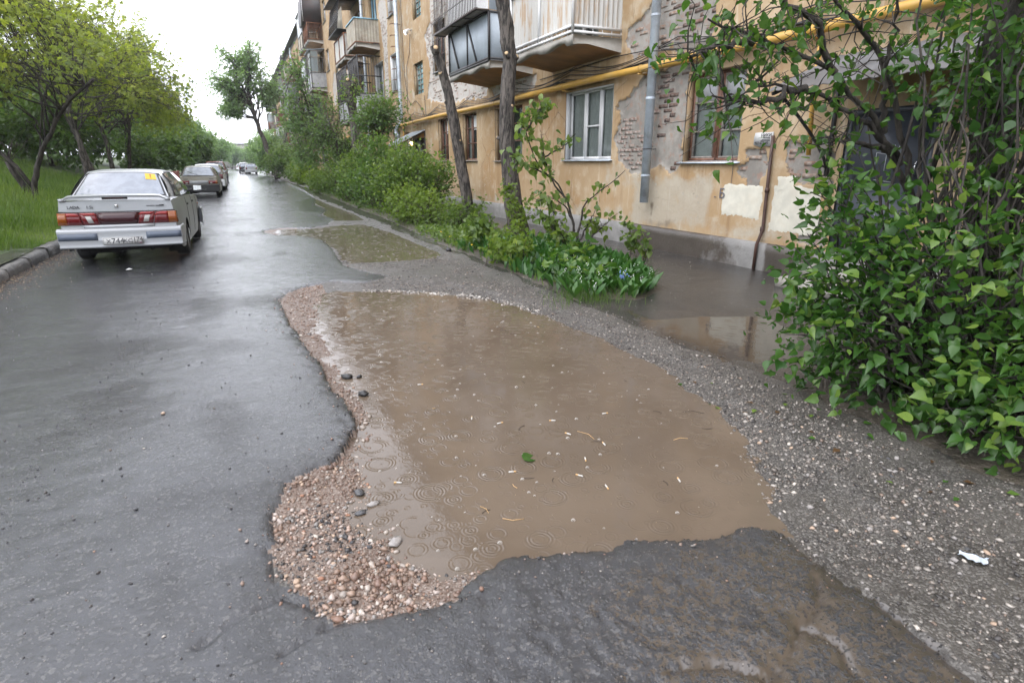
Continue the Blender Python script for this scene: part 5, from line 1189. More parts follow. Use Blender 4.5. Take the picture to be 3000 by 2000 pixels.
    o = mk('sticker', [pt(.60, .66, .0165), pt(.87, .66, .0165), pt(.88, .90, .0165), pt(.61, .90, .0165)], [[0,1,2,3]], M['sticker'], root)
    mk('exclamation_mark', [pt(.735, .74, .019), pt(.745, .74, .019), pt(.758, .87, .019), pt(.728, .87, .019), pt(.733, .70, .019), pt(.749, .70, .019), pt(.749, .725, .019), pt(.733, .725, .019)], [[0,1,2,3],[4,5,6,7]], M['cloth_red'], o)
    # rain deflectors, front indicator
    m = MB(); m.box((.80, 3.36, .70), (.815, 3.46, .735)); m.build('side_indicator', M['lamp_amber'], root)
SEDAN = dict(L=4.33, W=1.62, H=1.40, yr=.93, yf=3.39, r=.285, belt=[(0, .955), (.12, .975), (.5, .985), (.95, .965), (2.2, .935), (3.05, .905), (3.4, .87), (4.1, .76), (4.33, .68)], gh=((.42, 1.0, .655), (.98, 1.345, .50), (2.38, 1.345, .51), (3.08, .915, .67)), sidewin=[(.09, .51), (.53, .92)], seams=[1.35, 2.30, 3.12], handles=[1.55, 2.5], rbump=(.285, .575), bmat='car_silver', rearglass='car_glass_wet', detail=det_sedan)
main_car = car('parked_car', 'silver saloon with boot spoiler and yellow exclamation mark sticker, closest to the puddle', (-1.70, 10.62, 0), R(-1.2), 'car_silver', SEDAN, 'cars parked along the grass kerb')
def det_hatch(root, p, bump, wid, belt):
    y = 0; z0, z1 = .60, .745; hw = .80
    for s in (-1, 1):
        def q(a, b, m, nm, par, th=.014, zz0=z0, zz1=z1):
            V, F = slant_quad(*((a, b) if s > 0 else (-b, -a)), zz0, zz1, 0, 0, y, th, hw=hw); return mk(nm, V, F, M[m], par)
        o = q(.40, .68, 'lamp_red', 'tail_lamp', root); q(.682, .77, 'lamp_amber', 'indicator', o); q(.46, .55, 'lamp_clear', 'reversing_lamp', o, .017, z0 + .015, z0 + .07)
    V, F = slant_quad(-.39, .39, z0, z1, 0, 0, y, .012, hw=hw); mk('tail_panel', V, F, M['plastic_black'] if p.get('darkpanel') else M['sheet_grey'], root)
    for x in (-.62, .44): m = MB(); m.box((x, -.03, .80), (x + .18, -.016, .825)); m.build('vent', M['plastic_black'], root)
    m = MB(); m.tube([(0, -.06, .40), (0, -.16, .38), (0, -.17, .44)], .02, 8); m.tube([(0, -.17, .44), (0, -.17, .475)], .026, 8); m.bar((-.28, -.13, .36), (.28, -.13, .36), .012); m.build('tow_bar', M['rim'], root)
    m = MB(); m.bar((.02, p['gh'][0][0] - .075, p['gh'][0][1] + .04), (-.20, p['gh'][0][0] - .04, p['gh'][0][1] + .13), .012); m.bar((-.20, p['gh'][0][0] - .03, p['gh'][0][1] + .12), (-.46, p['gh'][0][0] + .07, p['gh'][0][1] + .24), .02); m.build('wiper', M['plastic_black'], root)
    m = MB(); a = np.linspace(0, 2 * PI, 12); m.tube(np.stack([.028 * np.cos(a), np.full(12, -.055), .845 + .028 * np.sin(a)], -1), .006, 4); m.build('badge', M['chrome'], root)
HATCH = dict(L=4.0, W=1.63, H=1.385, yr=.78, yf=3.24, r=.28, belt=[(0, .905), (.2, .93), (.9, .93), (2.2, .915), (2.85, .90), (3.2, .86), (3.8, .76), (4.0, .69)], gh=((.12, .935, .70), (.72, 1.325, .53), (2.2, 1.33, .53), (2.9, .905, .68)), sidewin=[(.10, .40), (.43, .88)], seams=[1.1, 2.25, 3.0], handles=[2.35], rbump=(.26, .575), bmat='plastic_black', rearglass='car_glass_wet', detail=det_hatch)
car('parked_car', 'dirty beige hatchback with black rear bumper and towing ball', (-1.62, 31.3, 0), R(-1), 'car_beige', HATCH, 'cars parked along the grass kerb')
def det_plain(root, p, bump, wid, belt):
    z0, z1 = p.get('lamp', (.62, .86)); hw = p['W'] / 2
    for s in (-1, 1):
        V, F = slant_quad(*((hw * .70, hw * .94) if s > 0 else (-hw * .94, -hw * .70)), z0, z1, 0, 0, 0, .014, hw=hw); mk('tail_lamp', V, F, M['lamp_red'], root)
    plate(root, -.085, p.get('plz', .62), 0, '')
    if p.get('rack'):
        for s in (-1, 1): m = MB(); m.tube([(s * .50, .75, p['H'] + .0), (s * .52, .9, p['H'] + .06), (s * .52, 2.3, p['H'] + .06), (s * .50, 2.5, p['H'] + .0)], .015, 6); m.build('roof_rail', M['plastic_black'], root)
        m = MB(); m.bar((-.55, 1.1, p['H'] + .07), (.55, 1.1, p['H'] + .07), .03); m.bar((-.55, 2.1, p['H'] + .07), (.55, 2.1, p['H'] + .07), .03); m.build('roof_bar', M['plastic_black'], root)
WAGON = dict(L=4.4, W=1.70, H=1.47, yr=.85, yf=3.45, r=.30, belt=[(0, .96), (.3, .98), (2.4, .955), (3.1, .93), (3.5, .88), (4.2, .78), (4.4, .70)], gh=((.06, .985, .72), (.50, 1.40, .57), (2.4, 1.41, .57), (3.25, .935, .70)), sidewin=[(.06, .30), (.33, .56), (.58, .88)], seams=[1.35, 2.35, 3.2], handles=[1.6, 2.55], rbump=(.27, .60), bmat='car_white', rearglass='car_glass_wet', detail=det_plain, blackmirror=False, rack=True, lamp=(.66, .95))
car('parked_car', 'white estate car with roof rails just beyond the beige hatchback', (-1.52, 38.6, 0), R(-1), 'car_white', WAGON, 'cars parked along the grass kerb')
SALOON = dict(SEDAN, detail=det_plain, bmat='car_dark', rearglass='car_glass', plz=.72)
car('parked_car', 'dark saloon parked between the white estate and the red car', (-1.50, 48.6, 0), 0, 'car_dark', SALOON, 'cars parked along the grass kerb')
SUV = dict(L=4.3, W=1.76, H=1.66, yr=.85, yf=3.4, r=.34, sill=.28, belt=[(0, 1.06), (.3, 1.08), (2.4, 1.05), (3.0, 1.03), (3.5, 1.0), (4.2, .92), (4.3, .86)], gh=((.06, 1.085, .76), (.32, 1.60, .62), (2.2, 1.60, .62), (2.9, 1.04, .72)), sidewin=[(.06, .30), (.33, .56), (.58, .88)], seams=[1.35, 2.3, 3.0], handles=[1.6, 2.5], rbump=(.34, .70), bmat='plastic_black', detail=det_plain, lamp=(.75, 1.02), plz=.85)
car('parked_car', 'dark red off-road car showing over the roof of the dark saloon', (-1.55, 55.5, 0), 0, 'car_red', SUV, 'cars parked along the grass kerb')
FARSUV = dict(SUV, bmat='car_white'); FARH = dict(WAGON, rack=False, bmat='car_silver_far', H=1.44)
car('parked_car', 'silver hatchback nearest on the right side of the far street', (2.15, 99.5, 0), R(1), 'car_silver_far', FARH, 'cars parked on the right far down the street')
car('parked_car', 'dark car half hidden left of the far silver hatchback', (1.35, 108, 0), 0, 'car_dark', dict(FARH, bmat='car_dark'), 'cars parked on the right far down the street')
car('parked_car', 'tall white car behind the far dark one on the right', (1.35, 117, 0), 0, 'car_white', FARSUV, 'cars parked on the right far down the street')
car('parked_car', 'white car standing farthest away on the right of the street', (1.0, 146, 0), 0, 'car_white', dict(FARH, bmat='car_white'), 'cars parked on the right far down the street')
# ------------------------------------------------------------------ plants
def tmpl(rows, fold=.1, curl=-.15):
    """rows of (y, halfwidth); ends closed to points"""
    V = []; F = []
    for y, w in rows: V += [(-w, y, fold * w / .3 + curl * y * y), (0, y, curl * y * y), (w, y, fold * w / .3 + curl * y * y)]
    for i in range(len(rows) - 1): F += [(3*i, 3*i+1, 3*i+4, 3*i+3), (3*i+1, 3*i+2, 3*i+5, 3*i+4)]
    return np.array(V, float), np.array(F)
T_SIMPLE = (np.array([(0,0,0), (.34,.42,.07), (0,1,-.08), (-.34,.42,.07)], float), np.array([(0,1,2),(0,2,3)]))
T_LILAC = tmpl([(0,.02),(.03,.26),(.22,.40),(.48,.35),(.75,.17),(1.,.008)], .10, -.22)
T_LILAC2 = tmpl([(0,.02),(.03,.22),(.22,.34),(.48,.30),(.75,.15),(1.,.008)], .30, -.50)
T_LILAC3 = tmpl([(0,.02),(.04,.20),(.25,.36),(.5,.33),(.78,.14),(1.,.008)], .02, .10)
T_STRAP = tmpl([(0,.03),(.3,.13),(.62,.155),(.85,.09),(1.,.008)], .05, -.28)
T_BLADE = (np.array([(-.03,0,0),(.03,0,0),(.022,.55,-.06),(-.022,.55,-.06),(0,1,-.25)], float), np.array([(0,1,2),(0,2,3),(3,2,4)]))
def comp(n, droop):
    V = []; F = []; k = 0
    for i in range(n):
        a = (i - (n - 1) / 2) * (1.9 / n); y0 = .28 + .18 * (1 - abs(i - (n - 1) / 2) / n * 2); L = .62 if i == (n - 1) / 2 else .5
        c, s = math.cos(a), math.sin(a); o = np.array([s * .12, y0 * .6, 0])
        for (x, y, z) in [(0,0,0), (.13,.42,.04), (0,1,-.25 * droop * 2), (-.13,.42,.04)]:
            x *= L * 1.6; y *= L; V.append((o[0] + c * x + s * y, o[1] - s * x + c * y, z * L - droop * y * .4))
        F += [(k, k+1, k+2), (k, k+2, k+3)]; k += 4
    return np.array(V), np.array(F)
T_ELDER = comp(5, .6); T_ROWAN = comp(5, .3)
def leaf_mesh(P, D, size, T, rg, droop=.3, up=1.0, jit=.5, tone=None):
    n = len(P); P = np.asarray(P, float); D = np.asarray(D, float)
    t = D + rg.normal(0, jit, (n, 3)) - [0, 0, droop]; t /= np.linalg.norm(t, axis=1, keepdims=True) + 1e-9
    nn = rg.normal(0, .55, (n, 3)) + [0, 0, up]; nn -= (nn * t).sum(1, keepdims=True) * t; nn /= np.linalg.norm(nn, axis=1, keepdims=True) + 1e-9
    b = np.cross(t, nn); TV, TF = T; s = np.broadcast_to(np.asarray(size, float), (n,))
    V = P[:, None] + s[:, None, None] * (TV[None, :, 0, None] * b[:, None] + TV[None, :, 1, None] * t[:, None] + TV[None, :, 2, None] * nn[:, None])
    F = (TF[None] + len(TV) * np.arange(n)[:, None, None]).reshape(-1, TF.shape[1])
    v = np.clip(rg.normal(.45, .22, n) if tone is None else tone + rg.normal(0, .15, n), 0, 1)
    return V.reshape(-1, 3), F, np.repeat(v, len(TV))
def foliage(name, P, D, size, T, rg, mat, parent=None, kind=None, **kw):
    V, F, v = leaf_mesh(P, D, size, T, rg, **kw); o = mk(name, V, F, M[mat], parent, attrs={'v': v}); 
    return tag(o, kind=kind)
def curve(p0, p1, rg, bow=.15, wob=.05, n=7, upbias=.3):
    p0 = np.array(p0, float); p1 = np.array(p1, float); L = np.linalg.norm(p1 - p0) + 1e-6; t = np.linspace(0, 1, n)[:, None]
    off = rg.normal(0, 1, 3) * bow * L + np.array([0, 0, upbias * bow * L * 2]); mid = (p0 + p1) / 2 + off
    q = (1 - t)**2 * p0 + 2 * t * (1 - t) * mid + t**2 * p1
    w = rg.normal(0, wob * L, (n, 3)); w[0] = w[-1] = 0; return q + w * np.sin(t * PI)
def inell(rg, n, c, r, shell=.5, zmin=None):
    v = rg.normal(0, 1, (n, 3)); v /= np.linalg.norm(v, axis=1, keepdims=True); q = rg.uniform(shell**3, 1, n)[:, None]**(1/3)
    return np.array(c) + v * q * np.array(r)
def tree_parts(rg, trunk, tr, ells, nl=7, nb=8, nt=9, leaves=6, lsize=.14, T=T_SIMPLE, lk={}, bare=0., limb_from=.45, twigL=.55, sides=6, tone_up=.0, hang=0., lspread=.12, tb=.42):
    """trunk: polyline; ells: [(centre, radii)]. Returns wood MB, leaf arrays, bare twig MB."""
    wood = MB(); tw = MB(); bare = bare * 1.1; trunk = np.array(trunk, float); m = len(trunk)
    tt = np.linspace(0, 1, m); fine = np.linspace(0, 1, m * 3); tp = np.stack([np.interp(fine, tt, trunk[:, i]) for i in range(3)], -1); tp[1:-1] += rg.normal(0, tr * .12, (len(tp) - 2, 3))
    rad = np.interp(fine, [0, .06, 1], [tr * 1.2, tr, tr * .45]); wood.tube(tp, rad, 10)
    P = []; D = []; tone = []
    for c, r in ells:
        c = np.array(c, float)
        for lp in inell(rg, nl, c, np.array(r) * .62, .3):
            s = rg.uniform(limb_from, 1); i = int(s * (len(tp) - 1)); p0 = tp[i]; lr = tr * rg.uniform(.2, .36)
            cv = curve(p0, lp, rg, .14, .03, 8); wood.tube(cv, np.linspace(lr, lr * .35, 8), sides)
            v = rg.normal(0, 1, (nb, 3)); v /= np.linalg.norm(v, axis=1, keepdims=True)
            for q in v:
                j = rg.randint(3, 8); a = cv[j]; e = lp + q * np.array(r) * rg.uniform(.25, .55); e = c + (e - c) * min(1, 1 / (np.linalg.norm((e - c) / np.array(r)) + 1e-6)); 
                b = curve(a, e, rg, .14, .04, 6, .25); br = lr * .36; nobr = rg.rand() < bare; wood.tube(b, np.linspace(br, br * .4, 6), 4, False)
                for k in range(nt):
                    k0 = rg.randint(1, 6); f = b[k0]; d = b[k0] - b[k0 - 1]; d = d / (np.linalg.norm(d) + 1e-6) + rg.normal(0, .6, 3) - [0, 0, hang]; d /= np.linalg.norm(d); L = twigL * rg.uniform(.5, 1.3)
                    g = np.array([f, f + d * L * .5 + rg.normal(0, .04, 3), f + d * L + rg.normal(0, .06, 3) - [0, 0, .05 + hang * .1]])
                    tw.tube(g, [br * .22 + .002, br * .16 + .002, .002], 3, False)
                    if nobr and rg.rand() < .88 or rg.rand() < .08: continue
                    for l in range(leaves):
                        s_ = rg.uniform(.25, 1.05); q_ = g[0] + (g[2] - g[0]) * s_ + rg.normal(0, lspread, 3); P.append(q_); D.append(d)
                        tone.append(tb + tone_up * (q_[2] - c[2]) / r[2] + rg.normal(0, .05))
    return wood, tw, np.array(P), np.array(D), np.array(tone)
def tree(name, label, cat, seed, trunk, tr, ells, mat, bark='bark', group=None, T=T_SIMPLE, lsize=.14, droop=.4, **kw):
    rg = np.random.RandomState(seed); base = np.array(trunk[0], float)
    root = empty(name, tuple(base), 0, label, cat, group)
    trunk = [tuple(np.array(t) - base) for t in trunk]; ells = [(tuple(np.array(c) - base), r) for c, r in ells]
    wood, tw, P, D, tone = tree_parts(rg, trunk, tr, ells, T=T, **kw)
    wood.build('trunk', M[bark], root, smooth=True); tw.build('twigs', M['twig'], root)
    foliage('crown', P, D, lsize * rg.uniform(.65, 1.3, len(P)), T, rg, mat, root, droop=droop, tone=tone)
    return root
def copy_tree(o, name, loc, rz, sc, label, group=None):
    r = o.copy(); COL.objects.link(r); r.location = loc; r.rotation_euler = (0, 0, rz); r.scale = (sc[0], sc[1], sc[2]); r['label'] = label
    if group: r['group'] = group
    for c in o.children: d = c.copy(); COL.objects.link(d); d.parent = r
    return r
gl = 'ash-leaved maples on the grass bank'
bz = lambda x, y: float(bank_z(np.array([x]), np.array([y]))[0]) - .05
# forked maple near left
b0 = (-5.35, 21.3, bz(-5.35, 21.3))
t1 = tree('maple_tree', 'dark forked maple leaning over the road, its trunk splitting low at the far left', 'tree', 21,
     [b0, (-5.3, 21.3, b0[2] + .45), (-5.1, 21.2, b0[2] + .95), (-4.75, 21.0, b0[2] + 1.6), (-4.0, 20.6, b0[2] + 2.6), (-3.2, 20.2, b0[2] + 3.2)], .085,
     [((-4.5, 20.5, 4.7), (3.2, 3.4, 1.8)), ((-6.3, 20.5, 6.2), (3.0, 3.0, 2.0)), ((-6.2, 19, 3.7), (2.0, 2.2, 1.1))], 'leaf_elder', 'bark_dark', gl, T_ELDER, .165, .6, tb=.45, lspread=.12, nl=7, nb=8, nt=14, leaves=4, bare=.45, tone_up=.28, hang=.1, limb_from=.5)
m = MB(); m.tube([(0, 0, .35), (-.3, .1, .95), (-.75, .2, 1.5), (-1.2, .2, 2.3)], [.06, .055, .045, .03], 7); m.build('second_stem', M['bark_dark'], t1, smooth=True)
# stump with switches beside it
st_ = empty('tree_stump', (-5.75, 21.6, bz(-5.75, 21.6)), 0, 'short cut trunk with thin switches beside the forked maple', 'tree stump'); m = MB(); m.tube([(.25, 0, 0), (.12, 0, .35), (-.05, 0, .75), (-.1, 0, 1.0)], [.10, .085, .08, .085], 9); m.build('trunk', M['bark_dark'], st_)
rgx = np.random.RandomState(4); m = MB()
for i in range(14): a = rgx.uniform(0, 6.3); m.tube(curve((-.1, 0, .95), (-.1 + math.cos(a) * .7, math.sin(a) * .7, 1.2 + rgx.uniform(-.3, .9)), rgx, .25, .05, 6, .8), [.010, .009, .008, .007, .005, .003], 4, False)
m.build('switches', M['twig'], st_)
# off-frame near tree whose boughs fill the top left
t0 = tree('maple_tree', 'nearest maple whose boughs hang in from beyond the left edge', 'tree', 22, [(-5.9, 10.6, .55), (-5.8, 10.7, 2.0), (-5.4, 10.9, 3.4), (-5.0, 11.2, 5.0)], .16,
     [((-4.4, 11.4, 4.4), (2.35, 2.6, 1.75)), ((-5.6, 13.6, 3.8), (2.6, 2.4, 1.7))], 'leaf_elder', 'bark_dark', gl, T_ELDER, .15, .6, tb=.45, lspread=.12, nl=7, nb=8, nt=13, leaves=4, bare=.45, tone_up=.3, hang=.1)
tA = tree('maple_tree', 'straight trunked maple behind the silver saloon, spreading lime leaves over the road', 'tree', 23, [(-5.7, 30.5, bz(-5.7, 30.5)), (-5.75, 30.5, 2.2), (-5.9, 30.5, 3.6), (-5.3, 30.3, 5.8)], .125,
     [((-4.1, 29.5, 5.4), (3.2, 3.6, 2.1)), ((-5.6, 31.5, 7.0), (3.0, 3.4, 2.2)), ((-7.0, 30.5, 8.4), (2.6, 3, 1.7)), ((-2.9, 30.5, 4.0), (1.8, 2.6, 1.0))], 'leaf_elder', 'bark', gl, T_ELDER, .18, .6, tb=.45, lspread=.13, nl=7, nb=7, nt=14, leaves=4, bare=.5, tone_up=.28, hang=.1)
tB = tree('maple_tree', 'slim maple with a bent trunk, second behind the silver saloon', 'tree', 24, [(-5.9, 33.5, bz(-5.9, 33.5)), (-6.3, 33.4, 2.4), (-6.6, 33.3, 3.6), (-6.0, 33.2, 5.6)], .115,
     [((-4.8, 33.5, 5.6), (3.4, 3.4, 2.6)), ((-7.4, 33, 6.2), (3, 3, 2.3))], 'leaf_elder', 'bark', gl, T_ELDER, .18, .6, tb=.45, lspread=.13, nl=7, nb=7, nt=14, leaves=4, bare=.5, tone_up=.28, hang=.1)
for i, (src, x, y, rz, s, lab) in enumerate(((tA, -6.0, 38.4, .5, (1, 1, 1.02), 'maple with a bare lower trunk, third of the row behind the silver saloon'), (tB, -5.9, 42.5, 2.3, (.95, .95, 1.0), 'maple leaning left, fourth of the row behind the silver saloon'),
      (tA, -6.2, 46.0, 3.6, (1, 1, 1.1), 'maple with twin boughs, last of the row before the dense bushes'), (tB, -9.5, 24.0, 1.2, (1.15, 1.15, 1.15), 'tall maple higher up the grass bank behind the forked tree'), (tA, -10.5, 34, 4.4, (1.2, 1.2, 1.2), 'broad maple on top of the bank above the saloon roof'),
      (tB, -8.6, 15.5, 5.0, (1.05, 1.05, 1.05), 'shady maple on the bank at the left edge'), (tA, -9.5, 44, 5.5, (1.15, 1.15, 1.2), 'distant maple on top of the bank above the red fence'))):
    copy_tree(src, 'maple_tree', (x, y, bz(x, y)), rz, s, lab, gl)
# dense bushes and the round green tree at the end of the bank
gd = 'dense green trees beyond the red fence'
tC = tree('bush', 'dark dense bush behind the beige hatchback and the red fence', 'bush', 31, [(-5.2, 47, .5), (-5.2, 47, 1.2), (-5.1, 47, 2.6)], .10, [((-5.2, 46.5, 2.3), (2.4, 3, 1.9)), ((-4.4, 50, 2.6), (2, 3, 2.0))], 'leaf_dark', 'bark', gd, T_SIMPLE, .22, .3, nl=9, nb=9, nt=8, leaves=6, tone_up=.3, tb=.5)
tD = tree('green_tree', 'round bluish green tree above the white estate car', 'tree', 32, [(-3.7, 61, .2), (-3.6, 61, 1.6), (-3.2, 61, 3.4)], .14, [((-2.55, 60.5, 3.0), (2.0, 3.0, 2.15)), ((-4.2, 61, 3.4), (2.2, 3, 2.2))], 'leaf_poplar', 'bark', gd, T_SIMPLE, .26, .25, nl=11, nb=9, nt=9, leaves=7, tone_up=.3)
copy_tree(tC, 'bush', (-6.3, 55, 1.0), 2, (1.3, 1.3, 1.5), 'dark bush filling the gap left of the round green tree', gd)
copy_tree(tC, 'bush', (-9.0, 40, bz(-9, 40)), 1, (1.2, 1.2, 1.3), 'dark undergrowth bush on the crest of the bank', gd)
copy_tree(tC, 'bush', (-13., 45, bz(-13, 45)), 3, (1.6, 1.6, 1.7), 'shadowed thicket behind the maple trunks on the bank', gd)
copy_tree(tC, 'bush', (-15., 33, bz(-15, 33)), 4, (1.5, 1.5, 1.7), 'shadowed thicket at the back of the bank on the left', gd)
copy_tree(tC, 'bush', (-12., 58, bz(-12, 58)), 5, (1.6, 1.6, 2.2), 'tall thicket on the bank left of the round green tree', gd)
copy_tree(tD, 'green_tree', (-4.4, 74, 0), 2, (1.05, 1.05, 1.0), 'green tree standing right behind the round bluish one', gd)
copy_tree(tD, 'green_tree', (-4.5, 96, 0), 3.3, (1.1, 1.1, 1.15), 'pale green tree far down the left side of the street', gd)
copy_tree(tD, 'green_tree', (-3.9, 128, 0), 5, (1.3, 1.3, 1.3), 'faint green tree near the far end of the street', gd)
copy_tree(tD, 'green_tree', (-1.0, 205, 0), 5.9, (1.6, 1.6, 1.4), 'hazy tree closing the view at the end of the street', gd)
copy_tree(tD, 'green_tree', (5.0, 215, 0), 1.9, (1.6, 1.6, 1.3), 'hazy tree on the right at the end of the street', gd)
# right side of the street ----------------------------------------------
gr = 'trees along the building'
tall = tree('poplar_tree', 'tall airy poplar with a trunk leaning over the street, highest against the sky', 'tree', 41, [(3.75, 64.5, 0), (3.3, 64.6, 1.9), (2.75, 64.8, 4.0), (2.3, 65, 5.8), (2.0, 65, 7.6), (2.1, 65, 10)], .27,
     [((.3, 65, 8.6), (2.3, 2.6, 2.0)), ((3.4, 65, 8.4), (1.9, 2.6, 2.6)), ((2.0, 65, 11.1), (2.8, 2.6, 1.9)), ((.6, 65, 6.5), (1.8, 2, 1.0))], 'leaf_poplar', 'bark', gr, T_SIMPLE, .22, .3, nl=10, nb=9, nt=7, leaves=5, tb=.5, tone_up=.3, limb_from=.55)
mid = tree('rowan_tree', 'light green rowan with feathery leaves between road and balconies', 'tree', 42, [(4.7, 34.5, 0), (4.6, 34.4, 1.5), (4.2, 34.2, 3.2), (3.6, 34, 5.2), (3.3, 34, 6.6)], .09,
     [((3.4, 34, 5.5), (.9, 1.3, 1.6)), ((3.1, 33.8, 3.8), (1.2, 1.5, 1.0)), ((4.0, 34, 3.2), (1.4, 1.6, 1.3)), ((3.9, 35, 1.9), (1.4, 1.6, .9))], 'leaf_rowan', 'bark', gr, T_ROWAN, .20, .4, nl=5, nb=6, nt=7, leaves=3, tone_up=.35, bare=.1)
twig = tree('lilac_tree', 'leggy tree with many bare dark twigs right of the light green rowan', 'tree', 43, [(4.75, 27.6, 0), (4.6, 27.6, .9), (4.2, 27.5, 1.9), (4.1, 27.4, 2.8)], .085,
     [((4.0, 27.5, 3.0), (1.1, 1.2, 1.3)), ((4.6, 27.5, 2.3), (1.0, 1.2, 1.0))], 'leaf_dark', 'bark_dark', gr, T_SIMPLE, .11, .3, nl=8, nb=8, nt=8, leaves=4, bare=.45, tone_up=.2, twigL=.5)
sm = tree('lilac_tree', 'small round-headed tree in front of the grey balcony sheets', 'tree', 44, [(5.1, 23.0, 0), (5.05, 23, 1.3), (5.05, 23, 2.6)], .05,
     [((4.95, 23, 3.25), (1.1, 1.1, .85))], 'leaf_dark', 'bark_dark', gr, T_SIMPLE, .12, .3, nl=9, nb=8, nt=8, leaves=5, bare=.1, tone_up=.4, limb_from=.7)
for i, (src, nm, x, y, rz, s, lab) in enumerate(((mid, 'rowan_tree', 4.6, 44, 1.6, (1.0, 1.0, .9), 'rowan half hidden behind the front rowan'), (mid, 'rowan_tree', 4.4, 75, 3, (1.3, 1.3, .95), 'leafy tree behind the trunk of the tall poplar'), (tD, 'green_tree', 4.3, 84, 3, (1.0, 1.0, 1.0), 'dark green tree over the cars parked on the right'), (tD, 'green_tree', 4.7, 103, 1, (1.1, 1.1, 1.1), 'green tree far along the building on the right'), (tC, 'bush', 5.2, 58, 1, (.75, .75, .8), 'bush at the foot of the tall poplar'))):
    copy_tree(src, nm, (x, y, 0), rz, s, lab, gr)
# lopped trunks ------------------------------------------------------------
def lopped(label, pts, rads, knots, seed, name='lopped_trunk'):
    rg = np.random.RandomState(seed); b = np.array(pts[0]); root = empty(name, tuple(b), 0, label, 'tree trunk', 'pruned trunks by the facade')
    P = np.array(pts) - b; t = np.linspace(0, 1, len(P)); f = np.linspace(0, 1, len(P) * 8); Q = np.stack([np.interp(f, t, P[:, i]) for i in range(3)], -1); Q[:, 0] += fbm(f * 6 + seed * 3, f * 0, 2) * .05; Q[:, 1] += fbm(f * 6, f * 0 + seed, 2) * .05
    V, F = tube(Q, np.interp(f, t, rads) * (1 + fbm(f * 14 + seed, f * 0, 2) * .10), 20); m = MB(); m.add(V + rg.normal(0, .0035, V.shape), F)
    for (s, az, L, r) in knots:
        i = int(s * (len(Q) - 1)); p = Q[i]; d = np.array([math.cos(az), math.sin(az), .55]); d /= np.linalg.norm(d); rr = np.interp(f[i], t, rads)
        m.tube([p, p + d * rr * .9, p + d * (rr + L)], [r * 1.5, r * 1.25, r], 9)
        mm = MB(); mm.tube([p + d * (rr + L), p + d * (rr + L + .006)], [r * .92, r * .92], 9); mm.build('cut_end', M['cut_wood'], root)
    m.build('trunk', M['bark'], root, smooth=True); return root
lopped('slimmer lopped trunk leaning left, bare, with a pale saw cut near its top', [(4.9, 13, 0), (4.82, 13, .5), (4.6, 13, 1.9), (4.50, 13, 2.45), (4.42, 13, 2.95), (4.26, 13, 3.55), (4.10, 13, 3.88)], [.155, .13, .118, .12, .10, .095, .07], [(.93, -1.9, .10, .055), (.78, -2.6, .03, .05), (.35, -1.3, .01, .03), (.25, 3.2, .02, .028), (.60, 2.9, .02, .05)], 1)
t2 = lopped('thick bare trunk in front of the gas pipe, running out of the picture top', [(5.40, 11.4, 0), (5.25, 11.4, .67), (5.10, 11.4, 1.9), (5.10, 11.4, 2.7), (5.17, 11.4, 3.5), (5.10, 11.4, 4.0), (4.95, 11.4, 4.6), (4.9, 11.4, 5.4)], [.235, .19, .155, .148, .135, .14, .12, .11], [(.56, -2.3, .12, .04), (.56, -.8, .05, .05), (.40, -1.2, .02, .035), (.30, 2.9, .08, .03)], 2)
pol = lopped('pollarded trunk with a knobbly mossy head and a tuft of leaves', [(4.62, 25.4, 0), (4.6, 25.4, 2.0), (4.58, 25.4, 3.3), (4.5, 25.3, 4.1), (4.5, 25.3, 4.55)], [.21, .19, .17, .20, .26], [(.99, -2, .03, .07), (.97, -.7, .05, .08), (.97, 2.4, .05, .07)], 3)
rg = np.random.RandomState(9); P = inell(rg, 260, (-.12, -.1, 4.3), (.42, .42, .6), .5); foliage('crown', P, P - [-.12, -.1, 4.2], .11, T_SIMPLE, rg, 'leaf_shrub', pol)
# shrubs -------------------------------------------------------------------
def shrub(name, label, seed, base, stems, ells, mat, n, lsize, T=T_SIMPLE, group=None, bare=0, h0=.1, tone_up=.35, cat='shrub', droop=.3, shell=.45, twigm='twig', clump=9, cl=.16):
    rg = np.random.RandomState(seed); root = empty(name, base, 0, label, cat, group); m = MB(); P = []; D = []; tone = []; b = np.array(base)
    w = np.array([np.prod(r) for c, r in ells]) ** .7; w = w / w.sum()
    for (c, r), k in zip(ells, w):
        c = np.array(c) - b; r = np.array(r); nc = int(n * k / clump)
        C = inell(rg, nc, c, r, shell); C = C[C[:, 2] > h0 * .5]
        for i, q in enumerate(C):
            d = q - (c - [0, 0, r[2] * .9]); d /= np.linalg.norm(d) + 1e-6
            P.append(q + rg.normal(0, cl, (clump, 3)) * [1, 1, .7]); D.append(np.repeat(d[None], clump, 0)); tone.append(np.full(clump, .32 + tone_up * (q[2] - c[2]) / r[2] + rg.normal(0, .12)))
            if i % 3 == 0 or rg.rand() < bare:
                g = np.array([c[0] * .5, c[1] * .5, 0]) + rg.normal(0, .18, 3) * [1, 1, 0]; g[2] = 0
                m.tube(curve(g, q, rg, .12, .03, 6, .3), [.016, .013, .010, .007, .005, .003], 4, False)
    for s in stems: m.tube(np.array(s[0]) - b, s[1], 6, False)
    m.build('stems', M[twigm], root); P = np.concatenate(P); D = np.concatenate(D); tone = np.concatenate(tone); ok = P[:, 2] > .02
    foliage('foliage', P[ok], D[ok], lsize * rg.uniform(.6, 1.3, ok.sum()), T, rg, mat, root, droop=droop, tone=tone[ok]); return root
gs = 'shrubs in the bed along the building'
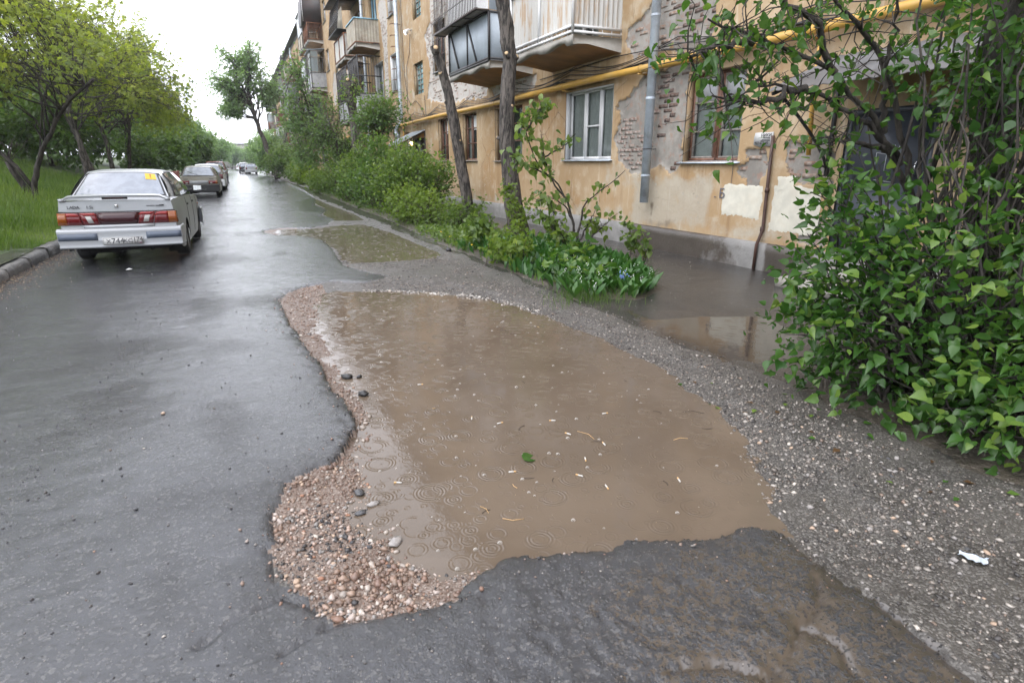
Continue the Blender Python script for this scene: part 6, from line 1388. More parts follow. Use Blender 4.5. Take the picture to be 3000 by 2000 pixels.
shrub('shrub', 'big shrub with narrow leaves in front of the far canopy and its lit bulb', 51, (4.75, 17.2, 0), [], [((4.8, 17.3, 1.0), (.95, 1.2, .95)), ((4.3, 18.2, .8), (.8, 1.0, .8)), ((5.2, 16.4, 1.15), (.4, .5, .5)), ((4.6, 17.8, 1.65), (.35, .5, .5)), ((5.3, 18.2, 1.2), (.3, .4, .5)), ((4.3, 17.4, 1.3), (.3, .4, .45))], 'leaf_shrub', 7000, .10, T_SIMPLE, gs)
shrub('shrub', 'tall dark shrub behind the one at the far canopy', 52, (4.8, 20.3, 0), [], [((4.8, 20.5, 1.2), (.9, 1.3, 1.0)), ((4.1, 20.8, .7), (.6, 1.1, .7)), ((4.3, 20.2, 1.8), (.4, .5, .6))], 'leaf_dark', 5400, .11, T_SIMPLE, gs)
shrub('shrub', 'yellowish green low shrub at the left foot of the slim lopped trunk', 53, (4.15, 14.1, 0), [], [((4.15, 14.2, .42), (.65, .9, .42)), ((3.95, 15.2, .5), (.5, .8, .45))], 'leaf_lime', 2600, .10, T_ELDER, gs, clump=6)
shrub('shrub', 'fresh green low shrub hugging the slim lopped trunk', 54, (4.55, 12.9, 0), [], [((4.55, 12.7, .32), (.38, .6, .34))], 'leaf_shrub', 900, .10, T_ROWAN, gs, clump=6)
shrub('shrub', 'medium shrub beside the far puddle', 55, (4.2, 24.2, 0), [], [((4.3, 24.3, .85), (.75, 1.6, .85)), ((4.4, 23.6, 1.6), (.4, .6, .6)), ((4.1, 25.2, 1.2), (.35, .5, .5))], 'leaf_shrub', 4200, .12, T_SIMPLE, gs)
shrub('shrub', 'bright low shrub at the bend of the kerb', 56, (4.35, 45.5, 0), [], [((4.35, 45.5, .7), (.6, 1.5, .75))], 'leaf_lime', 1700, .16, T_SIMPLE, gs)
shrub('shrub', 'lime green shrub before the bend of the kerb', 57, (4.3, 37.2, 0), [], [((4.3, 37.2, .6), (.6, 2.2, .6))], 'leaf_lime', 1700, .14, T_SIMPLE, gs)
shrub('shrub', 'loose shrub under the twiggy tree', 58, (4.5, 29.2, 0), [], [((4.5, 29.2, .8), (.85, 1.8, .8)), ((4.3, 28.6, 1.6), (.5, .7, .7)), ((4.6, 30.2, 1.9), (.5, .7, .7))], 'leaf_shrub', 2800, .13, T_SIMPLE, gs)
shrub('shrub', 'tall leafy shrub against the facade below the cage balcony', 59, (5.3, 32, 0), [], [((5.3, 32, 1.4), (.6, 1.8, 1.3))], 'leaf_dark', 3000, .14, T_SIMPLE, gs)
shrub('shrub', 'low shrub at the foot of the rowan', 60, (4.2, 33, 0), [], [((4.2, 33, .55), (.65, 2., .55))], 'leaf_shrub', 1800, .14, T_SIMPLE, gs)
shrub('shrub', 'shrub between the tall poplar and the bright low shrub', 61, (4.6, 53, 0), [], [((4.6, 53, .8), (.8, 3., .85))], 'leaf_shrub', 2000, .18, T_SIMPLE, gs)
# young lilac in the lily bed, with arching crooked limbs
rg = np.random.RandomState(70); yl = empty('young_lilac', (5.15, 8.6, .02), 0, 'small crooked lilac growing out of the lily bed in front of the white window', 'shrub'); m = MB(); P = []; D = []
b = np.array((5.15, 8.6, .02)); limbs = [[(5.15,8.6,0),(5.1,8.6,.45),(4.95,8.6,.9),(4.62,8.55,1.28),(4.45,8.5,1.6),(4.38,8.5,1.95)], [(5.15,8.6,.1),(5.2,8.6,.5),(5.25,8.55,.85),(5.6,8.5,1.12),(6.0,8.5,1.38)], [(5.1,8.6,.4),(4.95,8.6,.8),(4.55,8.55,1.0),(4.3,8.5,.92)], [(4.95,8.6,.9),(4.75,8.6,1.2),(4.35,8.6,1.5),(4.1,8.5,1.95),(4.15,8.5,2.35)], [(4.62,8.55,1.28),(4.2,8.5,1.45),(3.85,8.5,1.65)], [(5.15,8.6,.1),(5.35,8.6,.5),(5.5,8.6,.75)], [(5.2,8.6,.1),(5.5,8.5,.4),(5.75,8.4,.65)], [(5.0,8.7,0),(4.75,8.6,.5),(4.6,8.5,.85)], [(4.9,8.6,0),(4.6,8.4,.45),(4.35,8.4,.8)], [(5.0,8.5,0),(4.7,8.2,.3),(4.5,8.1,.55)], [(4.1,8.5,1.95),(4.3,8.45,2.25),(4.45,8.4,2.4)], [(4.45,8.5,1.6),(4.75,8.45,1.75),(4.95,8.4,1.95)]]
dens_ = [38, 24, 36, 64, 54, 28, 28, 46, 46, 36, 54, 20]
for l, dn in zip(limbs, dens_):
    l = np.array(l) - b; t = np.linspace(0, 1, len(l)); f = np.linspace(0, 1, 14); q = np.stack([np.interp(f, t, l[:, i]) for i in range(3)], -1) + rg.normal(0, .012, (14, 3)); q[0] = l[0]
    m.tube(q, np.linspace(.024 if l[0][2] < .2 else .015, .005, 14), 6, False)
    for k in range(dn):
        s = rg.uniform(.3, 1)**.7; i = int(s * 13); c = q[i] + rg.normal(0, .085, 3); P.append(c); D.append(rg.normal(0, .5, 3))
        if k % 3 == 0: m.tube([q[i], (q[i] + c) / 2 + rg.normal(0, .01, 3), c], [.005, .004, .002], 3, False)
m.build('stems', M['bark_dark'], yl, smooth=True)
LM = [leaf_mesh(np.zeros((1, 3)), np.array([[0, 1, 0.]]), 1, T_LILAC, np.random.RandomState(i), droop=0, up=3, jit=0.001, tone=tn) for i, tn in enumerate((.25, .45, .6, .8, .35, .95))]
def leafmeshes(mat): return [mesh('leaf', v, f, M[mat], attrs={'v': t}) for v, f, t in LM]
LM2 = [leaf_mesh(np.zeros((1, 3)), np.array([[0, 1, 0.]]), 1, [T_LILAC, T_LILAC2, T_LILAC3][i % 3], np.random.RandomState(i), droop=0, up=3, jit=0.001, tone=tn) for i, tn in enumerate((.25, .45, .6, .8, .35, .95, .15, .5, .7))]
LILAC_LEAF = [mesh('leaf', v, f, M['leaf_lilac'], attrs={'v': t}) for v, f, t in LM2]; SHRUB_LEAF = leafmeshes('leaf_shrub')
def leaf_objs(P, D, size, parent, meshes, rg, droop=.7, up=.9, idx=None):
    for i, (p, d) in enumerate(zip(P, D)):
        t = np.array(d) + rg.normal(0, .35, 3) - [0, 0, droop]; t /= np.linalg.norm(t); nn = rg.normal(0, .4, 3) + [0, 0, up]; nn -= nn.dot(t) * t; nn /= np.linalg.norm(nn); bb = np.cross(t, nn)
        s = size * rg.uniform(.6, 1.25); o = link('leaf', meshes[rg.randint(len(meshes)) if idx is None else idx[i]], parent); o.matrix_basis = Matrix(((bb[0]*s, t[0]*s, nn[0]*s, p[0]), (bb[1]*s, t[1]*s, nn[1]*s, p[1]), (bb[2]*s, t[2]*s, nn[2]*s, p[2]), (0, 0, 0, 1)))
P = np.array(P); D = np.array(D); leaf_objs(P[:290], D[:290], .115, yl, SHRUB_LEAF, rg)
if len(P) > 290: foliage('leaves', P[290:], D[290:], .11, T_LILAC, rg, 'leaf_shrub', yl, 'stuff', droop=.6)
# lily-of-the-valley bed
rg = np.random.RandomState(71); lb = empty('lily_of_the_valley', (4.1, 6.4, .03), 0, 'thick patch of lily of the valley with white bells at the bed end', 'flower bed')
N = 4200; X = rg.uniform(3.2, 5.4, N); Y = rg.uniform(5.1, 9.9, N); d = sdf(X, Y, BED) + fbm(X * 3, Y * 3) * .15; ok = (d < -.04) & (rg.rand(N) < np.where(Y < 7.6, .75, np.where(Y < 8.8, .4, .22))) & (X < 4.9 + .15 * (Y - 6)); X, Y = X[ok], Y[ok]
Z = gz(X, Y); o_ = np.argsort((X**2 + Y**2)); X, Y, Z = X[o_], Y[o_], Z[o_]
P = np.stack([X, Y, Z], -1) - [4.1, 6.4, .03]; a = rg.uniform(0, 2 * PI, len(P)); D = np.stack([np.cos(a) * .45, np.sin(a) * .45, np.ones(len(P))], -1)
LS = [leaf_mesh(np.zeros((1, 3)), np.array([[0, 1, 0.]]), 1, T_STRAP, np.random.RandomState(i), droop=0, up=3, jit=.001, tone=tn) for i, tn in enumerate((.2, .4, .55, .75))]
LILYM = [mesh('leaf', v, f, M['leaf_lily'], attrs={'v': t}) for v, f, t in LS]
k = 290
for p, d in zip(P[:k], D[:k]):
    t = d / np.linalg.norm(d); nn = -np.array([d[0], d[1], 0]) * 1.4 + [0, 0, .5] + rg.normal(0, .2, 3); nn -= nn.dot(t) * t; nn /= np.linalg.norm(nn); bb = np.cross(t, nn); s = rg.uniform(.15, .25); o = link('leaf', LILYM[rg.randint(4)], lb); o.matrix_basis = Matrix(((bb[0]*s, t[0]*s, nn[0]*s, p[0]), (bb[1]*s, t[1]*s, nn[1]*s, p[1]), (bb[2]*s, t[2]*s, nn[2]*s, p[2]), (0, 0, 0, 1)))
foliage('leaves', P[k:], D[k:], rg.uniform(.16, .26, len(P) - k), T_STRAP, rg, 'leaf_lily', lb, 'stuff', droop=-.2, up=.3, jit=.2)
m = MB(); 
for p in P[:700:22]:
    for j in range(5): c = p + np.array([rg.normal(0, .012), rg.normal(0, .012), .13 + .016 * j]); m.add(IV * .0062 + c, IF)
tag(m.build('flowers', M['petal_white'], lb), kind='stuff')
bf = empty('bluebell', (4.02, 5.62, .05), 0, 'small blue flower clump among the white lily bells', 'flower'); m = MB()
for j in range(34): c = rg.normal(0, .032, 3) * [1, 1, 1.2] + [0, 0, .16]; m.add(IV * .0085 + c, IF)
m.build('flowers', M['petal_blue'], bf); m = MB()
for j in range(7): m.tube([(rg.normal(0, .02), rg.normal(0, .02), -.02), (rg.normal(0, .03), rg.normal(0, .03), .16)], .003, 4)
m.build('stem', M['leaf_lily'], bf)
# broad leaved plants between the lilies
rg = np.random.RandomState(72); P = []; D = []
for c in ((3.95, 6.6, .22), (4.1, 7.0, .28), (4.35, 7.3, .30), (3.7, 7.2, .25), (4.0, 6.1, .2), (3.6, 6.3, .18), (4.6, 7.7, .3)): P.append(np.array(c) + rg.normal(0, .16, (26, 3)) * [1, 1, .35]); D.append(rg.normal(0, .6, (26, 3)))
P = np.concatenate(P) - [4.0, 6.8, 0]; D = np.concatenate(D); hb = empty('broad_leaved_plant', (4.0, 6.8, 0), 0, 'low plants with broad round leaves standing among the lilies', 'plant'); leaf_objs(P, D, .15, hb, LILAC_LEAF, rg, .15, 1.6); m = MB()
for p in P[::2]: m.tube([(p[0] * .7, p[1] * .7, 0), tuple(p * [.9, .9, .6]), tuple(p)], .004, 3, False)
m.build('stems', M['leaf_lily'], hb)
for (cx_, cy_, h_, n_, lab, mt) in ((3.42, 8.1, .55, 260, 'young maple seedling with lime leaves at the road side of the bed', 'leaf_lime'), (3.55, 7.4, .5, 200, 'second maple seedling leaning out over the gravel', 'leaf_lime'), (3.7, 9.6, .6, 240, 'leafy shoots left of the lilies by the thick trunk', 'leaf_shrub'), (5.05, 10.9, 1.0, 330, 'suckers sprouting round the thick bare trunk', 'leaf_lime'), (5.1, 13.2, .8, 60, 'single thin sapling standing by the footpath', 'leaf_lime'), (5.75, 7.7, .6, 110, 'thin upright shoots on the wall side of the bed', 'leaf_shrub')):
    rg = np.random.RandomState(int(cx_ * 100 + cy_)); r0 = empty('sapling', (cx_, cy_, .03), 0, lab, 'sapling', 'young shoots in the bed'); m = MB(); P = []; D = []
    for s in range(max(1, n_ // 34)):
        e = np.array([rg.normal(0, .18), rg.normal(0, .22), h_ * rg.uniform(.55, 1.15)]); q = curve((rg.normal(0, .08), rg.normal(0, .08), 0), e, rg, .15, .02, 8, .4); m.tube(q, np.linspace(.008, .003, 8), 4, False)
        for j in range(34): i = rg.randint(2, 8); P.append(q[i] + rg.normal(0, .06, 3)); D.append(rg.normal(0, .6, 3))
    m.build('stems', M['twig'], r0); foliage('foliage', np.array(P), np.array(D), rg.uniform(.07, .13, len(P)), T_LILAC if mt != 'leaf_lime' else T_ELDER, rg, mt, r0, droop=.4)
# grass: on the bank and in the bed
def grass(name, X, Y, Z, h, rg, mat='grass'):
    a = rg.uniform(0, 2 * PI, len(X)); D = np.stack([np.cos(a) * .3, np.sin(a) * .3, np.ones(len(X))], -1)
    return foliage(name, np.stack([X, Y, Z], -1), D, h, (T_BLADE[0] * [1.0, 1, 1], T_BLADE[1]), rg, mat, None, 'stuff', droop=0, up=.1, jit=.12, tone=np.clip(.45 + 1.3 * fbm(X * .9, Y * .9, 4) + .35 * sst(-4.4, -3.2, X) * (X < 0), 0, 1))
rg = np.random.RandomState(80); N = 60000; X = -3.2 - 7 * rg.rand(N)**1.6; Y = 8 + 26 * rg.rand(N)**1.4; ok = ~((X > -4.4) & (Y < 11.9 + .3 * np.sin(X * 9))); X, Y = X[ok], Y[ok]
Hh = rg.uniform(.10, .32, len(X)) * (.55 + .6 * sst(-3.3, -4.2, X)) * (.75 + .8 * np.clip(fbm(X * .8, Y * .8) + .4, 0, 1)); grass('grass', X, Y, bank_z(X, Y) - .02, Hh, rg)
N = 16000; X = -9 - 8 * rg.rand(N); Y = 14 + 30 * rg.rand(N); grass('grass', X, Y, bank_z(X, Y) - .02, rg.uniform(.2, .42, N), rg)
N = 9000; X = rg.uniform(3.2, 5.6, N); Y = rg.uniform(5.2, 34, N); ok = (sdf(X, Y, BED) + fbm(X * 4, Y * 4) * .2 < 0) & ((X < 4.3) | (rg.rand(N) < .25)); X, Y = X[ok], Y[ok]; grass('grass', X, Y, gz(X, Y) - .01, rg.uniform(.06, .20, len(X)), rg)
N = 900; X = rg.normal(3.5, .22, N); Y = rg.normal(5.55, .22, N); grass('grass', X, Y, gz(X, Y), rg.uniform(.05, .13, N), rg)
N = 2600; X = rg.uniform(3.45, 4.9, N); Y = rg.uniform(9.5, 13, N); ok = sdf(X, Y, BED) < -.02; X, Y = X[ok], Y[ok]; foliage('ground_cover', np.stack([X, Y, gz(X, Y) + rg.uniform(.0, .12, len(X))], -1), rg.normal(0, .5, (len(X), 3)) + [0, 0, .3], rg.uniform(.05, .10, len(X)), T_SIMPLE, rg, 'leaf_shrub', None, 'stuff')
for (x, y) in ((3.55, 10.6), (3.62, 10.4), (3.5, 9.3), (3.95, 7.9), (3.6, 11.3)):
    fl = empty('dandelion', (x, y, float(gz([x], [y])[0])), 0, 'yellow dandelion flower in the grass of the bed', 'flower', 'dandelions in the bed'); V = IV * [.022, .022, .010] + [0, 0, .12]; mk('flower_head', V, IF, M['petal_yellow'], fl); m = MB(); m.tube([(0, 0, 0), (0, 0, .12)], .003, 4); m.build('stem', M['leaf_lily'], fl)
# ------------------------------------------------------------------ big lilac bush at the right
rg = np.random.RandomState(90)
lil = empty('lilac_bush', (4.0, 1.9, .05), 0, 'large glossy lilac bush filling the right edge in front of the steel door', 'bush')
b = np.array((4.0, 1.9, .05)); P = []; D = []; TL = []; m = MB()
ELL = [((3.78, 2.20, .62), (.72, .62, .62), 1150), ((4.25, 1.95, .85), (.9, .72, .62), 1350), ((4.5, 1.4, .75), (.9, .65, .72), 1150), ((3.55, 2.50, .95), (.40, .32, .48), 600), ((3.85, 1.5, .40), (.65, .5, .38), 650), ((5.0, 1.85, 1.25), (.8, .75, .6), 900), ((3.2, 2.5, .42), (.28, .22, .22), 150), ((3.45, 2.05, .26), (.42, .5, .2), 330), ((3.55, 1.40, .26), (.42, .42, .24), 520), ((4.65, 2.2, 1.8), (.65, .5, .55), 480), ((4.7, 2.2, 2.35), (.75, .55, .6), 800), ((4.3, 2.5, 2.2), (.45, .35, .4), 220), ((3.50, 2.60, 1.32), (.22, .2, .2), 120)]
for c, r, n in ELL:
    C = inell(rg, int(n * 1.22) // 7, c, r, .62)
    for q in C:
        if q[2] < .08: continue
        d = q - (np.array(c) - [0, 0, r[2] * .7]); d /= np.linalg.norm(d) + 1e-6; k = 7
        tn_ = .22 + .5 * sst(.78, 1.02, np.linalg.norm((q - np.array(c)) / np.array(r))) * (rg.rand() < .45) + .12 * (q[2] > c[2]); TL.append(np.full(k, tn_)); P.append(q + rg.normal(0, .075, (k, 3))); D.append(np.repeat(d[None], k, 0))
        if rg.rand() < .33: g = np.array([4.2 + rg.normal(0, .3), 1.9 + rg.normal(0, .3), .04]); cv = curve(g, q, rg, .12, .025, 7, .25); m.tube(cv - b, np.linspace(.012, .003, 7), 5, False)
# upright canes in front of the door, with a few leaves
for i in range(46):
    g = np.array([rg.uniform(4.1, 5.3), rg.uniform(1.6, 2.7), .04]); e = g + [rg.normal(-.05, .22), rg.normal(0, .22), rg.uniform(1.4, 3.3)]; cv = curve(g, e, rg, .05, .012, 9, 0); m.tube(cv - b, np.linspace(rg.uniform(.009, .02), .005, 9), 5, False)
    for k in range(11): j = rg.randint(3, 9); TL.append(np.full(1, .4)); P.append(cv[j][None] + rg.normal(0, .11, (1, 3))); D.append(rg.normal(0, .6, (1, 3)))
# arching boughs over the top of the picture
arch = [[(4.75,2.9,1.2),(4.35,3.0,1.75),(3.85,3.05,2.1),(3.2,3.1,2.28),(2.75,3.1,2.34)], [(4.6,2.95,1.5),(4.1,3.05,1.85),(3.65,3.1,2.0),(3.2,3.2,2.02)], [(4.75,2.9,1.2),(4.5,3.0,1.9),(4.15,3.05,2.35),(3.7,3.1,2.6),(3.2,3.1,2.75)], [(4.4,3.0,1.72),(4.3,3.0,2.1),(4.2,2.9,2.6)], [(3.85,3.05,2.1),(3.55,3.0,2.35),(3.1,3.0,2.55),(2.7,3.0,2.62)], [(3.65,3.1,2.0),(3.3,3.15,1.9),(2.95,3.2,1.92)], [(4.75,2.9,1.2),(4.9,2.8,1.8),(4.8,2.6,2.5),(4.5,2.4,3.0)], [(4.5,2.95,1.6),(4.2,3.0,1.62),(3.8,3.05,1.7)], [(3.2,3.1,2.28),(2.85,3.15,2.2),(2.6,3.15,2.12)]]
for l, dn in zip(arch, (95, 50, 80, 40, 60, 50, 90, 36, 44)):
    l = np.array(l); t = np.linspace(0, 1, len(l)); f = np.linspace(0, 1, 18); q = np.stack([np.interp(f, t, l[:, i]) for i in range(3)], -1) + rg.normal(0, .012, (18, 3)); q[0] = l[0]; m.tube(q - b, np.linspace(.026, .006, 18), 7, False)
    for k in range(dn):
        i = int(rg.uniform(.25, 1)**.6 * 17); e = q[i] + rg.normal(0, .13, 3); 
        if k % 2: tw_ = np.array([q[i], (q[i] + e) / 2 + rg.normal(0, .02, 3), e, e + (e - q[i]) * rg.uniform(.2, .7) + rg.normal(0, .03, 3)]); m.tube(tw_ - b, [.006, .004, .003, .002], 4, False)
        if rg.rand() < .62: TL.append(np.full(3, .5)); P.append(e[None] + rg.normal(0, .045, (3, 3))); D.append(rg.normal(0, .5, (3, 3)))
m.build('stems', M['bark_dark'], lil, smooth=True)
P = np.concatenate(P); D = np.concatenate(D); dist = np.linalg.norm(P - [0, 0, 1.5], axis=1); keep = (dist > 1.9); TN = np.concatenate(TL)[keep]; P, D, dist = P[keep], D[keep], dist[keep]; o_ = np.argsort(dist); P, D = P[o_], D[o_]
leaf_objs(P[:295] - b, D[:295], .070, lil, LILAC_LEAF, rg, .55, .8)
Vs, Fs, vs_, n0 = [], [], [], 0
for k_, T_ in enumerate((T_LILAC, T_LILAC2, T_LILAC3)):
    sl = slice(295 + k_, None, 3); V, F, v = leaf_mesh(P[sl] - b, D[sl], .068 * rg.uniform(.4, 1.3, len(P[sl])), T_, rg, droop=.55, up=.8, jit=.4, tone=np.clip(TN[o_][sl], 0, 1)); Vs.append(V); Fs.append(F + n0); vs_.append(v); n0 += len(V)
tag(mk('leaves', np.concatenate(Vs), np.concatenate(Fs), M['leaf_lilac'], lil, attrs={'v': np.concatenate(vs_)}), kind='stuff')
# old trunk behind the bush
rt_ = empty('old_trunk', (5.05, 2.5, .03), 0, 'thick dark leaning trunk rising behind the lilac bush', 'tree trunk'); m = MB()
q = np.array([(.05, 0, 0), (.12, .02, .45), (-.02, .02, .95), (-.20, .0, 1.5), (-.33, .0, 2.1), (-.40, .0, 2.8), (-.42, 0, 3.6)]); f = np.linspace(0, 6, 30); q = np.stack([np.interp(f, range(7), q[:, i]) for i in range(3)], -1) + rg.normal(0, .008, (30, 3)); m.tube(q, np.interp(f, [0, 6], [.14, .095]), 12); m.tube([q[9], q[9] + [.3, -.1, .5], q[9] + [.6, -.2, 1.3], q[9] + [.7, -.3, 2.2]], [.07, .055, .045, .03], 8); m.build('trunk', M['bark_dark'], rt_, smooth=True)
# ------------------------------------------------------------------ red fence, rail
fn = empty('picket_fence', (-3.5, 38, .1), 0, 'low faded red metal fence on the grass between the parked cars', 'fence'); m0 = MB(); y = 31.0
m0.bar((0, -7, .85), (0, 8, .85), .06); m0.bar((0, -7, .25), (0, 8, .25), .05); m0.build('rail', M['fence_red'], fn)
pk = MB().box((-.025, -.05, .05), (.025, .05, .95)).mesh('picket', M['fence_red'])
for i in range(75): link('picket', pk, fn, (0, -7 + i * .2, 0))
hr = empty('handrail', (-14, 60, 0), 0, 'thin grey pipe railing on the crest of the bank behind the trunks', 'railing'); m = MB(); z0 = bz(-14, 60)
m.tube([(0, -25, z0 + .95), (0, 25, z0 + .85)], .04, 6); m.build('rail', M['galv'], hr)
for y in range(-24, 26, 6): m = MB(); m.tube([(0, y, z0 - .4), (0, y, z0 + .9)], .03, 6); m.build('post', M['galv'], hr)
# pale block closing the street
fb_ = empty('distant_building', (3, 260, 0), 0, 'pale grey block far away at the end of the street', 'building'); m = MB(); m.box((-16, 0, -1), (14, 12, 8.6)); fw_ = m.build('wall', M['concrete'], fb_)
for i in range(9):
    for j in range(2): m = MB(); m.box((-14.5 + i * 3.1, -.06, 2 + j * 3.6), (-12.9 + i * 3.1, .02, 3.7 + j * 3.6)); m.build('window', M['car_glass'], fb_)
m = MB(); m.box((-16.3, -.3, 8.6), (14.3, 12.3, 9.0)); m.build('roof', M['roofing'], fb_)
# ------------------------------------------------------------------ small things in and round the puddle
def chunk(label, x, y, z, s, seed, name='asphalt_chunk', cat='asphalt lump', mat='chunk', group=None):
    r_ = np.random.RandomState(seed); V = np.concatenate([IV, (IV[IF].mean(1)) * 1.02]); F = []
    for i, f in enumerate(IF): F += [(f[0], f[1], 12 + i), (f[1], f[2], 12 + i), (f[2], f[0], 12 + i)]
    V = V * r_.uniform(.7, 1.2, (len(V), 1)) * np.array(s); o = mk(name, V, np.array(F), M[mat], None, loc=(x, y, z), rot=(0, 0, r_.uniform(0, 6))); return tag(o, label, cat, group)
chunk('black asphalt lump at the left water edge, upper of two', .575, 4.27, WL1 + .012, (.055, .04, .028), 1); chunk('small black asphalt crumb right of the upper lump', .66, 4.24, WL1 + .008, (.03, .022, .016), 2)
chunk('flat black asphalt lump standing alone in the water', .62, 3.87, WL1 + .012, (.05, .035, .022), 3); chunk('dark wet lump at the muddy edge below the lilies and shrubs', 3.28, 9.9, .03, (.06, .05, .045), 4)
for i, (x, y, s) in enumerate(((.36, 2.60, .045), (.40, 2.47, .04), (.33, 2.42, .035), (.43, 2.14, .05), (.44, 5.6, .04), (.45, 5.3, .045))): chunk(['grey rock flake at the lobe shore, topmost', 'long grey rock flake pointing into the water', 'dark rock flake behind the long one', 'big grey rock lying in the shallow shore', 'grey rock in the red strip, upper', 'grey rock in the red strip, lower'][i], x, y, WL1 + .006, (s * .95, s * .55, s * .30), 20 + i, 'rock', 'rock', 'stone_grey' if i % 2 else 'stone_slate')
chunk('brown pebble lying alone on the open road', -.60, 3.94, .008, (.016, .012, .010), 30, 'pebble', 'pebble', 'stone_tan'); chunk('dark crumb on the open road nearer than the brown pebble', -.60, 2.79, .006, (.012, .008, .006), 31, 'pebble', 'pebble', 'stone_slate'); chunk('pale pebble at the near left corner of the frame', -.1, 1.42, .006, (.016, .011, .009), 32, 'pebble', 'pebble', 'stone_pale')
# white rag on the gravel
r_ = np.random.RandomState(5); n = 9; V = []
for i in range(n):
    for j in range(6): V.append((i * .0115 - .05 + .012 * (j / 5) + r_.normal(0, .002), (j - 2.5) * .0095 * (1 - .35 * i / n) + .010 * math.sin(i * .6), .006 + .014 * r_.rand()))
tag(mk('rag', V, grid(n, 6), M['litter_white'], None, True, loc=(2.46, 1.0, float(gz([2.46], [1.0])[0]) + .006), rot=(0, 0, 2.2)), 'crumpled bluish white rag lying on the gravel', 'rag')
tag(mk('paper_scrap', [(-.04, -.02, 0), (.04, -.025, .006), (.045, .02, .004), (.0, .03, .02), (-.035, .02, .003)], [[0,1,2,3,4]], M['paper'], loc=(-1.61, 10.02, .012)), 'tiny white scrap of paper behind the silver saloon', 'paper scrap')
# leaf, cigarette ends, twigs floating
V, F, v = leaf_mesh(np.zeros((1, 3)), np.array([[1., .15, 0]]), .105, T_LILAC, np.random.RandomState(2), droop=0, up=6, jit=.01, tone=.3); tag(mk('leaf', V, F, M['leaf_lilac'], attrs={'v': v}, loc=(1.24, 2.56, WL1 + .005)), 'green leaf floating alone in the middle of the puddle', 'leaf')
rg = np.random.RandomState(95)
BUTT = MB(); BUTT.tube([(-.0, 0, 0), (.028, 0, 0)], .004, 7); BUTT_M = BUTT.mesh('cigarette_end', M['butt_white']); BT = MB(); BT.tube([(-.012, 0, 0), (.001, 0, 0)], .0042, 7); BUTT_T = BT.mesh('filter', M['butt_tan'])
TP = [(1.50, 2.13), (1.55, 2.42), (1.43, 2.30), (1.18, 3.2), (1.32, 3.05), (1.62, 2.75), (1.88, 2.05), (1.14, 2.47), (1.75, 2.55), (1.62, 2.95), (2.0, 2.9), (.55, 2.62), (1.05, 3.9)]
for x, y in TP:
    e = empty('cigarette_end', (x, y, WL1 + .0035), rg.uniform(0, 6), 'soggy white cigarette end floating in the brown puddle', 'cigarette end', 'cigarette ends in the puddle'); link('paper', BUTT_M, e); link('filter', BUTT_T, e)
for i in range(26):
    x, y = rg.uniform(.8, 2.6), 1.9 + 3.2 * rg.rand()**1.4
    if sdf(np.array([x]), np.array([y]), WATER1)[0] > -.1: continue
    L = rg.uniform(.02, .07) if i > 6 else rg.uniform(.08, .14); a = rg.uniform(0, 6); m = MB(); m.tube([(0, 0, 0), (L * .5 * math.cos(a), L * .5 * math.sin(a), .001), (L * math.cos(a + .3), L * math.sin(a + .3), 0)], .0014, 4)
    tag(m.build('twig', M['twig'] if i % 3 else M['butt_tan'], None, loc=(x, y, WL1 + .0015)), 'thin bit of twig drifting on the muddy puddle', 'twig', 'twigs drifting on the puddle')
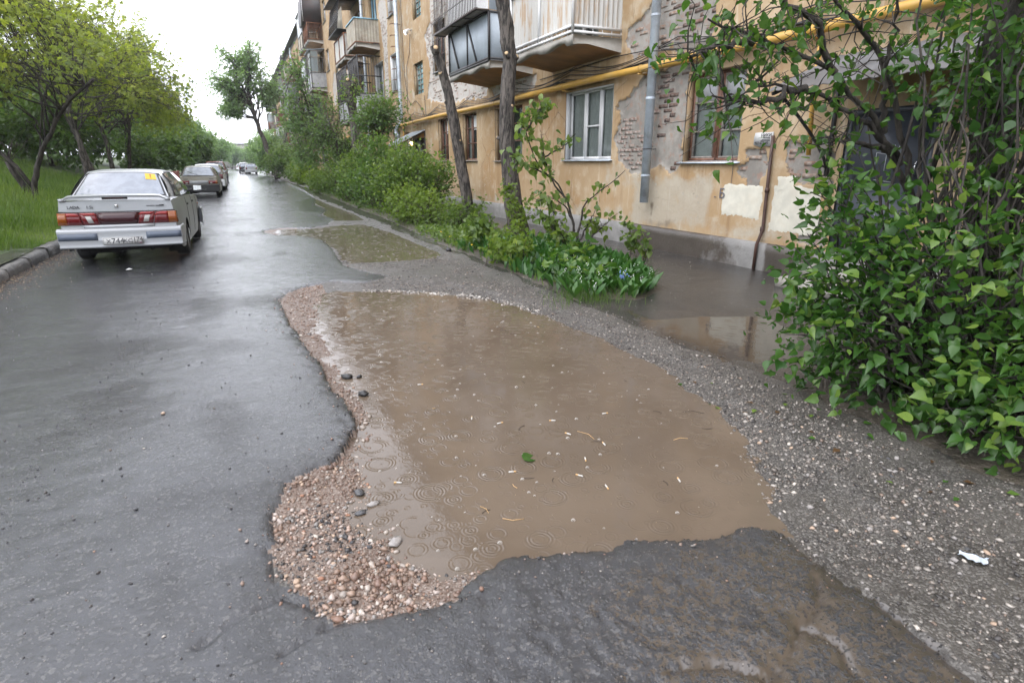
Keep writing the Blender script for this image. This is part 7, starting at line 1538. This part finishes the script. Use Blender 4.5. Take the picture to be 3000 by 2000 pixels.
# drifting specks and rain bubbles
N = 600; X = rg.uniform(.9, 2.8, N); Y = 1.7 + 4.5 * rg.rand(N)**1.3; ok = sdf(X, Y, WATER1) < -.06; X, Y = X[ok], Y[ok]; stones_mesh('specks', np.stack([X, Y, np.full(len(X), WL1 + .0005)], -1), rg.uniform(.0012, .0042, len(X)), pick(rg, len(X), [(.03,.025,.02),(.25,.18,.10),(.38,.34,.28)], (5, 2, .7)), rg)
def dome(n=10, m_=4):
    V = [(0, 0, 1.)]; F = []
    for i in range(1, m_ + 1):
        p = i / m_ * PI / 2
        for j in range(n): V.append((math.sin(p) * math.cos(j * 2 * PI / n), math.sin(p) * math.sin(j * 2 * PI / n), math.cos(p)))
    F3 = [(0, 1 + j, 1 + (j + 1) % n) for j in range(n)]; F4 = [(1 + i * n + j, 1 + (i + 1) * n + j, 1 + (i + 1) * n + (j + 1) % n, 1 + i * n + (j + 1) % n) for i in range(m_ - 1) for j in range(n)]
    return np.array(V), [np.array(F3), np.array(F4)]
DV, DF = dome()
def bubbles(poly, wl, n, y0, y1, smin, smax):
    m = MB(); X = rg.uniform(.3, 3.3, n); Y = y0 + (y1 - y0) * rg.rand(n)**1.2; ok = sdf(X, Y, poly) < -.04
    for x, y in zip(X[ok], Y[ok]): s = rg.uniform(smin, smax); m.add(DV * [s, s, s * .8] + [x, y, wl - .0005], DF)
    tag(m.build('rain_bubbles', M['bubble'], smooth=True), kind='stuff')
bubbles(WATER1, WL1, 260, 1.8, 7.4, .005, .012); bubbles(WATER2, WL2, 120, 9.4, 15.6, .007, .014)
# fallen leaves and stalks on the gravel by the bush
for i in range(26):
    x, y = rg.uniform(2.7, 3.25), rg.uniform(1.2, 3.2); V, F, v = leaf_mesh(np.zeros((1, 3)), rg.normal(0, 1, (1, 3)) * [1, 1, 0], rg.uniform(.03, .06), T_SIMPLE, rg, droop=0, up=5, jit=.05, tone=rg.uniform(.2, .9))
    tag(mk('fallen_leaf', V, F, M['leaf_lilac' if i % 3 else 'leaf_brown'], attrs={'v': v}, loc=(x, y, float(gz([x], [y])[0]) + .012)), 'small fallen leaf on the dark gravel beside the lilac bush', 'leaf', 'fallen leaves by the lilac bush')
# ------------------------------------------------------------------ damp air
hz = NT('damp air'); hz.n.remove(hz.b); pv = hz.n.new('ShaderNodeVolumePrincipled'); pv.inputs['Color'].default_value = (.92, .95, .97, 1); pv.inputs['Density'].default_value = .00045; pv.inputs['Anisotropy'].default_value = .2
hz.l.new(pv.outputs[0], hz.out.inputs['Volume'])
tag(MB().box((-720, -220, -1.5), (720, 1420, 16)).build('haze', hz.m), kind='stuff')
